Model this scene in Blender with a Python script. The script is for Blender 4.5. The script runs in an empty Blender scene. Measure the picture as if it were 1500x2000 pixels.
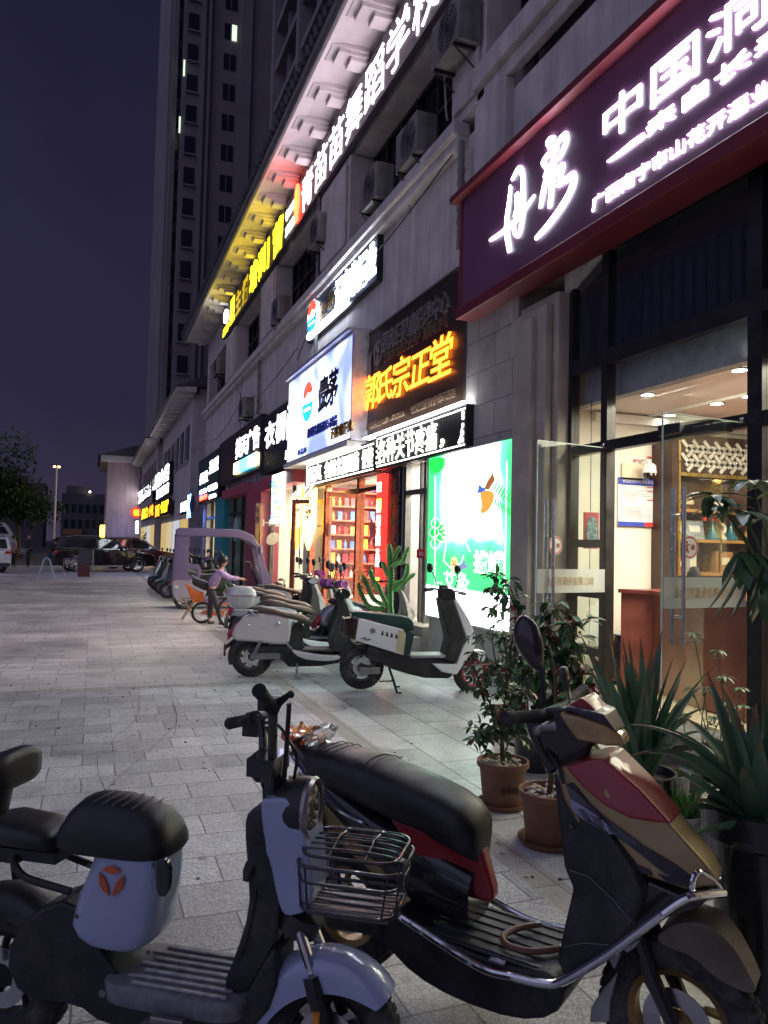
import bpy, bmesh, math, random
from math import sin, cos, pi, radians, sqrt, atan2
from mathutils import Vector, Matrix
random.seed(7)
SC = bpy.context.scene
COL = SC.collection
# ---------------------------------------------------------------- camera
TH, PT, RO, FOC, CH = radians(20.74), radians(2.52), radians(1.3), 1500.0, 1.55
_f = Vector((sin(TH)*cos(PT), cos(TH)*cos(PT), sin(PT)))
_r0 = Vector((cos(TH), -sin(TH), 0)); _u0 = _r0.cross(_f)
CR = _r0*cos(RO)+_u0*sin(RO); CU = _u0*cos(RO)-_r0*sin(RO); CP = Vector((0, 0, CH))
cam = bpy.data.cameras.new('camera'); camo = bpy.data.objects.new('camera', cam); COL.objects.link(camo)
m = Matrix((CR, CU, -_f)).transposed().to_4x4(); m.translation = CP
camo.matrix_world = m
cam.sensor_fit = 'VERTICAL'; cam.sensor_height = 24; cam.lens = FOC/2000*24
cam.clip_start = .05; cam.clip_end = 2000
SC.camera = camo
# ---------------------------------------------------------------- world: dim night sky with a little city glow
w = bpy.data.worlds.new('World'); SC.world = w; w.use_nodes = True
wn, wl = w.node_tree.nodes, w.node_tree.links
bg = wn['Background']
tc = wn.new('ShaderNodeTexCoord'); sx = wn.new('ShaderNodeSeparateXYZ'); cr = wn.new('ShaderNodeValToRGB')
wl.new(tc.outputs['Generated'], sx.inputs[0]); wl.new(sx.outputs['Z'], cr.inputs[0]); wl.new(cr.outputs[0], bg.inputs[0])
e = cr.color_ramp.elements
e[0].position = 0.0; e[0].color = (.054, .045, .088, 1)
e[1].position = .6; e[1].color = (.017, .015, .044, 1)
x = e.new(.18); x.color = (.034, .029, .07, 1)
sn = wn.new('ShaderNodeTexNoise'); sn.inputs['Scale'].default_value = 2.2; sn.inputs['Detail'].default_value = 5; sn.inputs['Distortion'].default_value = .6
sr = wn.new('ShaderNodeMapRange'); sr.inputs[1].default_value = .3; sr.inputs[2].default_value = .7; sr.inputs[3].default_value = .165; sr.inputs[4].default_value = .265   # thin uneven city haze
wl.new(tc.outputs['Generated'], sn.inputs['Vector']); wl.new(sn.outputs[0], sr.inputs[0]); wl.new(sr.outputs[0], bg.inputs[1])
night_fill = bpy.data.lights.new('night_fill', 'SUN'); night_fill.energy = .215; night_fill.angle = radians(100); night_fill.color = (.62, .62, 1)  # added fill with no source in the street, lifts facade and ground
night_fill_o = bpy.data.objects.new('night_fill', night_fill); COL.objects.link(night_fill_o); night_fill_o.rotation_euler = Vector((.80, .33, -.50)).to_track_quat('-Z', 'Y').to_euler()
SC.view_settings.view_transform = 'Standard'; SC.view_settings.look = 'None'
SC.view_settings.exposure = 1.8; SC.view_settings.gamma = 1
SC.cycles.max_bounces = 8; SC.cycles.transparent_max_bounces = 16
SC.cycles.sample_clamp_indirect = 4
# ---------------------------------------------------------------- pixel rays (photo 1500 x 2000) to points on real planes
def ray(px, py): return CR*((px-750)/FOC)-CU*((py-1000)/FOC)+_f
def onpl(px, py, ax, v):
    d = ray(px, py); return CP+d*((v-CP[ax])/d[ax])
def onX(px, py, v): return onpl(px, py, 0, v)
def onY(px, py, v): return onpl(px, py, 1, v)
def onG(px, py, v=0.0): return onpl(px, py, 2, v)
# ---------------------------------------------------------------- materials
MATS = {}
def M(name, col, rough=.6, metal=0., nz=None, bump=None, coat=0., spec=.5, dust=0., streak=0., ndet=4):
    """plain principled surface with optional noise variation (scale, amount) and bump (scale, strength)"""
    if name in MATS: return MATS[name]
    mt = bpy.data.materials.new(name); mt.use_nodes = True; MATS[name] = mt
    n, l = mt.node_tree.nodes, mt.node_tree.links
    b = n['Principled BSDF']
    b.inputs['Base Color'].default_value = (*col, 1); b.inputs['Roughness'].default_value = rough
    b.inputs['Metallic'].default_value = metal; b.inputs['Coat Weight'].default_value = coat
    b.inputs['Specular IOR Level'].default_value = spec
    t = n.new('ShaderNodeTexCoord')
    if nz is None: nz = (9., .18)
    if nz:
        no = n.new('ShaderNodeTexNoise'); no.inputs['Scale'].default_value = nz[0]; no.inputs['Detail'].default_value = ndet
        l.new(t.outputs['Object'], no.inputs['Vector'])
        mr = n.new('ShaderNodeMapRange'); mr.inputs[1].default_value = .3; mr.inputs[2].default_value = .7
        mr.inputs[3].default_value = 1-nz[1]; mr.inputs[4].default_value = 1+nz[1]
        l.new(no.outputs[0], mr.inputs[0])
        hs = n.new('ShaderNodeHueSaturation'); hs.inputs['Color'].default_value = (*col, 1)
        l.new(mr.outputs[0], hs.inputs['Value']); last = hs.outputs[0]
        if dust:     # patchy dust and scuffs
            d1 = n.new('ShaderNodeTexNoise'); d1.inputs['Scale'].default_value = 7; d1.inputs['Detail'].default_value = 12; d1.inputs['Roughness'].default_value = .78; l.new(t.outputs['Object'], d1.inputs['Vector'])
            dm = n.new('ShaderNodeMapRange'); dm.inputs[1].default_value = .46; dm.inputs[2].default_value = .74; dm.inputs[3].default_value = 0; dm.inputs[4].default_value = dust; l.new(d1.outputs[0], dm.inputs[0])
            mx = n.new('ShaderNodeMixRGB'); l.new(dm.outputs[0], mx.inputs[0]); l.new(last, mx.inputs[1]); mx.inputs[2].default_value = (.26, .24, .22, 1); last = mx.outputs[0]
        if streak:   # rain streaks down a wall
            mp = n.new('ShaderNodeMapping'); mp.inputs['Scale'].default_value = (3, 3, .16); l.new(t.outputs['Object'], mp.inputs[0])
            d1 = n.new('ShaderNodeTexNoise'); d1.inputs['Scale'].default_value = 1.6; d1.inputs['Detail'].default_value = 8; d1.inputs['Roughness'].default_value = .7; l.new(mp.outputs[0], d1.inputs['Vector'])
            dm = n.new('ShaderNodeMapRange'); dm.inputs[1].default_value = .42; dm.inputs[2].default_value = .7; dm.inputs[3].default_value = 1; dm.inputs[4].default_value = 1-streak; l.new(d1.outputs[0], dm.inputs[0])
            h2 = n.new('ShaderNodeHueSaturation'); l.new(last, h2.inputs['Color']); l.new(dm.outputs[0], h2.inputs['Value']); last = h2.outputs[0]
        l.new(last, b.inputs['Base Color'])
        mr2 = n.new('ShaderNodeMapRange'); mr2.inputs[1].default_value = .3; mr2.inputs[2].default_value = .7
        mr2.inputs[3].default_value = max(.03, rough*.8); mr2.inputs[4].default_value = min(1, rough*1.25)
        l.new(no.outputs[0], mr2.inputs[0]); l.new(mr2.outputs[0], b.inputs['Roughness'])
    if bump:
        no = n.new('ShaderNodeTexNoise'); no.inputs['Scale'].default_value = bump[0]; no.inputs['Detail'].default_value = 5
        l.new(t.outputs['Object'], no.inputs['Vector'])
        bu = n.new('ShaderNodeBump'); bu.inputs['Strength'].default_value = bump[1]; bu.inputs['Distance'].default_value = .01
        l.new(no.outputs[0], bu.inputs['Height']); l.new(bu.outputs[0], b.inputs['Normal'])
    return mt
def EM(name, col, st):
    if name in MATS: return MATS[name]
    mt = bpy.data.materials.new(name); mt.use_nodes = True; MATS[name] = mt
    b = mt.node_tree.nodes['Principled BSDF']
    b.inputs['Base Color'].default_value = (*[c*.6 for c in col], 1)
    b.inputs['Emission Color'].default_value = (*col, 1); b.inputs['Emission Strength'].default_value = st
    return mt
def GLASS(name, tint=(.93, .97, .95), fac=.08, rough=.01, milk=0., milkc=(.8, .85, .85)):
    if name in MATS: return MATS[name]
    mt = bpy.data.materials.new(name); mt.use_nodes = True; MATS[name] = mt
    n, l = mt.node_tree.nodes, mt.node_tree.links
    n.remove(n['Principled BSDF']); out = n['Material Output']
    tr = n.new('ShaderNodeBsdfTransparent'); tr.inputs[0].default_value = (*tint, 1)
    gl = n.new('ShaderNodeBsdfGlossy'); gl.inputs['Roughness'].default_value = rough
    fr = n.new('ShaderNodeLayerWeight'); fr.inputs[0].default_value = .25
    mx = n.new('ShaderNodeMath'); mx.operation = 'MULTIPLY_ADD'; mx.inputs[1].default_value = .22; mx.inputs[2].default_value = fac
    l.new(fr.outputs['Fresnel'], mx.inputs[0])
    mi = n.new('ShaderNodeMixShader'); l.new(mx.outputs[0], mi.inputs[0]); l.new(tr.outputs[0], mi.inputs[1]); l.new(gl.outputs[0], mi.inputs[2])
    last = mi
    if milk:
        df = n.new('ShaderNodeBsdfDiffuse'); df.inputs[0].default_value = (*milkc, 1)
        m2 = n.new('ShaderNodeMixShader'); m2.inputs[0].default_value = milk
        l.new(mi.outputs[0], m2.inputs[1]); l.new(df.outputs[0], m2.inputs[2]); last = m2
    l.new(last.outputs[0], out.inputs['Surface'])
    return mt
def BRICK(name, c1, c2, mortar, bw, rh, ms, rough=.5, speck=.35, rot=0., bump=.4, plane='xy', off=.5, wear=.25):
    """paving / stone courses with speckled grain and worn patches"""
    if name in MATS: return MATS[name]
    mt = bpy.data.materials.new(name); mt.use_nodes = True; MATS[name] = mt
    n, l = mt.node_tree.nodes, mt.node_tree.links; b = n['Principled BSDF']
    t = n.new('ShaderNodeTexCoord'); mp = n.new('ShaderNodeMapping')
    if plane == 'yz': mp.inputs['Rotation'].default_value = (radians(-90), 0, radians(-90))
    if plane == 'yz':
        sp = n.new('ShaderNodeSeparateXYZ'); cb = n.new('ShaderNodeCombineXYZ')
        l.new(t.outputs['Object'], sp.inputs[0]); l.new(sp.outputs[1], cb.inputs[0]); l.new(sp.outputs[2], cb.inputs[1]); vec = cb.outputs[0]
    else:
        mp.inputs['Rotation'].default_value = (0, 0, rot); l.new(t.outputs['Object'], mp.inputs[0]); vec = mp.outputs[0]
    # slight wobble so that joints are not ruler straight
    wn_ = n.new('ShaderNodeTexNoise'); wn_.inputs['Scale'].default_value = 2.5; l.new(vec, wn_.inputs['Vector'])
    wm = n.new('ShaderNodeVectorMath'); wm.operation = 'MULTIPLY_ADD'; wm.inputs[1].default_value = (.02, .02, 0)
    l.new(wn_.outputs['Color'], wm.inputs[0]); l.new(vec, wm.inputs[2])
    br = n.new('ShaderNodeTexBrick'); br.offset = off; br.inputs['Scale'].default_value = 1
    br.inputs['Color1'].default_value = (*c1, 1); br.inputs['Color2'].default_value = (*c2, 1); br.inputs['Mortar'].default_value = (*mortar, 1)
    br.inputs['Mortar Size'].default_value = ms; br.inputs['Brick Width'].default_value = bw; br.inputs['Row Height'].default_value = rh
    br.inputs['Mortar Smooth'].default_value = .3
    l.new(wm.outputs[0], br.inputs['Vector'])
    sn = n.new('ShaderNodeTexNoise'); sn.inputs['Scale'].default_value = 130; sn.inputs['Detail'].default_value = 3; l.new(t.outputs['Object'], sn.inputs['Vector'])
    ln = n.new('ShaderNodeTexNoise'); ln.inputs['Scale'].default_value = .7; ln.inputs['Detail'].default_value = 6; ln.inputs['Roughness'].default_value = .65; l.new(t.outputs['Object'], ln.inputs['Vector'])
    r1 = n.new('ShaderNodeMapRange'); r1.inputs[1].default_value = .35; r1.inputs[2].default_value = .65; r1.inputs[3].default_value = 1-speck; r1.inputs[4].default_value = 1+speck; l.new(sn.outputs[0], r1.inputs[0])
    r2 = n.new('ShaderNodeMapRange'); r2.inputs[1].default_value = .3; r2.inputs[2].default_value = .7; r2.inputs[3].default_value = 1-wear; r2.inputs[4].default_value = 1+wear*.6; l.new(ln.outputs[0], r2.inputs[0])
    st = n.new('ShaderNodeTexNoise'); st.inputs['Scale'].default_value = 2.6; st.inputs['Detail'].default_value = 8; st.inputs['Roughness'].default_value = .7; l.new(t.outputs['Object'], st.inputs['Vector'])
    r4 = n.new('ShaderNodeMapRange'); r4.inputs[1].default_value = .52; r4.inputs[2].default_value = .72; r4.inputs[3].default_value = 1; r4.inputs[4].default_value = 1-wear*1.2; l.new(st.outputs[0], r4.inputs[0])
    m0 = n.new('ShaderNodeMath'); m0.operation = 'MULTIPLY'; l.new(r2.outputs[0], m0.inputs[0]); l.new(r4.outputs[0], m0.inputs[1])
    # gum spots, and slab groups relaid at different times
    vo = n.new('ShaderNodeTexVoronoi'); vo.inputs['Scale'].default_value = 2.4; l.new(t.outputs['Object'], vo.inputs['Vector'])
    vm = n.new('ShaderNodeMapRange'); vm.inputs[1].default_value = .045; vm.inputs[2].default_value = .075; vm.inputs[3].default_value = .62 if plane == 'xy' else 1; vm.inputs[4].default_value = 1; l.new(vo.outputs['Distance'], vm.inputs[0])
    b2 = n.new('ShaderNodeTexBrick'); b2.inputs['Scale'].default_value = 1; b2.inputs['Brick Width'].default_value = bw*4; b2.inputs['Row Height'].default_value = rh*3; b2.inputs['Mortar Size'].default_value = 0
    b2.inputs['Color1'].default_value = (.93, .93, .93, 1); b2.inputs['Color2'].default_value = (1.22, 1.22, 1.22, 1); l.new(wm.outputs[0], b2.inputs['Vector'])
    m4 = n.new('ShaderNodeMath'); m4.operation = 'MULTIPLY'; l.new(vm.outputs[0], m4.inputs[0]); l.new(b2.outputs['Color'], m4.inputs[1])
    m5 = n.new('ShaderNodeMath'); m5.operation = 'MULTIPLY'; l.new(m0.outputs[0], m5.inputs[0]); l.new(m4.outputs[0], m5.inputs[1]); m0 = m5
    mu = n.new('ShaderNodeMath'); mu.operation = 'MULTIPLY'; l.new(r1.outputs[0], mu.inputs[0]); l.new(m0.outputs[0], mu.inputs[1])
    hs = n.new('ShaderNodeHueSaturation'); l.new(br.outputs['Color'], hs.inputs['Color']); l.new(mu.outputs[0], hs.inputs['Value']); l.new(hs.outputs[0], b.inputs['Base Color'])
    r3 = n.new('ShaderNodeMapRange'); r3.inputs[1].default_value = .3; r3.inputs[2].default_value = .7; r3.inputs[3].default_value = rough*.7; r3.inputs[4].default_value = min(1, rough*1.3); l.new(ln.outputs[0], r3.inputs[0]); l.new(r3.outputs[0], b.inputs['Roughness'])
    ad = n.new('ShaderNodeMath'); ad.operation = 'MULTIPLY_ADD'; ad.inputs[1].default_value = .35; l.new(sn.outputs[0], ad.inputs[0])
    inv = n.new('ShaderNodeMath'); inv.operation = 'SUBTRACT'; inv.inputs[0].default_value = 1; l.new(br.outputs['Fac'], inv.inputs[1]); l.new(inv.outputs[0], ad.inputs[2])
    bu = n.new('ShaderNodeBump'); bu.inputs['Strength'].default_value = bump; bu.inputs['Distance'].default_value = .006; l.new(ad.outputs[0], bu.inputs['Height']); l.new(bu.outputs[0], b.inputs['Normal'])
    return mt
# ---------------------------------------------------------------- mesh builder
class MB:
    def __init__(s): s.v = []; s.f = []; s.m = []; s.cur = 0
    def add(s, vs, fs):
        o = len(s.v); s.v += [tuple(v) for v in vs]; s.f += [tuple(i+o for i in f) for f in fs]; s.m += [s.cur]*len(fs); return s
    def box(s, x0, x1, y0, y1, z0, z1):
        return s.add([(x, y, z) for x in (x0, x1) for y in (y0, y1) for z in (z0, z1)],
                     [(0, 1, 3, 2), (4, 6, 7, 5), (0, 4, 5, 1), (2, 3, 7, 6), (0, 2, 6, 4), (1, 5, 7, 3)])
    def obox(s, c, sz, R=None):
        c = Vector(c); R = R or Matrix.Identity(3); vs = []
        for x in (-.5, .5):
            for y in (-.5, .5):
                for z in (-.5, .5): vs.append(c+R@Vector((x*sz[0], y*sz[1], z*sz[2])))
        return s.add(vs, [(0, 1, 3, 2), (4, 6, 7, 5), (0, 4, 5, 1), (2, 3, 7, 6), (0, 2, 6, 4), (1, 5, 7, 3)])
    def loft(s, rings, cap=True, closed=True):
        n = len(rings[0]); vs = [p for r in rings for p in r]; fs = []
        for i in range(len(rings)-1):
            for j in range(n if closed else n-1):
                k = (j+1) % n; fs.append((i*n+j, i*n+k, (i+1)*n+k, (i+1)*n+j))
        if cap and closed: fs += [tuple(range(n-1, -1, -1)), tuple(range((len(rings)-1)*n, len(rings)*n))]
        return s.add(vs, fs)
    def tube(s, pts, r, n=8, cap=True, loop=False):
        pts = [Vector(p) for p in pts]; N = len(pts)
        rr = r if isinstance(r, (list, tuple)) else [r]*N
        tg = []
        for i in range(N):
            a = pts[(i-1) % N] if (loop or i > 0) else pts[i]; b = pts[(i+1) % N] if (loop or i < N-1) else pts[i]
            tg.append((b-a).normalized() if (b-a).length > 1e-9 else Vector((0, 0, 1)))
        u = tg[0].orthogonal().normalized(); rings = []
        for i in range(N):
            u = (u-tg[i]*u.dot(tg[i]))
            u = u.normalized() if u.length > 1e-6 else tg[i].orthogonal().normalized()
            v = tg[i].cross(u)
            rings.append([pts[i]+(u*cos(2*pi*k/n)+v*sin(2*pi*k/n))*rr[i] for k in range(n)])
        if loop:
            rings.append(rings[0]); return s.loft(rings, cap=False)
        return s.loft(rings, cap=cap)
    def lathe(s, prof, n=24, c=(0, 0, 0), ax='z', arc=(0, 2*pi)):
        """prof of (radius, height) about axis ax through c"""
        full = abs(arc[1]-arc[0]-2*pi) < 1e-6; rings = []
        for k in range(n if full else n+1):
            a = arc[0]+(arc[1]-arc[0])*k/n; ring = []
            for r, h in prof:
                p = {'z': (r*cos(a), r*sin(a), h), 'y': (r*cos(a), h, r*sin(a)), 'x': (h, r*cos(a), r*sin(a))}[ax]
                ring.append((c[0]+p[0], c[1]+p[1], c[2]+p[2]))
            rings.append(ring)
        if full: rings.append(rings[0])
        return s.loft(rings, cap=False, closed=False)
    def prism(s, poly, y0, y1, inset=None):
        """polygon in local x,z pushed from y0 to y1"""
        n = len(poly); vs = [(p[0], y0, p[1]) for p in poly]+[(p[0], y1, p[1]) for p in poly]
        fs = [tuple(range(n)), tuple(range(2*n-1, n-1, -1))]+[(i, i+n, (i+1) % n+n, (i+1) % n) for i in range(n)]
        return s.add(vs, fs)
    def prismX(s, poly, x0, x1):
        """polygon in y,z pushed along x"""
        n = len(poly); vs = [(x0, p[0], p[1]) for p in poly]+[(x1, p[0], p[1]) for p in poly]
        fs = [tuple(range(n)), tuple(range(2*n-1, n-1, -1))]+[(i, i+n, (i+1) % n+n, (i+1) % n) for i in range(n)]
        return s.add(vs, fs)
    def ball(s, c, r, nu=12, nv=8, sc=(1, 1, 1), R=None):
        rings = []
        for i in range(nv+1):
            t = pi*i/nv; ring = []
            for k in range(nu):
                a = 2*pi*k/nu; p = Vector((sin(t)*cos(a)*sc[0]*r, sin(t)*sin(a)*sc[1]*r, cos(t)*sc[2]*r))
                if R: p = R@p
                ring.append(Vector(c)+p)
            rings.append(ring)
        return s.loft(rings, cap=False)
    def leaf(s, p, d, up, L, W, bend=.25, n=4, fold=.15):
        """a pointed leaf from p along d"""
        p = Vector(p); d = Vector(d).normalized(); sd = d.cross(Vector(up))
        sd = sd.normalized() if sd.length > 1e-4 else d.orthogonal().normalized()
        nn = sd.cross(d); vs = []; fs = []
        for i in range(n+1):
            t = i/n; wd = W*(sin(pi*min(1, t*.9+.08))**.8 if 0 < i < n else .04)
            c = p+d*(L*t)-nn*(bend*L*t*t)
            vs += [c-sd*wd/2+nn*fold*wd, c, c+sd*wd/2+nn*fold*wd]
        for i in range(n):
            a = 3*i; fs += [(a, a+1, a+4, a+3), (a+1, a+2, a+5, a+4)]
        return s.add(vs, fs)
    def build(s, name, mats, parent=None, smooth=35, bevel=None, off=None, seg=2, recalc=True, subs=0):
        me = bpy.data.meshes.new(name)
        vs = s.v
        if off is not None: vs = [(a-off[0], b-off[1], c-off[2]) for a, b, c in vs]
        me.from_pydata(vs, [], s.f)
        if not isinstance(mats, (list, tuple)): mats = [mats]
        for mm in mats: me.materials.append(mm)
        if len(mats) > 1: me.polygons.foreach_set('material_index', s.m)
        if recalc:
            b = bmesh.new(); b.from_mesh(me); bmesh.ops.remove_doubles(b, verts=b.verts, dist=1e-5); bmesh.ops.recalc_face_normals(b, faces=b.faces); b.to_mesh(me); b.free()
        if smooth:
            me.shade_smooth(); me.set_sharp_from_angle(angle=radians(smooth))
        o = bpy.data.objects.new(name, me); COL.objects.link(o)
        if parent is not None: o.parent = parent
        if bevel:
            md = o.modifiers.new('bevel', 'BEVEL'); md.width = bevel; md.segments = seg; md.limit_method = 'ANGLE'; md.angle_limit = radians(35)
            me.shade_smooth()
            md2 = o.modifiers.new('wn', 'WEIGHTED_NORMAL'); md2.keep_sharp = False
        if subs:
            md = o.modifiers.new('sub', 'SUBSURF'); md.levels = subs; md.render_levels = subs
        return o
def tag(o, label=None, cat=None, group=None, kind=None):
    if label: o['label'] = label
    if cat: o['category'] = cat
    if group: o['group'] = group
    if kind: o['kind'] = kind
    return o
def thing(name, label, cat, loc=(0, 0, 0), rz=0, group=None):
    o = bpy.data.objects.new(name, None); COL.objects.link(o); o.empty_display_size = .2
    o.location = loc; o.rotation_euler = (0, 0, rz)
    return tag(o, label, cat, group)
def dup(o, parent=None):
    c = o.copy(); COL.objects.link(c); c.parent = parent
    for ch in list(o.children): dup(ch, c)
    return c
def struct(name, mb, mt, smooth=0): return tag(mb.build(name, mt, smooth=smooth), kind='structure')
def chaikin(poly, k=2):
    for _ in range(k):
        q = []
        for i in range(len(poly)):
            a, b = poly[i], poly[(i+1) % len(poly)]
            q += [(a[0]*.75+b[0]*.25, a[1]*.75+b[1]*.25), (a[0]*.25+b[0]*.75, a[1]*.25+b[1]*.75)]
        poly = q
    return poly
def spline(pts, n=6):
    """catmull-rom through 3d points"""
    P = [Vector(p) for p in pts]; out = []
    for i in range(len(P)-1):
        a = P[max(i-1, 0)]; b = P[i]; c = P[i+1]; d = P[min(i+2, len(P)-1)]
        for k in range(n):
            t = k/n; out.append(.5*((2*b)+(c-a)*t+(2*a-5*b+4*c-d)*t*t+(3*b-a-3*c+d)*t**3))
    return out+[P[-1]]
def ring_se(c, hw, hh, n=20, ex=2.5, ax=(0, 1, 0), up=(0, 0, 1), top=None):
    """super-ellipse ring about c: half width along ax, half height along up (top: its own half height above)"""
    c = Vector(c); ax = Vector(ax); up = Vector(up); r = []
    for k in range(n):
        a = 2*pi*k/n; ca, sa = cos(a), sin(a)
        u = math.copysign(abs(ca)**(2/ex), ca)*hw; v = math.copysign(abs(sa)**(2/ex), sa)
        v *= (top if (top is not None and v > 0) else hh)
        r.append(c+ax*u+up*v)
    return r
_tx = {}
def text_geo(s, off=0., ext=.5, res=2):
    key = (s, off, ext)
    if key in _tx: return _tx[key]
    c = bpy.data.curves.new('lettering', 'FONT'); c.body = s; c.extrude = ext; c.offset = off; c.resolution_u = res
    o = bpy.data.objects.new('lettering', c); COL.objects.link(o)
    dg = bpy.context.evaluated_depsgraph_get(); me = bpy.data.meshes.new_from_object(o.evaluated_get(dg))
    vs = [v.co.copy() for v in me.vertices]; fs = [tuple(p.vertices) for p in me.polygons]
    bpy.data.objects.remove(o); bpy.data.curves.remove(c); bpy.data.meshes.remove(me)
    if vs:
        x0 = min(v.x for v in vs); x1 = max(v.x for v in vs); y0 = min(v.y for v in vs); y1 = max(v.y for v in vs)
        vs = [((v.x-x0)/(x1-x0), (v.y-y0)/(y1-y0), v.z/max(ext, 1e-6)*.5+.5) for v in vs]
    _tx[key] = (vs, fs); return _tx[key]
def put_text(mb, s, O, U, Vv, N, off=0., shear=0.):
    """lettering in the parallelogram O, O+U, O+V, standing out by N"""
    vs, fs = text_geo(s, off); O = Vector(O); U = Vector(U); Vv = Vector(Vv); N = Vector(N)
    return mb.add([O+U*(v[0]+shear*v[1])+Vv*v[1]+N*v[2] for v in vs], fs)
def wall_text(mb, s, X, yl, yr, z0, z1, depth=.05, off=.0, shear=0.):
    """lettering facing the street (-X), reading from yl (far) to yr (near); its back is at X"""
    return put_text(mb, s, (X, yl, z0), (0, yr-yl, 0), (0, 0, z1-z0), (-depth, 0, 0), off, shear)
# ================================================================ setting: ground
PAVE = BRICK('grey granite paving', (.42, .42, .42), (.64, .635, .63), (.20, .195, .19), .42, .30, .005, rough=.42, speck=.42, bump=.5, wear=.32)
PAVE2 = BRICK('rosy granite paving', (.64, .595, .56), (.53, .49, .465), (.25, .21, .2), .6, .3, .005, rough=.42, speck=.22, bump=.35, wear=.32)
PAVE3 = BRICK('shop front slabs', (.33, .34, .335), (.60, .61, .60), (.10, .10, .09), .78, .40, .006, rough=.33, speck=.3, rot=radians(90), bump=.4, wear=.4)
BAND = BRICK('pale stone band', (.44, .41, .36), (.36, .34, .30), (.15, .14, .13), .16, .62, .004, rough=.5, speck=.22, bump=.3, off=0)
ASPH = M('worn asphalt', (.075, .072, .075), .8, nz=(3, .25), bump=(60, .3))
b = MB(); b.add([(-400, -60, 0), (400, -60, 0), (400, 500, 0), (-400, 500, 0)], [(0, 1, 2, 3)]); struct('ground', b, ASPH)
def sheet(name, x0, x1, y0, y1, z, mt):
    b = MB(); b.add([(x0, y0, z), (x1, y0, z), (x1, y1, z), (x0, y1, z)], [(0, 1, 2, 3)]); return struct(name, b, mt)
sheet('paving', -14, 1.94, -6, 8.45, .004, PAVE)
sheet('paving_band', -14, 1.94, 8.45, 8.62, .004, BAND)
sheet('far_paving', -14, 1.94, 8.62, 47, .004, PAVE2)
sheet('stone_band', 1.94, 2.11, -6, 60, .004, BAND)
sheet('pavement', 2.11, 4.72, -6, 60, .004, PAVE3)
WHT = M('road paint', (.55, .55, .52), .7, nz=(20, .3))
p, q = onG(222, 1160), onG(278, 1160)
sheet('parking_line', p.x, q.x, p.y-.06, p.y+.08, .008, WHT)
p = onG(345, 1200); sheet('parking_line', p.x-.75, p.x+.1, p.y-.08, p.y+.08, .008, WHT)
# cracks and tar seams that wander over the slabs
CRK = M('dark crack filler', (.12, .115, .11), .8)
for pts in ([(340, 1440), (345, 1400), (330, 1370), (300, 1405)], [(320, 1325), (345, 1400), (320, 1440), (255, 1500), (205, 1545)],
            [(205, 1545), (192, 1510), (190, 1480)], [(415, 1420), (430, 1415), (445, 1440)], [(270, 1345), (268, 1400), (220, 1445)]):
    bb = MB(); P = spline([onG(*a) for a in pts], 8)
    for i in range(len(P)-1):
        d = (P[i+1]-P[i]).normalized(); s = Vector((-d.y, d.x, 0))*random.uniform(.0008, .0030); z = Vector((0, 0, .0075))
        s2 = Vector((-d.y, d.x, 0))*random.uniform(.0008, .0030)
        bb.add([P[i]-s+z, P[i]+s+z, P[i+1]+s2+z, P[i+1]-s2+z], [(0, 1, 2, 3)])
    struct('pavement_crack', bb, CRK)
# scraps lying about
for k, (px, py, c, lab) in enumerate([(392, 1503, (.22, .08, .05), 'reddish cigarette end lying on the grey slabs near the blue e-bike'), (253, 1532, (.6, .6, .58), 'bent white scrap of paper on the paving behind the black saddle'),
                            (226, 1535, (.16, .07, .05), 'dark dry leaf on the paving just left of the white scrap'), (222, 1110, (.7, .7, .7), 'white paper scrap on the ground beyond the parking line'),
                            (965, 1648, (.2, .1, .06), 'curled brown leaf on the slabs before the terracotta pots'), (975, 1672, (.16, .1, .07), 'brown leaf nearer the red seat panel, below the first leaf')]):
    p = onG(px, py, .01); bb = MB(); a = k*1.3
    s = .045 if py > 1400 else .14
    bb.leaf(p+Vector((0, 0, .006)), (cos(a), sin(a), .25), (0, 0, 1), s, s*.35, .5, 3, .3)
    tag(bb.build('litter_scrap', M('scrap%d' % k, c, .7)), lab, 'litter')
# ================================================================ facade materials
WALL = M('beige render', (.60, .545, .52), .8, streak=.26, nz=(2.2, .16), bump=(40, .12))
WALLD = M('grey render', (.42, .39, .39), .8, streak=.25, nz=(1.5, .2), bump=(40, .12))
STONE = BRICK('rough stone blocks', (.38, .355, .32), (.50, .46, .41), (.2, .19, .17), .85, .42, .007, rough=.75, speck=.2, bump=.9, plane='yz', wear=.3)
PILL = M('pillar render', (.42, .36, .29), .7, nz=(4, .15), bump=(60, .15))
ALU = M('bronze aluminium', (.05, .047, .048), .38, .7, nz=(6, .2))
STEEL = M('brushed steel', (.62, .62, .64), .22, 1., nz=(30, .1))
CHROME = M('chrome', (.75, .75, .77), .08, 1., nz=(12, .08))
BLKP = M('black plastic', (.018, .018, .02), .42, nz=(14, .3))
DKGLASS = GLASS('window glass', (.10, .11, .13), .10, .02, .25, (.02, .025, .035))
CLEAR = GLASS('clear pane', (.96, .98, .97), .012, .005)
DOORG = GLASS('door pane', (.93, .965, .95), .02, .01, .008, (.6, .65, .62))
FROST = GLASS('frosted band', (.9, .94, .92), .05, .3, .55, (.6, .63, .6))
CREAM = M('cream paint', (.74, .70, .60), .75, nz=(2, .05))
CEIL = M('ceiling paint', (.78, .76, .70), .8, nz=(2, .04))
WOODR = M('red brown veneer', (.28, .082, .05), .35, nz=(5, .25), ndet=8)
WOODD = M('dark wood', (.05, .02, .013), .4, nz=(6, .3))
GOLDM = M('gilt edge', (.62, .42, .13), .3, .9, nz=(20, .2))
LAMPW = EM('lamp disc', (1, .95, .82), 14)
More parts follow.
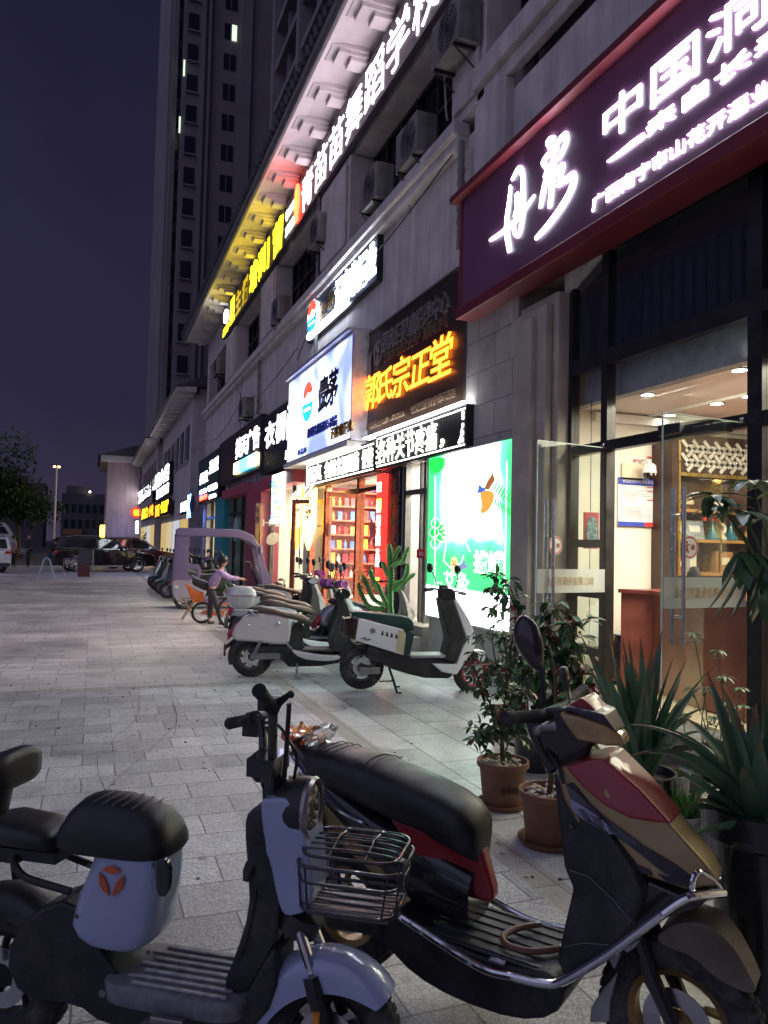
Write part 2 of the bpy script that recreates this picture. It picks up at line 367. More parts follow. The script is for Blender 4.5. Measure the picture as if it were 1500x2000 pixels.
# emissive colours of the signs
EW = EM('white letter light', (.80, .88, 1), 11)
EW2 = EM('dim white letter light', (.90, .94, 1), 2.2)
EY = EM('yellow letter light', (1, .76, .012), 1.9)
EYD = EM('faint glow yellow letter', (.75, .5, .02), .28)  # dead letters given a faint glow of their own
EO = EM('amber letter light', (1, .20, .008), 1.7)
EOC = EM('amber tube core', (1, .42, .04), 1.5)
ER = EM('red letter light', (1, .05, .02), 4)
EP = EM('violet white letter light', (1, .84, .98), 2.8)
LEDW = EM('led matrix light', (1, .98, .9), 1.9)
EBLUE = EM('blue light', (.1, .25, 1), 6)
ECY = EM('cyan light', (.05, .7, .8), 2.2)
def areal(name, loc, sx_, sy_, e, col=(1, .94, .8), rot=(0, 0, 0)):
    l = bpy.data.lights.new(name, 'AREA'); l.shape = 'RECTANGLE'; l.size = sx_; l.size_y = sy_; l.energy = e; l.color = col
    o = bpy.data.objects.new(name, l); COL.objects.link(o); o.location = loc; o.rotation_euler = rot; return o
# ================================================================ the shop building
SB = thing('shop_building', 'long beige commercial building with lit shop fronts and a tiled eave along the street', 'building', (5, 15, 0))
O5 = (5, 15, 0)
def part(name, mb, mt, parent=SB, off=O5, **k): return mb.build(name, mt, parent, off=off, **k)
b = MB()
b.box(4.6, 5.3, -5, 35, 4.62, 7.15)                      # fascia wall
b.box(5.3, 14, -5, 35, 4.5, 10.6)                        # mass behind
b.box(4.6, 5.3, 8.55, 35, 9.3, 10.6); b.box(4.6, 5.3, -5, 8.55, 9.0, 12.6); b.box(5.3, 14, -5, 8.55, 10.61, 12.6)
b.box(4.6, 5.3, 34.4, 35, 7.15, 9.3); b.box(4.6, 14, 34.6, 35, 0, 4.5)
b.box(9.6, 9.9, -5, 34.6, 0, 4.5)                        # rear wall of the shops
part('wall', b, WALL, smooth=0)
for y0, y1 in ((8.58, 9.56), (14.2, 16.15), (20.8, 22.6), (27.2, 29)):
    b = MB(); b.box(4.5, 5.25, y0, y1, 7.36, 9.28 if y0 > 9 else 12.6); b.box(4.44, 4.5, y0+.12, y1-.12, 7.5, 9.15); part('pilaster', b, WALL, bevel=.02)
b = MB(); b.box(4.36, 4.62, 9.2, 34.8, 7.15, 7.34); b.box(4.44, 4.62, 9.2, 34.8, 7.02, 7.148); part('ledge', b, WALL, bevel=.02)
b = MB(); b.box(4.42, 4.62, -5, 8.8, 7.5, 7.8); b.box(4.5, 4.62, -5, 8.8, 7.3, 7.498); b.box(4.47, 4.62, 8.0, 8.8, 6.2, 7.29); part('ledge', b, WALL, bevel=.02)
# upper windows in their recesses
def window(y0, y1, z0, z1, X=5.02, nx=3, lit=None, split=.62):
    f = MB(); t = .035
    f.box(X-.05, X+.03, y0, y1, z0, z0+2*t); f.box(X-.05, X+.03, y0, y1, z1-2*t, z1)
    for k in range(nx+1):
        y = y0+(y1-y0)*k/nx; f.box(X-.052, X+.032, max(y0, y-t), min(y1, y+t), z0, z1)
    zs = z0+(z1-z0)*split; f.box(X-.048, X+.028, y0, y1, zs-t, zs+t)
    o = part('window', f, ALU, smooth=0)
    g = MB(); g.box(X, X+.012, y0+.01, y1-.01, z0+.01, z1-.01)
    o2 = g.build('pane', DKGLASS, o, off=O5, smooth=0)
    if lit:
        l = MB(); l.box(X+.12, X+.14, lit[0], lit[1], lit[2], lit[3]); l.build('lit_blind', EM('window glow', (.85, .85, .6), .55), o, off=O5, smooth=0)
ups = [(9.6, 11.85), (11.95, 14.15), (16.2, 18.4), (18.5, 20.75), (22.65, 24.9), (25, 27.15), (29.05, 31.6), (31.7, 34.3)]
for k, (y0, y1) in enumerate(ups):
    lit = {1: (11.95, 12.35, 7.75, 8.6), 4: (24.2, 24.7, 7.6, 8.7)}.get(k)
    window(y0, y1, 7.36, 9.28, lit=lit)
for y0, y1 in ((-2, 1.9), (2, 5.2), (5.3, 8.5)): window(y0, y1, 7.82, 8.98, nx=3)
# pillars of the ground floor
b = MB()
b.box(4.5, 5.3, 7.65, 9.0, 0, 4.6); part('stone_pillar', b, STONE, smooth=0)
b = MB()
for k, (x, y0, y1) in enumerate(((4.52, 6.87, 7.64), (4.42, 6.95, 7.64), (4.34, 7.12, 7.50))): b.box(x, 4.7 if k == 0 else x+.1, y0, y1, 0, 4.3-.12*k)
b.box(4.3, 4.7, 6.85, 7.645, 0, .35)
part('moulded_pillar', b, PILL, bevel=.025)
b = MB(); b.prismX([(6.87, 4.62), (6.87, 4.28), (6.72, 4.36), (6.35, 4.50), (6.1, 4.56), (6.1, 4.62)], 4.6, 4.8); part('arch_corner', b, WALL, smooth=0)
for y0, y1 in ((11.3, 12.0), (17.0, 17.4), (23.3, 23.7), (28.3, 28.9), (30.3, 30.7), (33.8, 34.6)): b = MB(); b.box(4.6, 5.2, y0, y1, 0, 4.6); part('shop_pier', b, WALLD, smooth=0)
b = MB()
for y0, y1, z0 in ((9.0, 11.3, 2.85), (12.0, 17.0, 2.8), (17.4, 23.3, 3.35), (23.7, 28.3, 3.4), (28.9, 30.3, 3.4), (30.7, 33.8, 3.2)): b.box(4.66, 4.9, y0, y1, z0, 4.6)
part('shop_lintel', b, WALLD, smooth=0)
# eave: soffit, fascia, brackets, tiles
EV0, EV1 = 9.1, 35.6
XO, ZO = 3.56, 10.55
b = MB(); P = [(4.62, 10.62), (4.3, 10.66), (3.95, 10.64), (3.62, 10.56), (3.62, 10.72), (4.62, 10.95)]
b.add([(x, y, z) for y in (EV0-14, EV1) for x, z in P], [(0, 1, 2, 3, 4, 5), (11, 10, 9, 8, 7, 6)]+[(i, (i+1) % 6, (i+1) % 6+6, i+6) for i in range(6)])
EAVE = part('eave_soffit', b, M('eave paint', (.62, .57, .56), .7, nz=(3, .08)), smooth=0)
b = MB(); b.box(XO-.02, 3.617, EV0-14, EV1, 10.5, 10.64); b.box(XO-.06, 3.616, EV0-14, EV1, 10.645, 10.78); part('eave_fascia', b, M('eave edge', (.16, .15, .15), .7, nz=(4, .2)), bevel=.015)
bm_pts = [(677, 88), (480, 470)]
yk = 35.0; ks = []
while yk > -2: ks.append(yk); yk -= 1.28
for yk in ks:
    b = MB()
    for s_, (dx0, dx1, h, wd) in enumerate(((3.72, 4.45, .07, .52), (3.86, 4.45, .14, .42), (4.10, 4.45, .22, .32))):
        b.box(dx0, dx1, yk-wd/2, yk+wd/2, 10.64-h, 10.66)
    b.build('bracket', MATS['eave paint'], EAVE, off=O5, bevel=.012)
b = MB(); b.add([(3.50, EV0-14, 10.80), (3.50, EV1, 10.80), (6.2, EV1, 12.0), (6.2, EV0-14, 12.0)], [(0, 1, 2, 3)])
y = EV1-.1
while y > EV0-13.9:
    b.tube([(3.46, y, 10.86), (6.2, y, 12.08)], .075, 6); b.tube([(3.44, y, 10.85), (3.47, y, 10.862)], .10, 8); y -= .29
part('tiled_roof', b, M('dark roof tile', (.07, .07, .08), .55, nz=(8, .3)), smooth=40)
# ---------------------------------------------------------------- sign makers
def sign(name, label, X, yl, yr, z0, z1, thick, mt, frame=None, fm=None, fw=.05, cat='sign', group=None, boardname='board'):
    r = thing(name, label, cat, (X+thick, (yl+yr)/2, z0), 0, group); off = tuple(r.location)
    b = MB(); b.box(X, X+thick, yr, yl, z0, z1); bd = b.build(boardname, mt, r, off=off, smooth=0)
    if frame:
        b = MB(); x0 = X-frame; x1 = X+thick+.004
        b.box(x0, x1, yr-fw, yl+fw, z1+.003, z1+fw); b.box(x0, x1, yr-fw, yl+fw, z0-fw, z0-.003)
        b.box(x0, x1, yl+.003, yl+fw, z0-.002, z1+.002); b.box(x0, x1, yr-fw, yr-.003, z0-.002, z1+.002)
        b.build('frame', fm or ALU, r, off=off, smooth=0)
    return r, off
def words(r, off, lst, mt, X, depth=.008, gap=.003, name='lettering'):
    """lst: (text, yl, yr, z0, z1[, embolden[, shear]])"""
    b = MB()
    for t in lst:
        wall_text(b, t[0], X-gap, t[1], t[2], t[3], t[4], depth, t[5] if len(t) > 5 else .02, t[6] if len(t) > 6 else 0)
    return b.build(name, mt, r, off=off, smooth=0)
def px_words(r, off, lst, mt, X, **k):
    """lst: (text, xl, yt, yb, xr, yt, yb[, ..]) in photo pixels, read off on the sign's own plane"""
    out = []
    for t in lst:
        a, c = onX(t[1], t[2], X), onX(t[1], t[3], X); d, e_ = onX(t[4], t[5], X), onX(t[4], t[6], X)
        out.append((t[0], (a.y+c.y)/2, (d.y+e_.y)/2, (c.z+e_.z)/2, (a.z+d.z)/2)+tuple(t[7:]))
    return words(r, off, out, mt, X, **k)
# --- the red liquor shop sign
RED = M('glare tinted red sheet', (.17, .06, .13), .45, nz=(1.2, .12))  # purple lens glare mixed into the red of the sheet
REDB = M('bright red trim', (.16, .014, .025), .5, nz=(3, .1))
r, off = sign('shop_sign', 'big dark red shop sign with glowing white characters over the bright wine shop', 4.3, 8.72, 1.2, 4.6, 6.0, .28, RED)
b = MB(); b.box(4.18, 4.585, 1.2, 8.9, 6.004, 6.09); b.box(4.24, 4.584, 1.2, 8.78, 4.46, 4.597); b.box(4.275, 4.583, 8.725, 8.78, 4.6, 6.0); b.build('trim', REDB, r, off=off, bevel=.01)
def brush(b, X, pts, rad, depth=.010):
    """one brush stroke on the sign face; pts in (y, z), width per point"""
    P = spline([(0, p[0], p[1]) for p in pts], 6); W_ = spline([(wd, 0, 0) for wd in rad], 6); n = len(P); L = []; R_ = []
    for i in range(n):
        t = (P[min(i+1, n-1)]-P[max(i-1, 0)]).normalized(); nn = Vector((0, -t.z, t.y))
        L.append(P[i]+nn*W_[i].x); R_.append(P[i]-nn*W_[i].x)
    for i in range(n-1):
        a, c, d, e_ = L[i], L[i+1], R_[i+1], R_[i]; q = [(X, v.y, v.z) for v in (a, c, d, e_)]+[(X-depth, v.y, v.z) for v in (a, c, d, e_)]
        b.add(q, [(0, 1, 2, 3), (7, 6, 5, 4), (0, 4, 5, 1), (1, 5, 6, 2), (2, 6, 7, 3), (3, 7, 4, 0)])
b = MB()
def S(pts, wd, X=4.297): brush(b, X, [(onX(px, py, 4.3).y, onX(px, py, 4.3).z) for px, py in pts], wd)
# the two calligraphic characters, stroke by stroke
K = lambda pts: [(930+u*.2521, 230+v*.2520) for u, v in pts]
for pts, wd in (
    ([(268, 525), (257, 640), (240, 780), (240, 900), (262, 1035)], [.006, .016, .026, .034, .024]), ([(280, 482), (335, 392), (362, 450), (366, 600), (362, 760), (335, 905), (302, 895), (290, 830)], [.012, .024, .026, .026, .026, .022, .02, .012]),
    ([(318, 585), (318, 690), (300, 770)], [.024, .026, .02]), ([(318, 720), (340, 740), (330, 800)], [.02, .018, .01]), ([(110, 950), (215, 878), (330, 770), (455, 600)], [.012, .02, .022, .006]),
    ([(548, 205), (575, 175), (612, 150)], [.022, .032, .012]), ([(560, 200), (590, 260), (600, 330)], [.02, .03, .03]), ([(615, 215), (660, 160), (695, 130), (700, 190), (668, 270), (630, 330)], [.014, .022, .026, .026, .022, .016]), ([(585, 300), (615, 260), (640, 232)], [.02, .014, .006]),
    ([(570, 270), (520, 345), (555, 395), (532, 465)], [.014, .02, .026, .02]), ([(600, 320), (592, 430), (585, 560), (572, 700)], [.034, .04, .034, .016]), ([(548, 450), (525, 560), (500, 700)], [.014, .03, .016]),
    ([(612, 440), (650, 385), (678, 365), (665, 430), (640, 500)], [.014, .02, .018, .02, .024]), ([(635, 530), (700, 480), (756, 442), (752, 520), (690, 650), (570, 820), (465, 935)], [.014, .026, .03, .036, .034, .030, .016])): S(K(pts), wd)
b.build('lettering', EW, r, off=off, smooth=0, recalc=True)
words(r, off, [('中国洞藏', 5.82, 3.28, 5.30, 5.67, -.006), ('来自长寿之乡', 5.22, 3.0, 5.07, 5.215, -.008), ('广西南宁市山花开酒业有限公司', 5.98, 3.12, 4.74, 4.875, -.012)], EW, 4.3)
b = MB(); S([(1188, 316), (1215, 297), (1236, 280), (1258, 265)], [.004, .016, .02, .02]); S([(1266, 255), (1270, 249)], [.025, .02]); b.build('flourish', EW, r, off=off, smooth=0)
# --- brown clinic sign
BRN = M('dark brown sign sheet', (.035, .018, .012), .35, nz=(2, .2))
r, off = sign('shop_sign', 'dark brown clinic sign with amber glowing characters over the green light box', 4.5, 13.2, 9.0, 3.43, 5.3, .12, BRN, .02, M('sign edge', (.10, .08, .07), .4, .5), .04)
GY = M('dull silver letter', (.30, .27, .25), .35, .6); GB = M('dull bronze letter', (.22, .14, .09), .4, .5)
px_words(r, off, [('颈肩腰腿痛调理中心', 750, 640, 682, 880, 573, 620, .02)], GY, 4.5, depth=.03)
px_words(r, off, [('国家非物质文化遗产 河南老字号', 752, 688, 708, 877, 612, 640, .02), ('全国连锁 南宁青环路店', 804, 790, 806, 891, 758, 778, .01), ('服务热线: 0371-6730000', 718, 828, 840, 790, 800, 815, .0)], GB, 4.5, depth=.02)
px_words(r, off, [('郭', 712, 738, 808, 742, 724, 790, .012, .1), ('氏', 741, 728, 790, 768, 714, 776, .012, .1), ('宗', 767, 706, 782, 801, 690, 765, .012, .1), ('正', 802, 696, 762, 841, 682, 742, .012, .1), ('堂', 840, 664, 748, 884, 652, 728, .012, .1)], EO, 4.5, depth=.01, gap=.02, name='glowing_lettering')
px_words(r, off, [('郭', 713, 740, 806, 741, 726, 788, -.016, .1), ('氏', 742, 730, 788, 767, 716, 774, -.016, .1), ('宗', 768, 708, 780, 800, 692, 763, -.016, .1), ('正', 803, 698, 760, 840, 684, 740, -.016, .1), ('堂', 841, 666, 746, 883, 654, 726, -.016, .1)], EOC, 4.488, depth=.006, gap=.02, name='glowing_core')
b = MB()
def disc(b, X, yc, zc, ry, rz, d, n=28): b.prismX([(yc+ry*cos(2*pi*k/n), zc+rz*sin(2*pi*k/n)) for k in range(n)], X-d, X)
c0 = onX(741, 690, 4.5)
for k in range(20):
    a = 2*pi*k/20; a2 = 2*pi*(k+1)/20
    b.add([(4.47, c0.y+.22*cos(t), c0.z+.22*sin(t)) for t in (a, a2)]+[(4.47, c0.y+.16*cos(t), c0.z+.17*sin(t)) for t in (a2, a)], [(0, 1, 2, 3)])
disc(b, 4.485, c0.y+.02, c0.z+.05, .06, .09, .02); b.prismX([(c0.y+.1, c0.z-.16), (c0.y-.08, c0.z-.16), (c0.y-.02, c0.z+.02), (c0.y+.06, c0.z+.02)], 4.465, 4.485)
b.prismX([(c0.y+.72, c0.z-.35), (c0.y+.34, c0.z-.30), (c0.y+.36, c0.z-.02), (c0.y+.30, c0.z+.14), (c0.y+.42, c0.z+.04), (c0.y+.52, c0.z+.22), (c0.y+.62, c0.z+.02), (c0.y+.74, c0.z+.1), (c0.y+.68, c0.z-.06)], 4.47, 4.485)
b.build('emblem', GY, r, off=off, smooth=0)
# --- blue light box
def LBOX(name, ramp, st, scale, seedv=0, dist=3., axis=1):
    """printed light-box sheet: soft flowing colour pattern that glows"""
    mt = bpy.data.materials.new(name); mt.use_nodes = True; n, l = mt.node_tree.nodes, mt.node_tree.links; b = n['Principled BSDF']
    t = n.new('ShaderNodeTexCoord'); no = n.new('ShaderNodeTexNoise'); no.inputs['Scale'].default_value = scale; no.inputs['Detail'].default_value = 1.5; no.inputs['Distortion'].default_value = dist
    mp = n.new('ShaderNodeMapping'); mp.inputs['Location'].default_value = (seedv, seedv, 0); l.new(t.outputs['Object'], mp.inputs[0]); l.new(mp.outputs[0], no.inputs['Vector'])
    cr = n.new('ShaderNodeValToRGB'); e = cr.color_ramp.elements
    e[0].position, e[0].color = ramp[0][0], (*ramp[0][1], 1); e[1].position, e[1].color = ramp[-1][0], (*ramp[-1][1], 1)
    for p_, c_ in ramp[1:-1]: x = e.new(p_); x.color = (*c_, 1)
    l.new(no.outputs[0], cr.inputs[0]); l.new(cr.outputs[0], b.inputs['Emission Color']); b.inputs['Emission Strength'].default_value = st; b.inputs['Base Color'].default_value = (.5, .5, .5, 1)
    b.inputs['Roughness'].default_value = .2
    return mt
BLUEBOX = LBOX('blue silk print', [(.36, (.10, .13, .42)), (.47, (.30, .36, .80)), (.54, (.75, .8, 1)), (.62, (.28, .33, .78)), (.75, (.12, .15, .5))], 1.15, .42, 3.1, 1.2)
r, off = sign('light_box_sign', 'blue silk-patterned light box sign with red and blue round emblem and black brush characters', 4.22, 17.55, 12.85, 3.45, 5.3, .34, BLUEBOX, .03, M('light box rim', (.55, .55, .6), .35, .6), .05, boardname='glowing_face')
lg0 = onX(606, 785, 4.22)
def roundel(r, off, X, yc, zc, ry, rz, d=.05):
    b = MB(); disc(b, X, yc, zc, ry, rz, d); b.build('emblem', EM('emblem white', (1, 1, 1), 1.6), r, off=off, smooth=0)
    n = 20
    b = MB(); b.prismX([(yc-ry*.92*cos(a), zc+rz*.92*sin(a)) for a in [radians(25+130*k/n) for k in range(n+1)]]+[(yc+ry*.5, zc+rz*.18), (yc, zc+rz*.42), (yc-ry*.4, zc+rz*.32)], X-d-.012, X-d-.002); b.build('red_field', EM('emblem red', (.8, .05, .03), 1.0), r, off=off, smooth=0)
    b = MB(); b.prismX([(yc+ry*.92*cos(a), zc+rz*.92*sin(a)) for a in [radians(185+170*k/n) for k in range(n+1)]]+[(yc-ry*.6, zc+rz*.12), (yc, zc-rz*.02), (yc+ry*.6, zc-rz*.1)], X-d-.012, X-d-.002); b.build('blue_field', EM('emblem blue', (.01, .22, .75), 1.1), r, off=off, smooth=0)
    b = MB(); b.box(X-d-.02, X-d-.013, yc-ry*.5, yc+ry*.5, zc-rz*.42, zc-rz*.30); b.build('white_bar', MATS['emblem white'], r, off=off, smooth=0)
roundel(r, off, 4.22, lg0.y, lg0.z, .46, .46)
BLKL = M('black sign letter', (.01, .01, .012), .4)
px_words(r, off, [('贵', 621, 742, 808, 642, 730, 795, .035, .1), ('茅', 640, 728, 800, 660, 716, 782, .035, .1)], BLKL, 4.22, depth=.008)
px_words(r, off, [('贵州茅台镇有限公司出品', 602, 835, 853, 660, 812, 835, .01)], M('navy sign letter', (.03, .04, .2), .4), 4.22, depth=.03)
px_words(r, off, [('酒客临酒业', 648, 835, 856, 691, 818, 846, .03)], M('gold sign letter', (.35, .2, .03), .35, .6), 4.22, depth=.03)
px_words(r, off, [('一杯品质', 577, 880, 891, 600, 874, 886, .0)], MATS['navy sign letter'], 4.22, depth=.02)
b = MB(); b.box(4.1, 4.54, 12.8, 17.6, 5.355, 5.41); b.build('rain_cover', M('zinc sheet', (.5, .5, .52), .4, .7), r, off=off, smooth=0)
b = MB(); b.box(4.12, 4.62, 12.8, 17.6, 3.3, 3.39); b.build('under_tray', M('pale tray', (.6, .6, .6), .6), r, off=off, smooth=0)
# --- LED message strips
LEDB = M('led panel black', (.012, .011, .012), .5, nz=(60, .3))
r, off = sign('led_strip_sign', 'left black LED strip sign scrolling bold white words inside a solid white border', 4.4, 16.5, 12.15, 2.82, 3.30, .12, LEDB, .01, ALU, .03, group='led strips over the liquor shop')
words(r, off, [('保真', 16.4, 15.35, 2.89, 3.23, .012), ('名烟', 15.1, 14.35, 2.89, 3.23, .012), ('名酒', 14.28, 13.6, 2.89, 3.23, .012), ('雪茄', 13.55, 12.95, 2.89, 3.23, .012), ('便捷', 12.75, 12.2, 2.89, 3.23, .012)], LEDW, 4.4, depth=.01, gap=.002)
b = MB(); b.box(4.388, 4.398, 12.17, 16.48, 3.265, 3.285); b.box(4.388, 4.398, 12.17, 16.48, 2.835, 2.855); b.box(4.387, 4.397, 16.45, 16.475, 2.84, 3.28); b.build('border_lights', LEDW, r, off=off, smooth=0)
r, off = sign('led_strip_sign', 'right LED strip sign with large white characters and a dotted border', 4.4, 12.05, 8.75, 2.84, 3.36, .12, LEDB, .01, ALU, .03, group='led strips over the liquor shop')
words(r, off, [('各种关节疼痛', 11.95, 9.62, 2.90, 3.30, .0), ('，', 9.5, 9.38, 2.9, 3.02, .03)], LEDW, 4.4, depth=.01, gap=.002)
b = MB(); y = 12.0
while y > 8.8:
    for z in (3.33, 2.865): b.box(4.388, 4.398, y-.055, y, z-.009, z+.009)
    y -= .1
for z in (3.28, 3.22, 3.12, 3.02, 2.93): b.box(4.388, 4.398, 8.80, 8.84, z-.025, z+.025); b.box(4.387, 4.397, 11.99, 12.02, z-.02, z+.02)
brush(b, 4.398, [(8.93, 2.9), (8.86, 2.97), (8.84, 3.08)], [.02, .02, .01], .01)
b.build('border_lights', LEDW, r, off=off, smooth=0)
b = MB(); b.box(4.35, 4.62, 8.75, 12.6, 3.395, 3.42); o = b.build('light_tube', EM('tube light', (.9, .95, 1), 5), r, off=off, smooth=0)
# --- upper bright sign
r, off = sign('shop_sign', 'dazzling blue white sign with a round emblem high above the blue light box', 4.5, 17.1, 12.5, 6.22, 7.0, .1, M('slate sign sheet', (.08, .09, .16), .4), .01, ALU, .03)
roundel(r, off, 4.5, 16.6, 6.66, .42, .40)
words(r, off, [('酒客临酒业', 15.0, 12.55, 6.32, 6.98, .035)], EM('blue white letter light', (.72, .82, 1), 8), 4.5)
words(r, off, [('贵', 16.05, 15.6, 6.45, 6.8, .02), ('茅', 15.55, 15.1, 6.5, 6.88, .02)], GOLDM, 4.5)
b = MB(); b.box(4.42, 4.48, 14.2, 16.9, 6.22, 6.32); b.build('glow_bar', MATS['blue white letter light'], r, off=off, smooth=0)
# --- long strip under the eave
STRIPB = M('violet grey sign sheet', (.12, .10, .13), .35, nz=(1.5, .15))
r, off = sign('strip_sign', 'long strip sign under the eave with white dance school characters, a red emblem and digits', 4.42, 19.4, 6.6, 9.36, 10.4, .1, STRIPB)
words(r, off, [(c, 17.75-k*1.145, 16.75-k*1.145, 9.46, 10.3, -.004) for k, c in enumerate('青苗苗舞蹈学校')], EP, 4.42, depth=.008)
words(r, off, [('0048', 9.3, 7.6, 9.55, 10.1, .0)], EW2, 4.42)
words(r, off, [('✆15977', 19.4, 18.45, 9.92, 10.2, .0), ('775332', 19.4, 18.45, 9.5, 9.75, .0)], EW2, 4.42)
b = MB(); n = 24
b.prismX([(18.08+.22*cos(2*pi*k/n), 9.93+.43*sin(2*pi*k/n)) for k in range(n)], 4.36, 4.40); b.box(4.35, 4.4, 17.95, 18.2, 9.42, 9.5); b.build('emblem', ER, r, off=off, smooth=0)
b = MB(); b.prismX([(18.08+.08*cos(2*pi*k/n), 10.0+.22*sin(2*pi*k/n)) for k in range(n)], 4.35, 4.358); b.box(4.35, 4.358, 18.05, 18.1, 9.6, 9.85); b.build('emblem_figure', EO, r, off=off, smooth=0)
r, off = sign('strip_sign', 'far yellow lettered strip sign under the eave, some characters only faintly glowing', 4.42, 29.7, 19.6, 9.36, 10.4, .1, M('dark olive sign sheet', (.09, .08, .05), .4))
words(r, off, [('星', 28.1, 27.1, 9.45, 10.35, .04), ('培', 24.3, 23.1, 9.42, 10.35, .04), ('训', 23.0, 21.9, 9.42, 10.35, .04), ('营', 20.9, 19.7, 9.42, 10.35, .04), ('|', 21.6, 21.4, 9.42, 10.3, .02)], EY, 4.42, depth=.008)
words(r, off, [('主', 26.9, 25.8, 9.45, 10.3, .03), ('播', 25.6, 24.5, 9.45, 10.3, .03)], EYD, 4.42)
words(r, off, [('星客', 29.6, 28.3, 9.4, 9.7, .05)], EY, 4.42)
b = MB(); b.prismX([(28.9+.35*cos(2*pi*k/20), 10.05+.25*sin(2*pi*k/20)) for k in range(20)], 4.36, 4.41); b.build('emblem', EW2, r, off=off, smooth=0)
# --- shops further along
r, off = sign('shop_sign', 'black clothes shop sign with two tall white characters', 4.4, 21.45, 17.7, 3.5, 5.03, .15, M('black sign sheet', (.012, .013, .016), .3), .02, ALU, .04)
words(r, off, [('衣', 21.1, 19.9, 4.15, 4.85, .01), ('橱', 19.75, 18.7, 4.15, 4.9, .01), ('门', 18.5, 18.1, 4.1, 4.95, -.01), ('服饰', 18.6, 17.75, 3.62, 3.85, .02)], EW2, 4.4)
r, off = sign('shop_sign', 'dark brown advertising shop sign with white characters and a rainbow coloured bar', 4.4, 29.2, 21.65, 3.7, 5.2, .15, M('umber sign sheet', (.04, .022, .018), .35), .02, ALU, .04)
words(r, off, [('美天广告', 25.8, 21.9, 4.3, 5.0, .03)], EW2, 4.4)
for k, (y0, y1, c) in enumerate(((25.8, 24.9, (1, .85, .3)), (24.85, 23.5, (.05, .5, .8)), (23.45, 22.7, (.1, .7, .6)), (22.65, 22.0, (1, .9, .5)))):
    b = MB(); b.box(4.34, 4.38, y1, y0, 3.82, 4.18); b.build('colour_bar', EM('bar%d' % k, c, 3), r, off=off, smooth=0)
r, off = sign('shop_sign', 'dark teal shop sign with several rows of small white and red words', 4.4, 35.3, 29.35, 3.25, 5.1, .15, M('deep teal sheet', (.012, .05, .055), .4), .02, ALU, .04)
words(r, off, [('造型', 32, 29.6, 4.3, 4.85, .03), ('美发', 34.9, 32.3, 4.05, 4.55, .04), ('专业烫染', 32.3, 29.7, 3.6, 3.85, .04), ('养发', 34.9, 32.6, 3.62, 3.82, .04), ('护理中心', 31.8, 29.9, 3.28, 3.45, .04)], EW2, 4.4)
words(r, off, [('优惠', 34.9, 32.4, 3.34, 3.55, .05)], ER, 4.4)
r2 = r
# air conditioners on the wall
ACW = M('ac casing', (.22, .21, .20), .5, nz=(5, .25), streak=.5)
def ac(px, py, label, X=4.42):
    p = onX(px, py, X)
    r = thing('air_conditioner', label, 'air conditioner', (X, p.y, p.z-.32), 0, 'outdoor air conditioner units')
    b = MB(); b.box(-.17, .17, -.42, .42, .04, .66); b.build('casing', ACW, r, bevel=.02)
    g = MB()
    for k in range(5): g.lathe([(.05+.055*k-.006, -.176), (.05+.055*k, -.184), (.05+.055*k+.006, -.176)], 20, (0, -.1, .35), 'x')
    for k in range(8): a = pi*k/4; g.tube([(-.18, -.1, .35), (-.18, -.1+.28*cos(a), .35+.28*sin(a))], .005, 4)
    g.build('fan_grille', BLKP, r)
    for y in (-.3, .3): b = MB(); b.box(-.18, .2, y-.02, y+.02, 0, .037); b.tube([(-.16, y, 0), (.2, y, -.28)], .012, 5); b.build('support', ALU, r)
    b = MB(); b.tube(spline([(.0, .43, .5), (.05, .52, .45), (.1, .55, .1), (.14, .56, -.35), (.18, .6, -.45)], 5), .016, 6); b.build('pipe', M('pale lagging', (.35, .34, .32), .7), r)
ac(625, 458, 'pale air conditioner below the red emblem of the strip sign')
ac(735, 375, 'air conditioner under the window with the lit blind'); ac(812, 288, 'air conditioner just right of the lit blind, by the tall pilaster')
ac(890, 75, 'largest looking air conditioner at the top beside the digits of the strip sign', 4.3)
ac(428, 720, 'small far air conditioner near the end of the upper storey'); ac(480, 800, 'air conditioner on the ledge over the rainbow bar sign'); ac(548, 610, 'dim air conditioner on the wall left of the dazzling emblem')
# ================================================================ shop A, the wine shop
b = MB()
b.box(4.72, 9.6, -4.9, 7.4, .0, .15); part('shop_floor', b, M('cream floor tile', (.62, .54, .36), .22, nz=(1.5, .06)), smooth=0)
b = MB(); b.box(4.3, 4.72, -4.9, 6.85, 0, .13); part('door_step', b, M('grey step stone', (.16, .155, .15), .6, nz=(8, .2)), bevel=.01)
b = MB(); b.box(4.95, 9.6, 7.2, 7.4, .15, 4.5); part('side_wall', b, CREAM, smooth=0)
b = MB(); b.box(5.0, 9.6, -4.9, 7.2, 3.12, 3.3); part('shop_ceiling', b, CEIL, smooth=0)
b = MB(); b.box(4.86, 4.98, -4.9, 7.2, 3.1, 3.55); part('bulkhead', b, M('grey bulkhead', (.30, .32, .34), .7), smooth=0)
b = MB(); b.box(5.2, 9.5, 7.12, 7.199, 3.0, 3.1); b.box(5.9, 5.93, -4, 7.1, 3.09, 3.119); part('ceiling_trim', b, CEIL, smooth=0)
for k, (px, py) in enumerate(((1265, 773), (1445, 725), (1462, 776), (1308, 813), (1480, 700), (1400, 790))):
    p = onG(px, py, 3.1)
    t = thing('downlight', ['round ceiling downlight nearest the left wall of the wine shop', 'bright downlight at the right behind the glass, nearer the street', 'downlight deeper in the shop beside the door post', 'small downlight just above the door closer', 'topmost downlight seen by the right post', 'faint downlight half way between the two rows'][k], 'lamp', (p.x, p.y, 3.12), 0, 'ceiling downlights')
    b = MB(); b.lathe([(.0, -.012), (.06, -.012)], 20); b.build('lamp_disc', LAMPW, t)
    b = MB(); b.lathe([(.06, -.004), (.062, -.016), (.08, -.012), (.082, -.002)], 20); b.build('ring', STEEL, t)
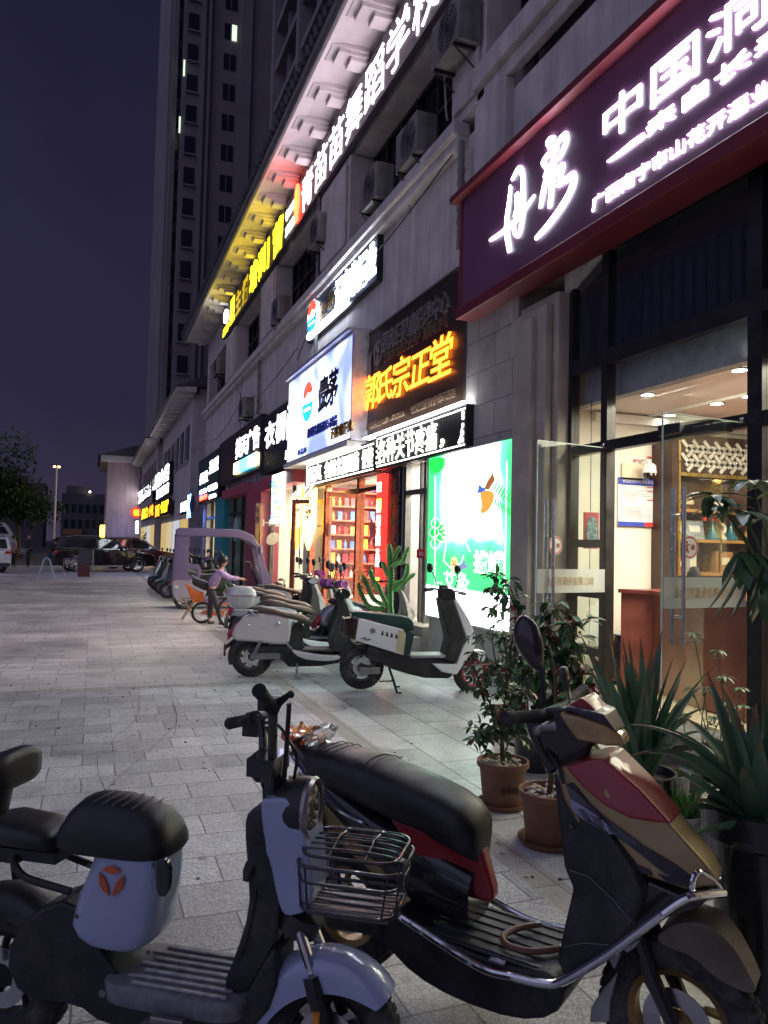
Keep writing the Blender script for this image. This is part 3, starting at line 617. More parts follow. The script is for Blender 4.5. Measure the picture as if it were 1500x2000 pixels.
areal('shop_ceiling_lamp', (6.2, 4.6, 3.05), 2.0, 2.4, 52, (1, .92, .72))
areal('shop_ceiling_lamp', (5.0, 5.0, 3.05), .15, 2.4, 30, (1, .92, .72), (0, radians(-12), 0))
areal('shop_ceiling_lamp', (6.4, 1.5, 3.05), 2.4, 3.4, 22, (1, .91, .68))
# front frame
F = MB(); X0, X1 = 4.66, 4.76
def post(y, wd, z0, z1): F.box(X0, X1, y-wd/2, y+wd/2, z0, z1)
for y, wd in ((6.84, .07), (6.26, .10), (4.42, .14), (2.2, .12), (.2, .12)): post(y, wd, .15, 4.55)
for z, h in ((2.58, .10), (3.46, .16), (4.58, .07)):
    for ya, yb in ((6.805, 6.31), (6.21, 4.49), (4.35, 2.26), (2.14, .26), (.14, -4.5)): F.box(X0+.003, X1-.003, yb, ya, z-h/2, z+h/2)
for z in (1.12, 1.62, .55): F.box(X0+.003, X1-.003, 6.31, 6.805, z-.04, z+.04)
FR = part('glazing_frame', F, ALU, smooth=0)
g = MB()
for ya, yb in ((6.805, 6.31), (6.21, 4.49), (4.35, 2.26), (2.14, .26)):
    g.box(4.70, 4.708, yb, ya, 3.54, 4.54)
g.build('pane', GLASS('upper pane', (.55, .58, .62), .06, .03, .07, (.10, .12, .17)), FR, off=O5, smooth=0)
g = MB()
for ya, yb, z0 in ((6.805, 6.31, .15), (6.21, 4.49, 2.63), (4.35, 2.26, .15), (2.14, .26, .15)): g.box(4.70, 4.708, yb, ya, z0, 3.38)
g.build('pane', CLEAR, FR, off=O5, smooth=0)
b = MB(); b.box(4.60, 4.655, 5.15, 5.42, 2.56, 2.66); b.box(4.56, 4.655, 4.62, 4.95, 2.50, 2.58); part('door_closer', b, BLKP, bevel=.008)
# slatted blind faintly seen above
b = MB()
for k in range(30): y = 6.7-k*.14; b.box(4.95, 4.97, y-.045, y+.045, 3.58, 4.3)
part('blind', b, M('pale blind slat', (.34, .34, .33), .7), smooth=0)
def glass_door(p0, p1, label, sticker_x, name='glass_door'):
    p0 = Vector((*p0, .17)); p1 = Vector((*p1, .17)); d = (p1-p0); L = d.length
    r = thing(name, label, 'door', p0, atan2(d.y, d.x), 'open glass doors of the wine shop')
    b = MB(); b.box(0, L, -.006, .006, 0, 2.38); b.build('pane', DOORG, r, smooth=0)
    b = MB()
    for s in (-1, 1):
        X_ = L-.16; b.tube([(X_, s*.05, .72), (X_, s*.05, 1.85)], .016, 12)
    for z in (.92, 1.65): b.tube([(X_, -.05, z), (X_, .05, z)], .009, 8)
    b.build('handle', STEEL, r)
    b = MB(); b.box(.02, L-.01, -.0085, .0085, .98, 1.2); bd = b.build('frosted_band', FROST, r, smooth=0)
    b = MB(); put_text(b, '山花开酒业有限公司', (L*.86, .011, 1.05), (-L*.66, 0, 0), (0, 0, .08), (0, .002, 0), .0); b.build('band_lettering', M('tan letter', (.40, .28, .12), .6), r, smooth=0)
    b = MB(); b.box(L, L+.006, -.006, .006, 0, 2.38); b.box(0, L, -.006, .006, 2.3802, 2.386); b.build('glass_edge', M('pale green glass edge', (.55, .68, .62), .15, coat=.5), r, smooth=0)
    c = (sticker_x, 0, 1.42); b = MB(); b.lathe([(0, .009), (.085, .009), (.085, .0115), (0, .0115)], 28, c, 'y'); s = b.build('sticker', M('sticker white', (.72, .70, .68), .6), r)
    rr = M('sticker red', (.5, .06, .05), .6); y_ = .0125
    b = MB(); b.lathe([(.068, y_), (.079, y_)], 28, c, 'y')
    b.ball((c[0]+.035, y_, c[2]+.035), .011, 8, 6); b.tube([(c[0]+.035, y_, c[2]+.022), (c[0]+.03, y_, c[2]-.01), (c[0]+.05, y_, c[2]-.04)], .006, 5); b.tube([(c[0]+.033, y_, c[2]+.015), (c[0]+.005, y_, c[2]+.02)], .005, 5); b.tube([(c[0]+.03, y_, c[2]-.01), (c[0]+.015, y_, c[2]-.04)], .006, 5)
    put_text(b, '推', (c[0]-.012, y_, c[2]-.02), (-.04, 0, 0), (0, 0, .04), (0, .002, 0)); b.build('sticker_print', rr, s, smooth=0)
    b = MB(); b.obox((.03, 0, 2.40), (.08, .03, .04)); b.obox((.03, 0, -.015), (.1, .03, .03)); b.build('hinge', STEEL, r, bevel=.004)
    return r
# the leaf faces the viewer with its -y side, so both leaves run from hinge to free edge reversed
def door_pair():
    for hy, fx, fy, lab, sx_ in ((6.22, 3.80, 6.08, 'left open glass door, edge on to the stone pillar, with round white push sticker', .66), (4.50, 3.79, 4.41, 'right open glass door in front of the counter, with long steel handles', .62)):
        glass_door((4.67, hy), (fx, fy), lab, sx_)
door_pair()
# counter: flat left face, curved right face
b = MB(); P = [onG(1207, 1318, .16), onG(1292, 1330, .16)]
arc = []
for k in range(13): a = radians(200+k*11); arc.append((6.55+.95*cos(a), 5.0+1.15*sin(a)))
c_out = [(5.15, 6.6)]+[(5.30-.18*sin(pi*k/12), 6.3-2.6*k/12) for k in range(13)]+[(7.4, 3.6), (7.4, 6.6)]
n = len(c_out)
b.add([(x, y, z) for z in (.16, 1.12) for x, y in c_out], [tuple(range(n-1, -1, -1)), tuple(range(n, 2*n))]+[(i, (i+1) % n, (i+1) % n+n, i+n) for i in range(n)])
r = thing('counter', 'red brown curved shop counter seen through the open doorway', 'counter', (6.2, 5.2, .15))
b.build('body', WOODR, r, off=(6.2, 5.2, .15), smooth=30)
b = MB(); co = [(x-.04 if x < 7 else x, y) for x, y in c_out]; b.add([(x, y, z) for z in (1.121, 1.16) for x, y in co], [tuple(range(n-1, -1, -1)), tuple(range(n, 2*n))]+[(i, (i+1) % n, (i+1) % n+n, i+n) for i in range(n)])
b.build('top', M('dark red top', (.20, .05, .04), .3, nz=(5, .2)), r, off=(6.2, 5.2, .15), smooth=30)
# dark device on the counter
r = thing('card_reader', 'small black rounded device standing on the counter', 'device', (5.55, 6.0, 1.16))
b = MB(); b.loft([ring_se((0, 0, z), hw, hd, 16, 3, (0, 1, 0), (1, 0, 0)) for z, hw, hd in ((0, .08, .06), (.015, .08, .06), (.02, .06, .04), (.1, .075, .035), (.19, .075, .03), (.24, .05, .025), (.255, .02, .015))]); b.build('casing', BLKP, r)
b = MB(); b.box(-.042, -.036, -.05, .05, .08, .2); b.build('screen', M('dim screen', (.02, .03, .05), .15), r)
# notice board on the side wall
def wallY(px, py, y): return onY(px, py, y)
Yw = 7.19
a, c = onY(1206, 932, Yw), onY(1291, 1030, Yw)
r = thing('notice_board', 'white licence notice board with blue header on the cream wall', 'notice board', (a.x, Yw, c.z))
o_ = tuple(r.location)
b = MB(); b.box(a.x, c.x, Yw-.02, Yw, c.z, a.z); b.build('sheet', M('notice paper', (.62, .66, .68), .6), r, off=o_, smooth=0)
b = MB(); b.box(a.x-.004, c.x+.004, Yw-.026, Yw-.021, a.z-.08, a.z); b.box(a.x-.004, (a.x+c.x)/2+.05, Yw-.026, Yw-.021, c.z, c.z+.05); b.build('blue_band', M('notice blue', (.03, .06, .38), .6), r, off=o_, smooth=0)
b = MB(); b.box((a.x+c.x)/2+.055, c.x+.004, Yw-.026, Yw-.021, c.z, c.z+.05)
for zz in (.75, .52, .47): b.box(a.x+.2, a.x+.3, Yw-.024, Yw-.021, c.z+zz, c.z+zz+.015)
for zz in (.8, .45, .4, .3): b.box(c.x-.22, c.x-.1, Yw-.024, Yw-.021, c.z+zz, c.z+zz+.012)
b.build('red_marks', M('notice red', (.5, .04, .05), .6), r, off=o_, smooth=0)
b = MB(); wd = c.x-a.x
put_text(b, '食品经营许可证信息公示栏', (a.x+.05, Yw-.0275, a.z-.06), (wd-.1, 0, 0), (0, 0, .04), (0, .001, 0)); b.build('header_lettering', M('sticker white', (.7, .7, .7)), r, off=o_, smooth=0)
b = MB()
for k in range(16):
    z = c.z+.08+k*.022
    if k not in (7, 8): b.box(a.x+.04, a.x+.04+random.uniform(.2, .42), Yw-.023, Yw-.0215, z, z+.006)
b.build('small_print', M('grey print', (.35, .36, .38), .7), r, off=o_, smooth=0)
b = MB(); b.box(a.x+.04, a.x+.32, Yw-.026, Yw-.0215, c.z+.52, c.z+.72); b.build('certificate', M('cream certificate', (.62, .55, .42), .6), r, off=o_, smooth=0)
# CCTV dome
p = onY(1280, 905, 6.9)
r = thing('security_camera', 'white dome security camera on a wall bracket above the notice board', 'security camera', (p.x, 7.19, p.z))
CAMW = M('camera white', (.7, .69, .64), .4)
b = MB(); b.box(-.05, .05, -.02, 0, -.06, .08); b.tube(spline([(0, -.01, .03), (0, -.1, .06), (0, -.18, .03), (0, -.19, -.01)], 5), .018, 8); b.build('bracket', CAMW, r, bevel=.005)
b = MB(); b.lathe([(0, .03), (.05, .025), (.075, 0), (.08, -.08), (.0, -.08)], 20, (0, -.19, -.02)); b.build('housing', CAMW, r)
b = MB(); b.ball((0, -.19, -.115), .068, 16, 10); b.build('dome', M('black dome', (.01, .01, .012), .08, coat=.5), r)
b = MB()
for s in (-1, 1):
    for k in range(3): b.box(s*.03-.006, s*.03+.006, -.262, -.254, -.13+k*.018, -.12+k*.018)
b.build('led_array', M('sticker white', (.7, .7, .7)), r)
# small picture hanging by the side pane
a, c = onY(1141, 1000, 6.6), onY(1169, 1072, 6.6)
r = thing('door_god_print', 'small red and teal folk print hanging behind the narrow side pane', 'picture', (a.x, 6.6, c.z)); o_ = tuple(r.location)
b = MB(); b.box(a.x, c.x, 6.6, 6.612, c.z, a.z); b.build('backing', M('folk red', (.35, .04, .05), .6), r, off=o_, smooth=0)
b = MB(); b.prism(chaikin([(a.x+.03, c.z+.02), (c.x-.02, c.z+.02), (c.x-.015, a.z-.1), ((a.x+c.x)/2, a.z-.02), (a.x+.02, a.z-.12)]), 6.590, 6.598); b.build('figure', M('folk teal', (.10, .17, .18), .6, nz=(40, .9)), r, off=o_, smooth=0)
b = MB(); b.tube([((a.x+c.x)/2, 6.62, a.z), ((a.x+c.x)/2, 6.62, 3.1)], .004, 5); b.tube([((a.x+c.x)/2, 6.62, c.z), ((a.x+c.x)/2, 6.62, .5)], .004, 5); b.build('cord', BLKP, r, off=o_)
# display cabinet with lattice header
Yc = 7.0
a, c = onY(1296, 855, Yc), onY(1560, 1150, Yc)
x0, x1 = a.x, c.x+.6
def zc(py, px=1400): return onY(px, py, Yc).z
zt, zl0, zs1, zs2, zb = a.z+.04, zc(930), zc(1000), zc(1060), .16
zs = [zc(998), zc(1055), zc(1118)]
r = thing('display_cabinet', 'dark wood display cabinet with white lattice header behind the counter', 'cabinet', (x0, Yc, .15)); o_ = tuple(r.location)
b = MB(); b.box(x0, x1, Yc+.16, Yc+.19, .16, zt); b.box(x0, x0+.09, Yc-.14, Yc+.158, .16, zt); b.box(x0+.093, x1, Yc-.14, Yc+.158, .16, zs[2]-.25)
b.box(x0+.093, x1, Yc-.14, Yc-.1, zl0, zt); b.build('carcass', WOODD, r, off=o_, smooth=0)
for z in zs: b = MB(); b.box(x0+.092, x1, Yc-.12, Yc+.157, z-.035, z); b.build('shelf', M('ochre shelf', (.36, .19, .05), .45, nz=(5, .2)), r, off=o_, smooth=0)
b = MB(); b.box(x0+.093, x0+.12, Yc-.145, Yc-.141, zs[2], zt); b.box(x0+.093, x1, Yc-.147, Yc-.141, zl0-.04, zl0); b.box(x0+.72, x0+.74, Yc-.12, Yc+.15, zs[2], zl0-.04); b.build('gilt_edge', GOLDM, r, off=o_, smooth=0)
b = MB(); hgt = zt-zl0; cw = .165
k = 0
def ybar(cx, cz, ang, L, wd=.040):
    dx, dz = cos(ang), sin(ang); nx, nz_ = -dz, dx
    q = [(cx-dx*L/2-nx*wd/2, cz-dz*L/2-nz_*wd/2), (cx+dx*L/2-nx*wd/2, cz+dz*L/2-nz_*wd/2), (cx+dx*L/2+nx*wd/2, cz+dz*L/2+nz_*wd/2), (cx-dx*L/2+nx*wd/2, cz-dz*L/2+nz_*wd/2)]
    if min(p_[1] for p_ in q) > zl0 and max(p_[1] for p_ in q) < zt and min(p_[0] for p_ in q) > x0+.1: b.prism(q, Yc-.160, Yc-.146)
s_ = .088
for i in range(-2, 40):
    for j in range(-3, 12):
        ux, uz = i*s_*1.0, j*s_*1.0
        cx = x0+.1+(ux+uz)*.9; cz = zl0-.35+(uz-ux)*.9+.9
        if not (zl0-.1 < cz < zt+.1 and cx < x1): continue
        if (i+j) % 2 == 0: ybar(cx, cz, pi/4, .16); ybar(cx+.04, cz+.04, -pi/4, .10)
        else: ybar(cx, cz, -pi/4, .16); ybar(cx+.04, cz-.04, pi/4, .10)
b.build('lattice', M('lattice white', (.62, .58, .5), .6), r, off=o_, smooth=0)
areal('cabinet_lamp', ((x0+x1)/2, Yc-.02, zl0-.05), 1.6, .05, 1.6, (1, .85, .6))
# bottles and gifts on its shelves
def bottle(px, z, prof, mt, name, lab, grp='bottles and jars on the display cabinet shelves', extra=None):
    p = onY(px, 1040, Yc-.0); r = thing(name, lab, 'bottle', (p.x, Yc-.02, z), 0, grp)
    b = MB(); b.lathe(prof, 18); b.build('body', mt, r)
    if extra: extra(r)
    return r
TEALG = M('teal glaze', (.02, .13, .16), .15, coat=.6); IVORY = M('ivory glaze', (.6, .55, .42), .2, coat=.5); AMBER = M('amber glaze', (.5, .28, .06), .2, coat=.5); BRNZ = M('brown glaze', (.12, .06, .03), .2, coat=.5)
TASS = M('red tassel', (.5, .02, .02), .7)
tear = [(0, 0), (.075, .0), (.08, .02), (.06, .06), (.025, .13), (.012, .2), (.016, .22), (0, .23)]
gourd = [(0, 0), (.05, 0), (.075, .05), (.06, .1), (.035, .125), (.045, .16), (.03, .2), (.012, .215), (.014, .25), (0, .255)]
flat_ = [(0, 0), (.06, 0), (.105, .06), (.10, .12), (.05, .17), (.015, .2), (.018, .25), (0, .26)]
def stop(r): b = MB(); b.lathe([(0, .22), (.02, .22), (.02, .25), (0, .255)], 10); b.build('stopper', TASS, r)
bottle(1389, zs[1], tear, TEALG, 'liquor_bottle', 'teal drop shaped bottle left of the ivory ring bottle', extra=stop)
bottle(1425, zs[1], tear, TEALG, 'liquor_bottle', 'teal drop shaped bottle right of the ivory ring bottle', extra=stop)
bottle(1462, zs[1], gourd, AMBER, 'gourd_bottle', 'amber gourd bottle at the right of the middle shelf', extra=stop)
def ringe(r): b = MB(); b.tube([(.055*cos(2*pi*k/16), 0, .13+.055*sin(2*pi*k/16)) for k in range(16)], .022, 8, loop=True); b.build('ring', IVORY, r)
bottle(1406, zs[1], [(0, 0), (.06, 0), (.065, .02), (.04, .06), (.02, .075), (0, .075)], IVORY, 'ring_bottle', 'ivory ring shaped bottle between two teal bottles', extra=ringe)
def lab_(r): b = MB(); b.lathe([(.1015, .05), (.109, .07), (.104, .1)], 18); b.build('label', M('paper label', (.5, .42, .25), .6), r)
bottle(1333, zs[0], flat_, BRNZ, 'liquor_bottle', 'squat brown flask on the top shelf under the lattice', extra=lab_)
bottle(1400, zs[0], flat_, BRNZ, 'liquor_bottle', 'brown flask in the middle of the top shelf', extra=lab_); bottle(1478, zs[0], gourd, BRNZ, 'gourd_bottle', 'brown gourd at the right end of the top shelf', extra=stop)
def giftbox(px, z, w_, h, mt, lab, d=.1, lid=None, tilt=0):
    p = onY(px, 1040, Yc); r = thing('gift_box', lab, 'box', (p.x, Yc-.03, z), 0, 'boxes on the display cabinet shelves')
    b = MB(); b.obox((0, 0, h/2), (w_, d, h)); o = b.build('box', mt, r, bevel=.006); o.rotation_euler[0] = tilt
    b = MB(); b.obox((0, -d/2-.004, h*.55), (w_*.55, .003, h*.35)); o = b.build('label', lid or M('gift label', (.7, .6, .4), .5), r); o.rotation_euler[0] = tilt
giftbox(1318, zs[1], .14, .2, M('gold box', (.6, .42, .02), .4), 'yellow gift box at the left end of the middle shelf')
giftbox(1354, zs[1], .28, .22, M('photo card', (.25, .27, .28), .3, nz=(30, .5)), 'tilted picture card with white writing on the middle shelf', .02, M('card white', (.6, .6, .55)), -.2)
giftbox(1318, zs[2], .1, .17, M('red box', (.42, .03, .03), .4), 'red box on the lowest open shelf')
giftbox(1345, zs[2], .09, .2, M('white flask', (.6, .6, .58), .3), 'white flask box next to the red box'); giftbox(1406, zs[2], .24, .24, M('carton', (.32, .16, .06), .6), 'brown carton with pale label on the lowest open shelf')
for px, py in ((1313, 1012), (1376, 1000)):
    p = onY(px, py, Yc-.16); b = MB(); b.tube([(p.x, p.y, p.z+.12), (p.x, p.y, p.z)], [.004, .012], 6); b.lathe([(0, .02), (.014, .01), (.016, -.01), (.02, -.1), (0, -.1)], 8, tuple(p)); tag(b.build('red_tassel', TASS), 'red tassel hanging from the lattice edge, %s' % ('by the yellow box' if px < 1350 else 'above the tilted card'), 'tassel', 'red tassels on the display cabinet')
# round stool/barrel just inside
p = onG(1222, 1320, .16)
r = thing('wine_barrel', 'dark decorated barrel with a pale ring standing inside the doorway', 'barrel', (5.35, 6.75, .15))
b = MB(); b.lathe([(0, 0), (.15, 0), (.19, .12), (.2, .26), (.18, .42), (.14, .5), (0, .5)], 22); b.build('body', M('dark jar glaze', (.05, .03, .025), .2, coat=.4, nz=(30, .6)), r)
b = MB(); b.lathe([(.14, .5), (.22, .52), (.22, .535), (.05, .56), (0, .56)], 22); b.build('lid', STEEL, r)

# pipes and slack cables on the facade
PIPEM = M('grey drain pipe', (.20, .19, .18), .6, nz=(5, .3))
for y_, x_, z0_, z1_ in ((9.1, 4.44, 5.5, 7.0), (16.35, 4.48, 5.6, 9.3), (22.75, 4.5, 5.4, 9.3)):
    b = MB(); b.tube([(x_, y_, z0_), (x_, y_, z1_)], .045, 10)
    for k in range(5): z_ = z0_+.4+(z1_-z0_-.8)*k/4; b.lathe([(.047, z_-.03), (.056, z_-.03), (.056, z_+.03), (.047, z_+.03)], 10, (x_, y_, 0))
    part('drain_pipe', b, PIPEM)
CABL = ['slack black cable from the drain pipe past the dazzling emblem sign', 'longest black cable sagging over the far shop signs to the building end', 'short black cable rising from the clothes shop sign to the ledge', 'black cable hanging straight down the wall over the rainbow bar sign']
for pts in ([(4.4, 9.3, 6.9), (4.36, 12.2, 6.55), (4.4, 15.5, 6.75), (4.38, 17.6, 5.9)], [(4.4, 17.7, 6.2), (4.3, 21, 5.75), (4.4, 25, 6.1), (4.4, 30, 5.6), (4.4, 34.5, 6.0)], [(4.4, 21.6, 5.5), (4.36, 23.4, 5.45), (4.4, 26, 6.9)], [(4.45, 25.2, 7.0), (4.4, 25.3, 6.2), (4.42, 25.2, 5.3)]):
    b = MB(); b.tube(spline(pts, 8), .011, 5); tag(b.build('cable', BLKP), CABL.pop(0), 'cable', 'slack cables on the facade')
# ================================================================ green light box and the clinic
GB0 = onX(842, 896, 4.42); GB1 = onX(1017, 849, 4.42)
yl, yr, z0, z1 = 9.9, 7.46, .60, 2.80
def GREENPRINT():
    mt = bpy.data.materials.new('green poster print'); mt.use_nodes = True; n, l = mt.node_tree.nodes, mt.node_tree.links; b = n['Principled BSDF']
    t = n.new('ShaderNodeTexCoord'); sp = n.new('ShaderNodeSeparateXYZ'); l.new(t.outputs['Object'], sp.inputs[0])
    def mrange(src, a, b_, c, d):
        r = n.new('ShaderNodeMapRange'); r.inputs[1].default_value = a; r.inputs[2].default_value = b_; r.inputs[3].default_value = c; r.inputs[4].default_value = d; l.new(src, r.inputs[0]); return r.outputs[0]
    # printed artwork: pale middle, green corners, green lower panel, white footer
    yy = mrange(sp.outputs[1], -1.2, 1.2, -1, 1); zz = mrange(sp.outputs[2], 0, 2.2, 0, 1)
    no = n.new('ShaderNodeTexNoise'); no.inputs['Scale'].default_value = 2.2; l.new(t.outputs['Object'], no.inputs['Vector'])
    ab = n.new('ShaderNodeMath'); ab.operation = 'ABSOLUTE'; l.new(yy, ab.inputs[0])
    e1 = mrange(ab.outputs[0], .45, 1.0, 0, 1)
    low = mrange(zz, .62, .30, 0, 1)
    mx = n.new('ShaderNodeMath'); mx.operation = 'MAXIMUM'; l.new(e1, mx.inputs[0]); l.new(low, mx.inputs[1])
    ad = n.new('ShaderNodeMath'); ad.operation = 'MULTIPLY_ADD'; ad.inputs[1].default_value = .5; l.new(no.outputs[0], ad.inputs[0]); l.new(mx.outputs[0], ad.inputs[2])
    cr = n.new('ShaderNodeValToRGB'); e = cr.color_ramp.elements
    e[0].position = .32; e[0].color = (1, 1, 1, 1); e[1].position = 1.0; e[1].color = (.012, .26, .06, 1); q = e.new(.50); q.color = (.50, .86, .66, 1); q = e.new(.76); q.color = (.05, .48, .16, 1)
    l.new(ad.outputs[0], cr.inputs[0])
    ft = n.new('ShaderNodeMath'); ft.operation = 'LESS_THAN'; ft.inputs[1].default_value = .19; l.new(zz, ft.inputs[0])
    mi = n.new('ShaderNodeMixRGB'); l.new(ft.outputs[0], mi.inputs[0]); l.new(cr.outputs[0], mi.inputs[1]); mi.inputs[2].default_value = (.9, .94, 1, 1)
    l.new(mi.outputs[0], b.inputs['Emission Color']); b.inputs['Emission Strength'].default_value = 1.6; b.inputs['Roughness'].default_value = .15
    b.inputs['Base Color'].default_value = (.3, .3, .3, 1)
    return mt
r = thing('light_box_sign', 'large glowing green and white cupping therapy light box beside the stone pillar', 'sign', (4.42, (yl+yr)/2, z0)); off = tuple(r.location)
b = MB(); b.box(4.42, 4.425, yr, yl, z0, z1); b.build('glowing_face', GREENPRINT(), r, off=off, smooth=0)
b = MB(); b.box(4.428, 4.56, yr-.03, yl+.03, z0-.03, z1+.03)
b.box(4.40, 4.427, yr-.03, yr-.002, z0-.03, z1+.03); b.box(4.40, 4.427, yl+.002, yl+.03, z0-.03, z1+.03)
b.build('casing', M('grey box casing', (.42, .42, .42), .4, .5), r, off=off, smooth=0)
GWHT = EM('poster white', (.95, 1, .95), 1.2); GGRN = EM('poster green', (.01, .34, .04), .9); GLT = EM('poster pale line', (.5, .85, .62), .9)
def gz(px, py): p = onX(px, py, 4.415); return p.y, p.z
b = MB()
for t in (('拔罐', (925, 1092), (985, 1088), 1118, 1075, .02), ('艾灸', (866, 1140), (916, 1140), 1150, 1115, .0)):
    a = onX(t[1][0], t[1][1], 4.415); c = onX(t[2][0], t[2][1], 4.415); zb = onX(t[1][0], t[3], 4.415).z; zt = onX(t[1][0], t[4], 4.415).z
    wall_text(b, t[0], 4.416, a.y, c.y, zb, zt, .004, t[5])
b.build('poster_lettering', GWHT, r, off=off, smooth=0)
b = MB()
def gline(pts, rad=.008): b.tube([(4.415, *gz(*p)) for p in pts], rad, 5)
gline([(850, 930), (849, 1160), (905, 1165), (905, 1172), (955, 1176), (955, 1168), (985, 1170), (990, 900)])
gline([(846, 1050), (860, 1042), (872, 1060), (866, 1095), (880, 1110), (900, 1100), (905, 1085)], .007); gline([(860, 1035), (880, 1030), (905, 1050), (918, 1078)], .007); gline([(846, 1150), (862, 1150), (862, 1138), (852, 1138)], .006)
for c in ((848, 1040), (850, 1062), (851, 1022)):
    P_ = [(c[0]+9*cos(2*pi*k/12), c[1]+10*sin(2*pi*k/12)) for k in range(13)]; gline(P_, .006)
b.build('poster_line_drawing', GLT, r, off=off)
b = MB()
for (cx, cy, da, n0, L) in ((1022, 985, 1, 14, 60), (838, 1040, 0, 10, 34), (838, 902, 2, 9, 34)):
    for k in range(n0):
        if da == 1: p0 = (cx-62+k*5, cy-22+k*4); p1 = (p0[0]+5+k*1.0, p0[1]+30-k*.6); p2 = (p0[0]+14, p0[1]-26)
        elif da == 0: a = radians(-80+k*18); p0 = (cx, cy); p1 = (cx+L*cos(a), cy+L*sin(a)); p2 = p1
        else: a = radians(-10+k*11); p0 = (cx, cy); p1 = (cx+L*cos(a), cy+L*sin(a)*.9); p2 = p1
        for q_ in ((p1, p2) if da == 1 else (p1,)):
            A, B_ = Vector((4.4165, *gz(*p0))), Vector((4.4165, *gz(*q_))); d = B_-A
            b.leaf(A, d, (1, 0, 0), d.length, d.length*.16, 0, 3, 0)
b.build('poster_leaves', GGRN, r, off=off, recalc=False)
b = MB(); b.prismX([gz(*p) for p in chaikin([(936, 962), (945, 957), (967, 960), (962, 985), (950, 1002), (937, 1003), (942, 985)])], 4.4135, 4.4165); b.build('poster_foot', EM('poster skin', (.75, .30, .05), .42), r, off=off)
b = MB(); b.prismX([gz(*p) for p in [(946, 955), (952, 940), (960, 928), (963, 922), (967, 938), (955, 957)]], 4.411, 4.4133); b.build('poster_cup', EM('poster rust', (.30, .10, .03), .4), r, off=off, smooth=0)
b = MB(); b.prismX([gz(*p) for p in [(932, 965), (936, 946), (944, 953), (949, 950), (948, 958)]], 4.411, 4.4133); b.build('poster_cloth', EM('poster blue', (.04, .11, .42), .5), r, off=off, smooth=0)
b = MB()
c = gz(885, 1105)
for px, py, rad_ in ((887, 1102, .10),): disc(b, 4.4165, *gz(px, py), rad_, rad_, .003, 20)
b.build('poster_disc', EM('poster cream', (.9, .55, .25), .6), r, off=off)
b = MB()
for k, (dy, dz) in enumerate(((.0, 0), (.03, .04), (-.03, .03))): b.tube([(4.412, *[u+v for u, v in zip(gz(887, 1102), (dy+.035*cos(t), dz-.02+.03*sin(t)))]) for t in [2*pi*q/9 for q in range(10)]], .006, 4)
b.build('poster_scroll', EM('poster brown', (.3, .1, .02), .7), r, off=off)
b = MB(); b.prismX([gz(*p) for p in [(889, 1110), (905, 1098), (906, 1088), (910, 1104), (919, 1106), (905, 1112), (896, 1118)]], 4.413, 4.4165); b.build('poster_bird', EM('poster slate', (.2, .25, .45), .4), r, off=off, smooth=0)
b = MB()
for k in range(6): y_ = .0; put = gz(900+k*14, 1212+k*3.2); b.box(4.414, 4.4165, put[0]-.03, put[0]+.03, put[1]-.02, put[1]+.01)
for k in range(4): put = gz(846, 1180+k*6); b.box(4.414, 4.4165, put[0]-.05, put[0]+.02, put[1]-.01, put[1]+.01)
b.build('footer_print', EM('poster grey green', (.3, .55, .4), .6), r, off=off, smooth=0)
b = MB(); b.box(4.46, 4.499, 7.5, 9.9, 0, .565); part('plinth_wall', b, M('pale plinth', (.42, .41, .38), .7, nz=(4, .15)), smooth=0)
# steps and clinic doorway
b = MB()
for k in range(3): b.box(3.9+.24*k, 4.66 if k == 2 else 3.9+.24*(k+1)-.002, 9.95, 11.26, 0, .14*(k+1))
part('entrance_steps', b, M('step slabs', (.30, .29, .27), .55, nz=(6, .2)), bevel=.008)
b = MB(); b.box(4.66, 9.6, 9.0, 17.0, 0, .42); part('shop_floor', b, M('tile floor', (.45, .42, .38), .3), smooth=0)
b = MB(); b.box(4.7, 9.6, 9.0, 17.0, 2.95, 3.1); part('shop_ceiling', b, CEIL, smooth=0)
b = MB(); b.box(6.2, 6.3, 9.0, 11.4, .42, 2.95); b.box(4.9, 9.6, 11.5, 11.6, .42, 2.95); b.box(4.9, 9.6, 8.9, 9.0, .42, 2.95); part('partition', b, CREAM, smooth=0)
areal('clinic_lamp', (5.5, 10.2, 2.9), 1, 1.6, 60, (1, .95, .85))
b = MB()
for y_, wd in ((9.6, .06), (9.95, .05), (10.45, .09), (10.62, .05), (11.24, .1)): b.box(4.6, 4.7, y_-wd/2, y_+wd/2, .42, 2.82)
b.box(4.61, 4.69, 9.63, 11.19, 2.35, 2.43)
fr = part('glazing_frame', b, M('grey door frame', (.12, .12, .12), .4, .6), smooth=0)
g = MB(); g.box(4.645, 4.655, 9.98, 10.4, .44, 2.34); g.build('pane', CLEAR, fr, off=O5, smooth=0)
PLQ = M('maroon plaque', (.22, .015, .03), .5)
for k, py in enumerate((955, 985, 1012)):
    p = onX(828, py, 6.15); b = MB(); b.box(6.17, 6.195, p.y-.32, p.y+.32, p.z-.15, p.z+.15); t = tag(b.build('wall_plaque', PLQ, smooth=0), ['topmost of the three maroon plaques inside the clinic door', 'middle of the three maroon plaques inside the clinic door', 'lowest of the three maroon plaques inside the clinic door'][k], 'plaque', 'maroon plaques in the clinic')
    b = MB()
    for j in range(3):
        for i in range(4): b.box(6.165, 6.169, p.y-.26+i*.14, p.y-.17+i*.14, p.z-.1+j*.07, p.z-.07+j*.07)
    b.build('plaque_print', M('pink print', (.5, .3, .3), .6), t, smooth=0)
p = onX(823, 1082, 4.60); b = MB(); b.box(4.585, 4.598, p.y-.16, p.y+.14, p.z-.06, p.z+.07); t = tag(b.build('push_plate', M('red plate', (.5, .02, .04), .4), smooth=0), 'small red plate with white word on the clinic door', 'sign')
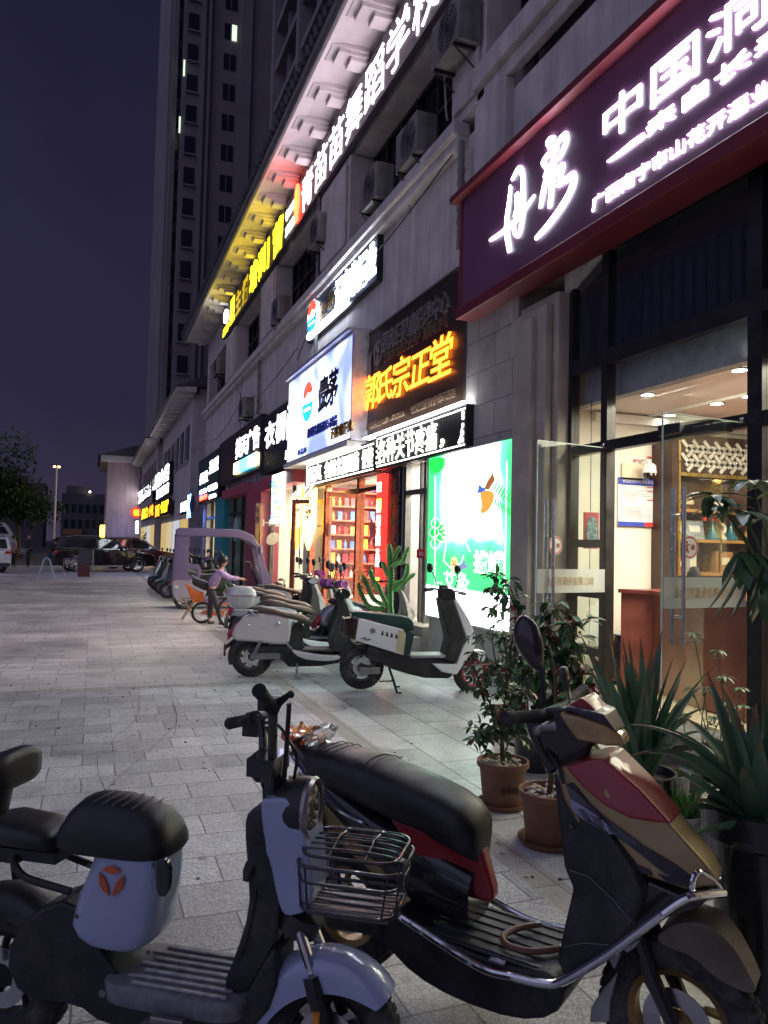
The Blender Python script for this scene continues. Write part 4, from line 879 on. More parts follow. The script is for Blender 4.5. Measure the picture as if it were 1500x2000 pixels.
b = MB(); wall_text(b, '推拉', 4.584, p.y+.05, p.y-.12, p.z-.03, p.z+.035, .002); b.build('lettering', GWHT if False else M('sticker white', (.7, .7, .7)), t, smooth=0)
# couplet board on the pier
r = thing('couplet_board', 'tall black board with a column of gold characters between the two doorways', 'sign', (4.6, 11.58, .4)); o_ = tuple(r.location)
b = MB(); b.box(4.54, 4.598, 11.34, 11.82, .42, 2.8); b.build('board', M('black lacquer', (.008, .008, .012), .25, coat=.4), r, off=o_, smooth=0)
b = MB()
for k, c_ in enumerate('道传岐黄正骨堂'): wall_text(b, c_, 4.538, 11.7, 11.46, 2.45-k*.29, 2.64-k*.29, .006)
b.build('gold_lettering', M('dull gold letter', (.42, .27, .08), .4, .5), r, off=o_, smooth=0)
# ================================================================ liquor shop C
CU_ = M('copper door frame', (.35, .11, .06), .18, .85, nz=(8, .2))
b = MB(); b.box(8.0, 8.1, 11.6, 17.0, .42, 2.95); b.box(4.9, 8.0, 16.9, 17.0, .42, 2.95); part('partition', b, M('pale grey partition', (.52, .53, .52), .7), smooth=0)
areal('liquor_shop_lamp', (6.2, 14.3, 2.9), 2, 4, 190, (1, .95, .85))
shelfm = M('red shelf', (.36, .03, .025), .5, nz=(5, .2))
r = thing('liquor_shelf', 'tall red shelf crowded with bottles and red boxes inside the liquor shop', 'shelf', (6.4, 16.6, .42)); o_ = tuple(r.location)
b = MB(); b.box(4.95, 7.55, 16.84, 16.88, .42, 2.85)
for x_ in (4.95, 6.2, 7.5): b.box(x_, x_+.05, 16.5, 16.838, .42, 2.85)
b.build('carcass', shelfm, r, off=o_, smooth=0)
for k in range(7):
    b = MB(); b.box(5.002, 6.198, 16.5, 16.836, .8+k*.32, .83+k*.32); b.box(6.252, 7.498, 16.5, 16.836, .8+k*.32, .83+k*.32); b.build('shelf_board', M('bright shelf edge', (.55, .10, .05), .5), r, off=o_, smooth=0)  # boards a brighter red than the carcass
cols = [(.55, .02, .02), (.6, .04, .03), (.7, .45, .04), (.7, .66, .6), (.25, .03, .03), (.08, .15, .4), (.6, .3, .05), (.5, .02, .05)]
CN = ['red', 'scarlet', 'golden', 'cream', 'maroon', 'blue', 'orange', 'crimson']
ORD = ['first', 'second', 'third', 'fourth', 'fifth', 'sixth', 'seventh', 'eighth', 'ninth', 'tenth', 'eleventh', 'twelfth', 'thirteenth', 'fourteenth', 'fifteenth', 'sixteenth']
def goods(n_, fx, fy, zs_, axis, lab, grp, hmax=.22, seed=1):
    rnd = random.Random(seed); protos = {}
    for z_ in zs_:
        for i in range(n_):
            c_ = rnd.randrange(len(cols)); kind = rnd.random() < .45; key = (c_, kind)
            if key not in protos:
                b = MB()
                if kind: b.lathe([(0, 0), (.04, 0), (.042, .02), (.042, .12), (.016, .16), (.014, .2), (0, .2)], 10)
                else: b.box(-.055, .055, -.05, .05, 0, .2)
                protos[key] = b.build('liquor_bottle' if kind else 'liquor_box', M('goods %d' % c_, cols[c_], .3), smooth=35); o = protos[key]
            else: o = protos[key].copy(); COL.objects.link(o)
            o.location = (fx(i), fy(i), z_); s_ = rnd.uniform(.8, 1.15); o.scale = (s_, s_, s_)
            pos = i if axis == 0 else n_-1-i; row_ = zs_.index(z_)
            tag(o, '%s %s, %s from left, %s board up, %s' % (CN[c_], 'bottle' if kind else 'liquor box', ORD[pos], ORD[row_], 'tall red shelf' if axis == 0 else 'back wall shelf'), 'bottle' if kind else 'box', grp[0] if kind else grp[1])
goods(16, lambda i: 5.06+i*.155+(.05 if i > 7 else 0), lambda i: 16.62, [.83+k*.32 for k in range(6)], 0, ('bottle of liquor standing in the rows of the tall red shelf', 'boxed liquor standing in the rows of the tall red shelf'), ('bottles on the red shelf', 'boxes on the red shelf'))
r = thing('liquor_shelf', 'second red shelf of bottles at the back of the liquor shop', 'shelf', (7.8, 14.4, .42)); o_ = tuple(r.location)
b = MB(); b.box(7.9, 7.98, 13.4, 15.4, .42, 2.6); b.build('carcass', shelfm, r, off=o_, smooth=0)
for k in range(6):
    b = MB(); b.box(7.62, 7.898, 13.4, 15.4, .8+k*.32, .83+k*.32); b.build('shelf_board', MATS['bright shelf edge'], r, off=o_, smooth=0)
goods(12, lambda i: 7.75, lambda i: 13.5+i*.16, [.83+k*.32 for k in range(5)], 1, ('bottle of liquor on the back shelf of the liquor shop', 'boxed liquor on the back shelf of the liquor shop'), ('bottles on the back shelf', 'boxes on the back shelf'), seed=5)
# copper framed doors
def frame_door(hinge, free, label, z0=.42, z1=2.5, mt=CU_, w_=.09):
    p0 = Vector((*hinge, z0)); d = Vector((free[0]-hinge[0], free[1]-hinge[1], 0)); L = d.length
    r = thing('glass_door', label, 'door', p0, atan2(d.y, d.x), 'copper framed doors of the liquor shop'); h = z1-z0
    b = MB(); b.box(0, w_, -.025, .025, 0, h); b.box(L-w_, L, -.025, .025, 0, h); b.box(w_+.001, L-w_-.001, -.024, .024, h-w_, h); b.box(w_+.001, L-w_-.001, -.024, .024, 0, .16); b.build('frame', mt, r, bevel=.006)
    b = MB(); b.box(w_, L-w_, -.004, .004, .16, h-w_); b.build('pane', DOORG, r, smooth=0)
    b = MB(); b.tube([(L-.18, -.05, .6), (L-.18, -.05, 1.5)], .015, 8); b.build('handle', STEEL, r)
    return r
frame_door((4.62, 13.5), (3.85, 13.15), 'right copper framed glass door standing open before the red shelf')
frame_door((4.62, 15.6), (4.0, 16.15), 'left copper framed glass door swung open towards the yellow signs')
b = MB()
for y_ in (12.08, 13.55, 15.65, 16.9): b.box(4.6, 4.72, y_-.06, y_+.06, .42, 2.8)
b.box(4.61, 4.71, 13.62, 15.58, 2.52, 2.62); b.box(4.61, 4.71, 12.15, 13.48, 2.52, 2.60)
fr = part('glazing_frame', b, CU_, smooth=0)
g = MB(); g.box(4.66, 4.668, 12.1, 13.5, .45, 2.5); g.build('pane', CLEAR, fr, off=O5, smooth=0)
b = MB(); b.box(4.655, 4.662, 12.5, 12.9, 1.7, 1.95); b.prismX([(12.95, 1.6), (12.7, 1.85), (12.95, 2.1)], 4.645, 4.654); b.build('pane_sticker', M('pink sticker', (.6, .15, .15), .5), fr, off=O5, smooth=0)
r = thing('vertical_sign', 'narrow red and white lit vertical sign at the right jamb of the liquor shop', 'sign', (4.5, 12.03, .9)); o_ = tuple(r.location)
b = MB(); b.box(4.46, 4.6, 11.9, 12.15, .9, 2.75); b.build('glowing_face', EM('red neon sheet', (1, .04, .03), .55), r, off=o_, smooth=0)
b = MB()
for z_ in (2.55, 2.0, 1.65, 1.3): b.box(4.452, 4.459, 11.93, 12.12, z_-.1, z_+.06)
for k, c_ in enumerate('烟酒茶'): wall_text(b, c_, 4.458, 12.12, 11.94, 2.1-k*.4, 2.3-k*.4, .006)
b.build('glowing_lettering', EM('pink white neon', (1, .8, .75), 1.5), r, off=o_, smooth=0)
b = MB(); b.box(4.452, 4.459, 11.92, 12.13, 2.15, 2.33); b.box(4.452, 4.459, 11.92, 12.13, .93, 1.02); b.build('yellow_panel', EM('yellow neon', (1, .6, .03), 3), r, off=o_, smooth=0)
# yellow signs
for k, (pl_, pr_, lab, X_, st) in enumerate(((568, 588, 'dimmer yellow vertical sign with dark characters beyond the other', 4.55, .55), (592, 612, 'bright yellow and white slanted vertical sign left of the open copper door', 4.3, 2.4))):
    a, c = onX(pl_, 955, X_), onX(pr_, 1070, X_)
    r = thing('vertical_sign', lab, 'sign', (X_, (a.y+c.y)/2, c.z), 0, 'yellow vertical signs'); o_ = tuple(r.location)
    zt = onX(pl_, 960, X_).z; zb = onX(pr_, 1075, X_).z
    b = MB(); b.prismX([(a.y, zb+.35), (a.y, zt-.15), (c.y, zt+.02), (c.y, zb+.5), ((a.y+c.y)/2, zb)], X_, X_+.05); b.build('glowing_face', EM('amber sheet %d' % k, (1, .62, .12), st), r, off=o_, smooth=0)
    b = MB()
    for j in range(2):
        for i in range(6): y_ = a.y+(c.y-a.y)*(.12+.45*j); b.prismX([(y_, zb+.5+i*.15), (y_, zb+.58+i*.15), (y_+(c.y-a.y)*.36, zb+.68+i*.15), (y_+(c.y-a.y)*.36, zb+.6+i*.15)], X_-.006, X_-.001)
    b.build('white_chevrons', EM('chevron white', (1, .93, .7), 3 if k else .9), r, off=o_, smooth=0)
    b = MB()
    for j, c_ in enumerate('名烟'): wall_text(b, c_, X_-.002, a.y+(c.y-a.y)*.25, a.y+(c.y-a.y)*.75, zt-.35-j*.28, zt-.12-j*.28, .004, .02)
    b.build('lettering', M('orange brown letter', (.35, .09, .01), .5), r, off=o_, smooth=0)
    b = MB(); b.box(X_+.05, 4.7, (a.y+c.y)/2-.02, (a.y+c.y)/2+.02, zb+.5, zb+.54); b.build('bracket', ALU, r, off=o_, smooth=0)
# ================================================================ shops D, E and beyond
def room(y0, y1, x1, wallc, lamp, col=(1, .93, .8), zc_=3.2, nm='shop'):
    b = MB(); b.box(x1, x1+.1, y0, y1, 0, zc_); b.box(4.9, x1, y1-.08, y1, 0, zc_); b.box(4.9, x1, y0, y0+.08, 0, zc_); part('partition', b, wallc, smooth=0)
    b = MB(); b.box(4.9, x1, y0+.081, y1-.081, zc_, zc_+.1); part('shop_ceiling', b, CEIL, smooth=0)
    b = MB(); b.box(4.72, x1, y0+.081, y1-.081, 0, .12); part('shop_floor', b, M('tile floor', (.45, .42, .38), .3), smooth=0)
    areal(nm+'_lamp', ((4.9+x1)/2, (y0+y1)/2, zc_-.06), 1.5, (y1-y0)*.6, lamp, col)
room(17.4, 23.3, 8, CREAM, 120, nm='clothes_shop'); room(23.7, 28.3, 8, M('teal room', (.2, .3, .32), .7), 60, nm='salon'); room(28.9, 33.8, 8, CREAM, 70, (1, .85, .6), nm='cafe')
PINK = M('pink portal', (.40, .07, .11), .45, nz=(3, .1))
b = MB(); b.box(4.35, 4.9, 21.2, 23.3, .0, 3.3); b.box(4.35, 4.7, 17.5, 21.195, 3.0, 3.34); b.box(4.35, 4.9, 23.31, 28.2, 3.1, 3.4); part('portal', b, PINK, bevel=.01)
b = MB(); b.box(4.45, 4.65, 28.25, 30.3, 0, 3.25); part('portal', b, M('teal portal', (.02, .28, .32), .45, nz=(3, .1)), bevel=.01)
r = thing('menu_light_box', 'tall lit price board in green, yellow and white rows beside the pink portal', 'sign', (4.4, 20.2, 2.2)); o_ = tuple(r.location)
a, c = onX(532, 920, 4.3), onX(552, 990, 4.3)
b = MB(); b.box(4.3, 4.36, c.y, a.y, 2.05, 3.3); b.build('glowing_face', EM('menu white', (.85, 1, .9), 1.6), r, off=o_, smooth=0)
rn = random.Random(3)
for cc, nm, k0 in (((.1, .7, .2), 'green', 0), ((1, .75, .1), 'yellow', 1), ((.9, .1, .4), 'magenta', 2), ((.1, .45, .9), 'azure', 3)):
    b = MB()
    for i in range(5 if k0 < 2 else 3):
        y_ = c.y+(a.y-c.y)*(.08+.8*rn.random()); z_ = 2.1+1.1*((i+.25*k0)/5 if k0 < 2 else rn.random()); b.box(4.292, 4.299, y_, min(a.y, y_+.5), z_, z_+.11)
    b.build(nm+'_rows', EM('menu '+nm, cc, 1.6), r, off=o_, smooth=0)
def clear_door(y0, y1, label, X_=4.3, free=.9):
    r = thing('glass_door', label, 'door', (4.6, y0, .12)); h = 2.4
    b = MB(); b.box(-.9, 0, -.006, .006, 0, h); b.build('pane', DOORG, r, smooth=0)
    b = MB(); b.tube([(-.78, -.05, .6), (-.78, -.05, 1.7)], .016, 8); b.build('handle', GOLDM, r)
    b = MB()
    wq = [(-.62, 1.35), (-.42, 1.42), (-.30, 1.62), (-.5, 1.58)]
    b.prism(chaikin([(-.62, 1.4), (-.45, 1.38), (-.3, 1.5), (-.3, 1.68), (-.48, 1.7), (-.62, 1.58)]), -.011, -.008); b.build('logo', M('sticker white', (.7, .7, .7)), r)
    b = MB(); put_text(b, 'H Z', (-.72, -.009, 1.85), (.5, 0, 0), (0, 0, .16), (0, .002, 0), .01); b.build('lettering', MATS['sticker white'], r, smooth=0)
    return r
clear_door(18.6, 0, 'frameless glass door with white round logo and letters by the price board')
b = MB()
for y_ in (18.7, 21.15, 24.0, 25.6, 27.2, 30.35, 31.5, 32.7): b.box(4.62, 4.72, y_-.05, y_+.05, .0, 3.3)
for ya, yb in ((23.7, 28.3), (30.7, 33.8)): b.box(4.63, 4.71, ya, yb, 2.5, 2.6)
fr = part('glazing_frame', b, ALU, smooth=0)
g = MB(); g.box(4.66, 4.668, 17.45, 33.7, .1, 3.2); g.build('pane', CLEAR, fr, off=O5, smooth=0)
b = MB()
for k in range(26): y_ = 24.1+k*.16; b.tube([(5.2+.05*(k % 2), y_, .2), (5.2+.05*(k % 2), y_, 3.1)], .07, 6)
part('curtain', b, M('dun curtain', (.42, .37, .26), .8), smooth=50)
b = MB(); disc(b, 4.61, 26.6, 2.0, .42, .42, .01); tag(b.build('pale_disc', M('pale teal disc', (.35, .5, .5), .5)), 'pale teal round disc on the salon glass', 'decoration')
# racks inside the clothes shop
r = thing('clothes_shelf', 'white shelf of folded goods seen through the clothes shop glass', 'shelf', (7, 17.6, .12)); o_ = tuple(r.location)
b = MB()
for k in range(6): b.box(5.4, 7.8, 17.49, 17.85, .4+k*.42, .43+k*.42)
b.box(5.38, 5.42, 17.49, 17.85, .12, 2.6); b.build('frame', CREAM, r, off=o_, smooth=0)
# ================================================================ buildings further along the row
def rowhouse(y0, y1, xf, zt, label, seed):
    r = thing('commercial_building', label, 'building', ((xf+10)/2, (y0+y1)/2, 0)); o_ = tuple(r.location)
    b = MB(); b.box(xf+.9, xf+12, y0, y1, 0, zt+.3); b.box(xf+.9, xf+1.2, y0, y1, zt, zt+.3); b.build('wall', WALL, r, off=o_, smooth=0)
    b = MB(); b.prism([(xf, zt), (xf+1, zt), (xf+1, zt+.3), (xf, zt+.18)], y0-.6, y1+.6); e_ = b.build('eave', MATS['eave paint'], r, off=o_, smooth=0)
    b = MB()
    y_ = y0
    while y_ < y1: b.box(xf+.15, xf+.88, y_-.18, y_+.18, zt-.2, zt-.002); y_ += 1.25
    b.build('bracket_row', MATS['eave paint'], e_, off=o_, smooth=0)
    b = MB(); b.prism([(xf-.1, zt+.2), (xf+4, zt+1.9), (xf+4, zt+.32), (xf+1, zt+.32)], y0-.7, y1+.7); b.build('tiled_roof', MATS['dark roof tile'], r, off=o_, smooth=0)
    for k in range(int((y1-y0)/2.6)):
        for z_ in (5.7,):
            yy = y0+1+k*2.6; b = MB(); b.box(xf+.86, xf+.93, yy, yy+1.7, z_, z_+1.8); wq = b.build('window', M('dark pane', (.02, .025, .04), .12), r, off=o_, smooth=0)
            b = MB(); b.box(xf+.82, xf+.859, yy+.82, yy+.88, z_, z_+1.8); b.box(xf+.82, xf+.859, yy-.06, yy+1.76, z_-.1, z_-.002); b.build('window_frame', WALLD, wq, off=o_, smooth=0)
    rn = random.Random(seed)
    for k in range(int((y1-y0)/4)):
        yy = y0+.4+k*4; b = MB(); b.box(xf+.84, xf+.92, yy, yy+3.2, .1, 2.7)
        b.build('shop_window', EM('shop glow %d' % (k % 3), ((1, .7, .25), (.9, .95, 1), (1, .85, .5))[k % 3], .16), r, off=o_, smooth=0)
    return r
rowhouse(39, 56, 3.55, 8.9, 'second beige commercial building down the row with a bracketed eave', 1)
rowhouse(58, 76, 3.3, 8.7, 'third commercial building down the row, its eave end seen past the second', 2)
def fsign(label, X, xl, yt, yb, xr, yt2, yb2, board, rows):
    a, c, d, e_ = onX(xl, yt, X), onX(xl, yb, X), onX(xr, yt2, X), onX(xr, yb2, X)
    yl_, yr_ = (a.y+c.y)/2, (d.y+e_.y)/2; z0_, z1_ = (c.z+e_.z)/2, (a.z+d.z)/2
    r, off_ = sign('shop_sign', label, X, yl_, yr_, z0_, z1_, .2, board)
    for (t, mt, u0, u1, v0, v1) in rows:
        words(r, off_, [(t, yl_+(yr_-yl_)*u0, yl_+(yr_-yl_)*u1, z0_+(z1_-z0_)*v0, z0_+(z1_-z0_)*v1, .04)], mt, X)
BS = MATS['black sign sheet']
fsign('long far shop sign of big white characters on the second building', 4.2, 298, 928, 985, 331, 908, 962, BS, [('时尚女装', EW2, .02, .98, .45, .98), ('精品折扣店', EW2, .3, .98, .05, .38)])
fsign('smaller far white lettered sign left of the long one', 4.2, 270, 955, 985, 297, 940, 972, BS, [('烟酒茶行', EW2, .03, .97, .1, .9)])
fsign('yellow lit food shop sign on the second building', 4.1, 277, 992, 1015, 300, 984, 1012, M('black board', (.02, .015, .01), .4), [('美食', EY, .02, .6, .1, .95), ('小吃', EO, .65, .98, .1, .9)])
fsign('yellow lit sign nearest the dark gap with orange frame', 4.1, 302, 985, 1015, 329, 975, 1003, MATS['black board'], [('餐厅', EY, .5, .98, .2, .95), ('面', EO, .05, .4, .1, .9)])
fsign('blue white projecting sign before the dark gap', 4.0, 352, 982, 1006, 380, 965, 1000, M('navy sheet', (.01, .02, .08), .4), [('K', EBLUE, .55, .8, -.3, 1.2), ('宾馆', EW2, .02, .5, .2, .9)])
r = thing('round_sign', 'small round red sign with yellow mark far down the row', 'sign', (3.9, 70, 4)); p = onX(266, 1001, 3.9); r.location = p
b = MB(); b.lathe([(0, -.03), (.5, -.03), (.5, .03), (0, .03)], 20, ax='y'); b.build('glowing_face', EM('round red light', (1, .03, .015), .5), r)
b = MB(); put_text(b, '福', (-.25, -.04, -.28), (.5, 0, 0), (0, 0, .55), (0, .01, 0), .03); b.build('lettering', EY, r, smooth=0)
r = thing('vertical_sign', 'tall narrow far sign of stacked white characters above the red round sign', 'sign', onX(266, 985, 4.0)); p = r.location
b = MB(); b.box(-.1, .1, -.5, .5, 0, 3.4); b.build('board', BS, r, smooth=0)
b = MB()
for k, c_ in enumerate('大药房'): wall_text(b, c_, -.1, .42, -.42, 2.4-k*1.05, 3.3-k*1.05, .02, .03)
b.build('lettering', EW2, r, smooth=0)
r = thing('vertical_sign', 'lower white and blue lit sign panel under the red round sign', 'sign', onX(267, 1042, 4.0)); b = MB(); b.box(-.1, .1, -.6, .6, 0, 1.2); b.build('glowing_face', EM('pale panel', (.7, .8, 1), 2.5), r, smooth=0)
b = MB(); wall_text(b, '药店', -.1, .5, -.5, .2, 1.0, .02, .03); b.build('lettering', EBLUE, r, smooth=0)
# end building whose pale gable faces the viewer
r = thing('end_building', 'pale gabled building, pink from sign light, closing the end of the row', 'building', (5, 84, 0)); o_ = (5, 84, 0)
a, c = onY(203, 935, 80), onY(275, 930, 80)
b = MB(); b.box(a.x+.3, a.x+12, 80, 92, 0, 9.2); b.build('wall', M('render tinted by sign light', (.42, .31, .31), .8, nz=(.6, .2), streak=.3), r, off=o_, smooth=0)  # pink glow of the signs put into the wall colour
b = MB(); b.box(a.x-.35, a.x+12.4, 79.2, 92.5, 9.2, 9.75); b.build('eave', MATS['eave paint'], r, off=o_, smooth=0)
b = MB(); b.prism([(a.x-.6, 9.76), (a.x+4, 11.2), (a.x+12, 11.2), (a.x+12.6, 9.76)], 79, 92.8); b.build('roof', MATS['dark roof tile'], r, off=o_, smooth=0)
b = MB(); b.box(a.x-.15, a.x+.295, 83, 83.6, 1.5, 3.0); b.build('lit_side_sign', EM('amber side sign', (1, .6, .05), 3), r, off=o_, smooth=0)
# low dark block in the distance
r = thing('apartment_block', 'low dark flat roofed apartment block beyond the car park', 'building', (-1.5, 132, 0)); o_ = tuple(r.location)
DARKB = M('dim block', (.13, .12, .13), .9, nz=(.3, .2))
b = MB(); b.box(-4.6, 3.2, 128, 140, 0, 8.6); b.box(-4.0, -1, 129, 138, 8.6, 9.8); b.build('wall', DARKB, r, off=o_, smooth=0)
for k in range(7):
    for z_ in (3.2, 5.6): b = MB(); b.box(-4.2+k*1.02, -3.6+k*1.02, 127.95, 128.02, z_, z_+1.3); b.build('window', MATS['dark pane'], r, off=o_, smooth=0)
b = MB(); b.box(-4.2, -1.5, 127.4, 127.9, 2.2, 3.0); b.build('shop_awning', M('tan awning', (.4, .2, .1), .8), r, off=o_, smooth=0)
b = MB(); b.ball((-.6, 127.9, 8.9), .12); b.build('roof_lamp', EM('tiny lamp', (1, .9, .8), 10), r, off=o_)
r = thing('apartment_block', 'dark slab block far left behind the trees', 'building', (-20, 150, 0)); b = MB(); b.box(-12, 12, -5, 5, 0, 11); b.build('wall', DARKB, r, smooth=0)
for k in range(9): b = MB(); b.box(-10+k*2.2, -8.8+k*2.2, -5.06, -5.001, 5, 7); b.build('window', MATS['dark pane'], r, smooth=0)
# ================================================================ the towers
TW = M('tower render', (.24, .215, .22), .85, nz=(.25, .15)); TWD = M('tower dark bay', (.15, .14, .16), .8, nz=(.2, .2)); TWIN = M('tower glass', (.025, .025, .045), .2)
r = thing('tower_block', 'tall residential tower with columns of small windows and one lit pane', 'building', (12, 78, 0)); o_ = tuple(r.location)
b = MB(); b.box(6.1, 26, 70, 88, 0, 78); b.box(5.0, 6.095, 71.5, 88, 0, 78); b.box(5.25, 5.7, 70.6, 71.495, 0, 78)
for x0_, x1_ in ((7.75, 8.0), (8.25, 8.5), (11.2, 12.2)): b.box(x0_, x1_, 69.55, 69.995, 0, 78)
b.build('wall', TW, r, off=o_, smooth=0)
for k in range(26):
    z_ = 2.2+k*2.86
    b = MB(); b.box(6.45, 7.4, 69.94, 69.99, z_, z_+1.6); wq = b.build('window', TWIN, r, off=o_, smooth=0)
    b = MB(); b.box(6.35, 7.5, 69.7, 69.93, z_-.18, z_-.04); b.build('sill', TW, wq, off=o_, smooth=0)
    b = MB(); b.box(9.7, 10.8, 69.94, 69.99, z_, z_+1.5); wq = b.build('window', TWIN, r, off=o_, smooth=0)
    b = MB(); b.box(10.22, 10.28, 69.91, 69.938, z_, z_+1.5); b.build('mullion', TW, wq, off=o_, smooth=0)
    b = MB(); b.box(5.75, 6.05, 71.45, 71.49, z_, z_+1.8); b.build('window', TWIN, r, off=o_, smooth=0)
for (x_, z_, wd) in ((10.36, 47.9, .45), (6.12, 43.5, .15), (5.9, 38.2, .15)):
    b = MB(); b.box(x_, x_+wd, 69.86, 69.9, z_, z_+1.5); b.build('lit_pane', EM('warm pane', (.8, 1, .75), .32), r, off=o_, smooth=0)
r = thing('tower_block', 'nearer dark tower with diagonal looking balcony bands above the eave', 'building', (18, 36, 0)); o_ = tuple(r.location)
b = MB(); b.box(11.2, 28, 20, 52, 12.7, 95); b.build('wall', TWD, r, off=o_, smooth=0)
for k in range(13):
    y_ = 22+k*2.4; b = MB(); b.box(10.4 if k % 3 == 0 else 10.9, 11.195, y_, y_+(.7 if k % 3 == 0 else .3), 12.7, 95); b.build('pier', TW, r, off=o_, smooth=0)
for k in range(27):
    z_ = 13.5+k*2.9; b = MB(); b.box(10.55, 11.19, 20.1, 51.9, z_, z_+.5); b.build('balcony_band', TW, r, off=o_, smooth=0)
    for j in range(12):
        if j % 2 == 0 and k % 1 == 0 and k < 24: b = MB(); b.box(11.12, 11.185, 22.9+j*2.4, 24.2+j*2.4, z_+.9, z_+2.5); b.build('window', TWIN, r, off=o_, smooth=0)
# ================================================================ street lamp of the car park
p = onY(105, 1045, 58)
r = thing('street_lamp', 'tall grey lamp post with two small warm floodlights over the car park', 'street lamp', (p.x, 58, 0)); zt = onY(113, 915, 58).z
GREYM = M('galvanised post', (.42, .40, .38), .5, .6)
b = MB(); b.tube([(0, 0, 0), (0, 0, zt)], [.10, .07], 10); b.build('pole', GREYM, r)
b = MB(); b.tube([(-.25, 0, zt), (.3, 0, zt)], .04, 6); b.build('cross_arm', GREYM, r)
for k, x_ in enumerate((-.12, .16)):
    b = MB(); b.obox((x_, -.12, zt+.1+.12*(k == 3)), (.20, .1, .14)); h = b.build('lamp_head', GREYM, r, bevel=.01); b = MB(); b.box(x_-.08, x_+.08, -.185, -.175, zt+.04, zt+.16); b.build('lens', EM('sodium lens', (1, .55, .15), 3), h, smooth=0)
# ================================================================ two-wheelers
class Frame:
    """vehicle frame: origin on the ground under the rear axle, x forward, y left"""
    def __init__(s, rx, ry, fx, fy):
        s.o = Vector((rx, ry, 0)); h = Vector((fx-rx, fy-ry, 0)); s.wb = h.length; s.h = h/s.wb; s.l = Vector((-s.h.y, s.h.x, 0)); s.rz = atan2(h.y, h.x)
    def p(s, px, py, y=0.):
        d = ray(px, py); t = (y-(CP-s.o).dot(s.l))/d.dot(s.l); p = CP+d*t-s.o; return Vector((p.dot(s.h), y, p.z))
    def poly(s, pts, y=0.): return [(v.x, v.z) for v in (s.p(a, b_, y) for a, b_ in pts)]
    def atz(s, px, py, z): p = onG(px, py, z)-s.o; return Vector((p.dot(s.h), p.dot(s.l), z))
RUB = M('tyre rubber', (.016, .016, .017), .8, nz=(30, .3), bump=(120, .3), dust=.5); SEATB = M('black vinyl seat', (.011, .011, .013), .42, nz=(12, .25), bump=(220, .12), dust=.13); PLAS = M('graphite plastic', (.014, .014, .016), .45, nz=(10, .25), bump=(260, .1), dust=.22)
GLOSSB = M('gloss black paint', (.012, .012, .014), .2, coat=.6, nz=(5, .2), dust=.10); ALLOY = M('dull alloy', (.30, .29, .28), .4, .85, nz=(18, .2)); LAMPG = M('lamp lens clear', (.45, .46, .46), .08, coat=.8); AMB = M('amber lens', (.65, .25, .02), .2, coat=.5); REDL = M('red lens', (.35, .012, .015), .15, coat=.6)
def wprism(b, poly, wf):
    n = len(poly); w_ = [wf(x, z) if callable(wf) else wf for x, z in poly]
    vs = [(p[0], -a, p[1]) for p, a in zip(poly, w_)]+[(p[0], a, p[1]) for p, a in zip(poly, w_)]
    return b.add(vs, [tuple(range(n)), tuple(range(2*n-1, n-1, -1))]+[(i, i+n, (i+1) % n+n, (i+1) % n) for i in range(n)])
def slab(name, mt, parent, poly, wf, bevel=.015, ch=1, seg=3):
    b = MB(); wprism(b, chaikin(poly, ch) if ch else poly, wf); return b.build(name, mt, parent, bevel=bevel, seg=seg)
def wheel(parent, x, z, r, wd, rimc=None, spokes=5, y=0., rr=.62, disc=True, name='wheel'):
    b = MB(); h = wd/2; c = (x, y, z); ri = r*rr
    prof = [(ri, -h*.7), (ri+.01, -h*.9), (r*.86, -h), (r*.95, -h*.8), (r*.99, -h*.4), (r, 0), (r*.99, h*.4), (r*.95, h*.8), (r*.86, h), (ri+.01, h*.9), (ri, h*.7)]
    b.lathe(prof, 36, c, 'y')
    for k in range(40):   # tread blocks
        a = 2*pi*k/40
        for s in (-1, 1): b.obox((x+(r-.001)*cos(a), y+s*h*.33, z+(r-.001)*sin(a)), (.006, h*.45, r*.09), Matrix.Rotation(-a, 3, 'Y'))
    t = b.build(name, RUB, parent, recalc=True)
    b = MB(); b.lathe([(ri-.018, -h*.55), (ri+.004, -h*.75), (ri+.004, h*.75), (ri-.018, h*.55), (ri-.018, -h*.55)], 30, c, 'y')
    b.lathe([(0, -h*.8), (r*.16, -h*.7), (r*.17, h*.7), (0, h*.8)], 16, c, 'y')
    for k in range(spokes):
        a = 2*pi*k/spokes+.3; a2 = a+.22
        b.tube([(x+r*.14*cos(a), y, z+r*.14*sin(a)), (x+ri*.6*cos(a2), y, z+ri*.6*sin(a2)), (x+ri*cos(a), y, z+ri*sin(a))], [.018, .012, .016], 6)
    b.build('rim', rimc or ALLOY, t)
    if disc:
        b = MB(); b.lathe([(r*.2, -h*.92), (r*.42, -h*.92), (r*.42, -h*.84), (r*.2, -h*.84), (r*.2, -h*.92)], 24, c, 'y'); b.build('brake_disc', STEEL, t)
    return t
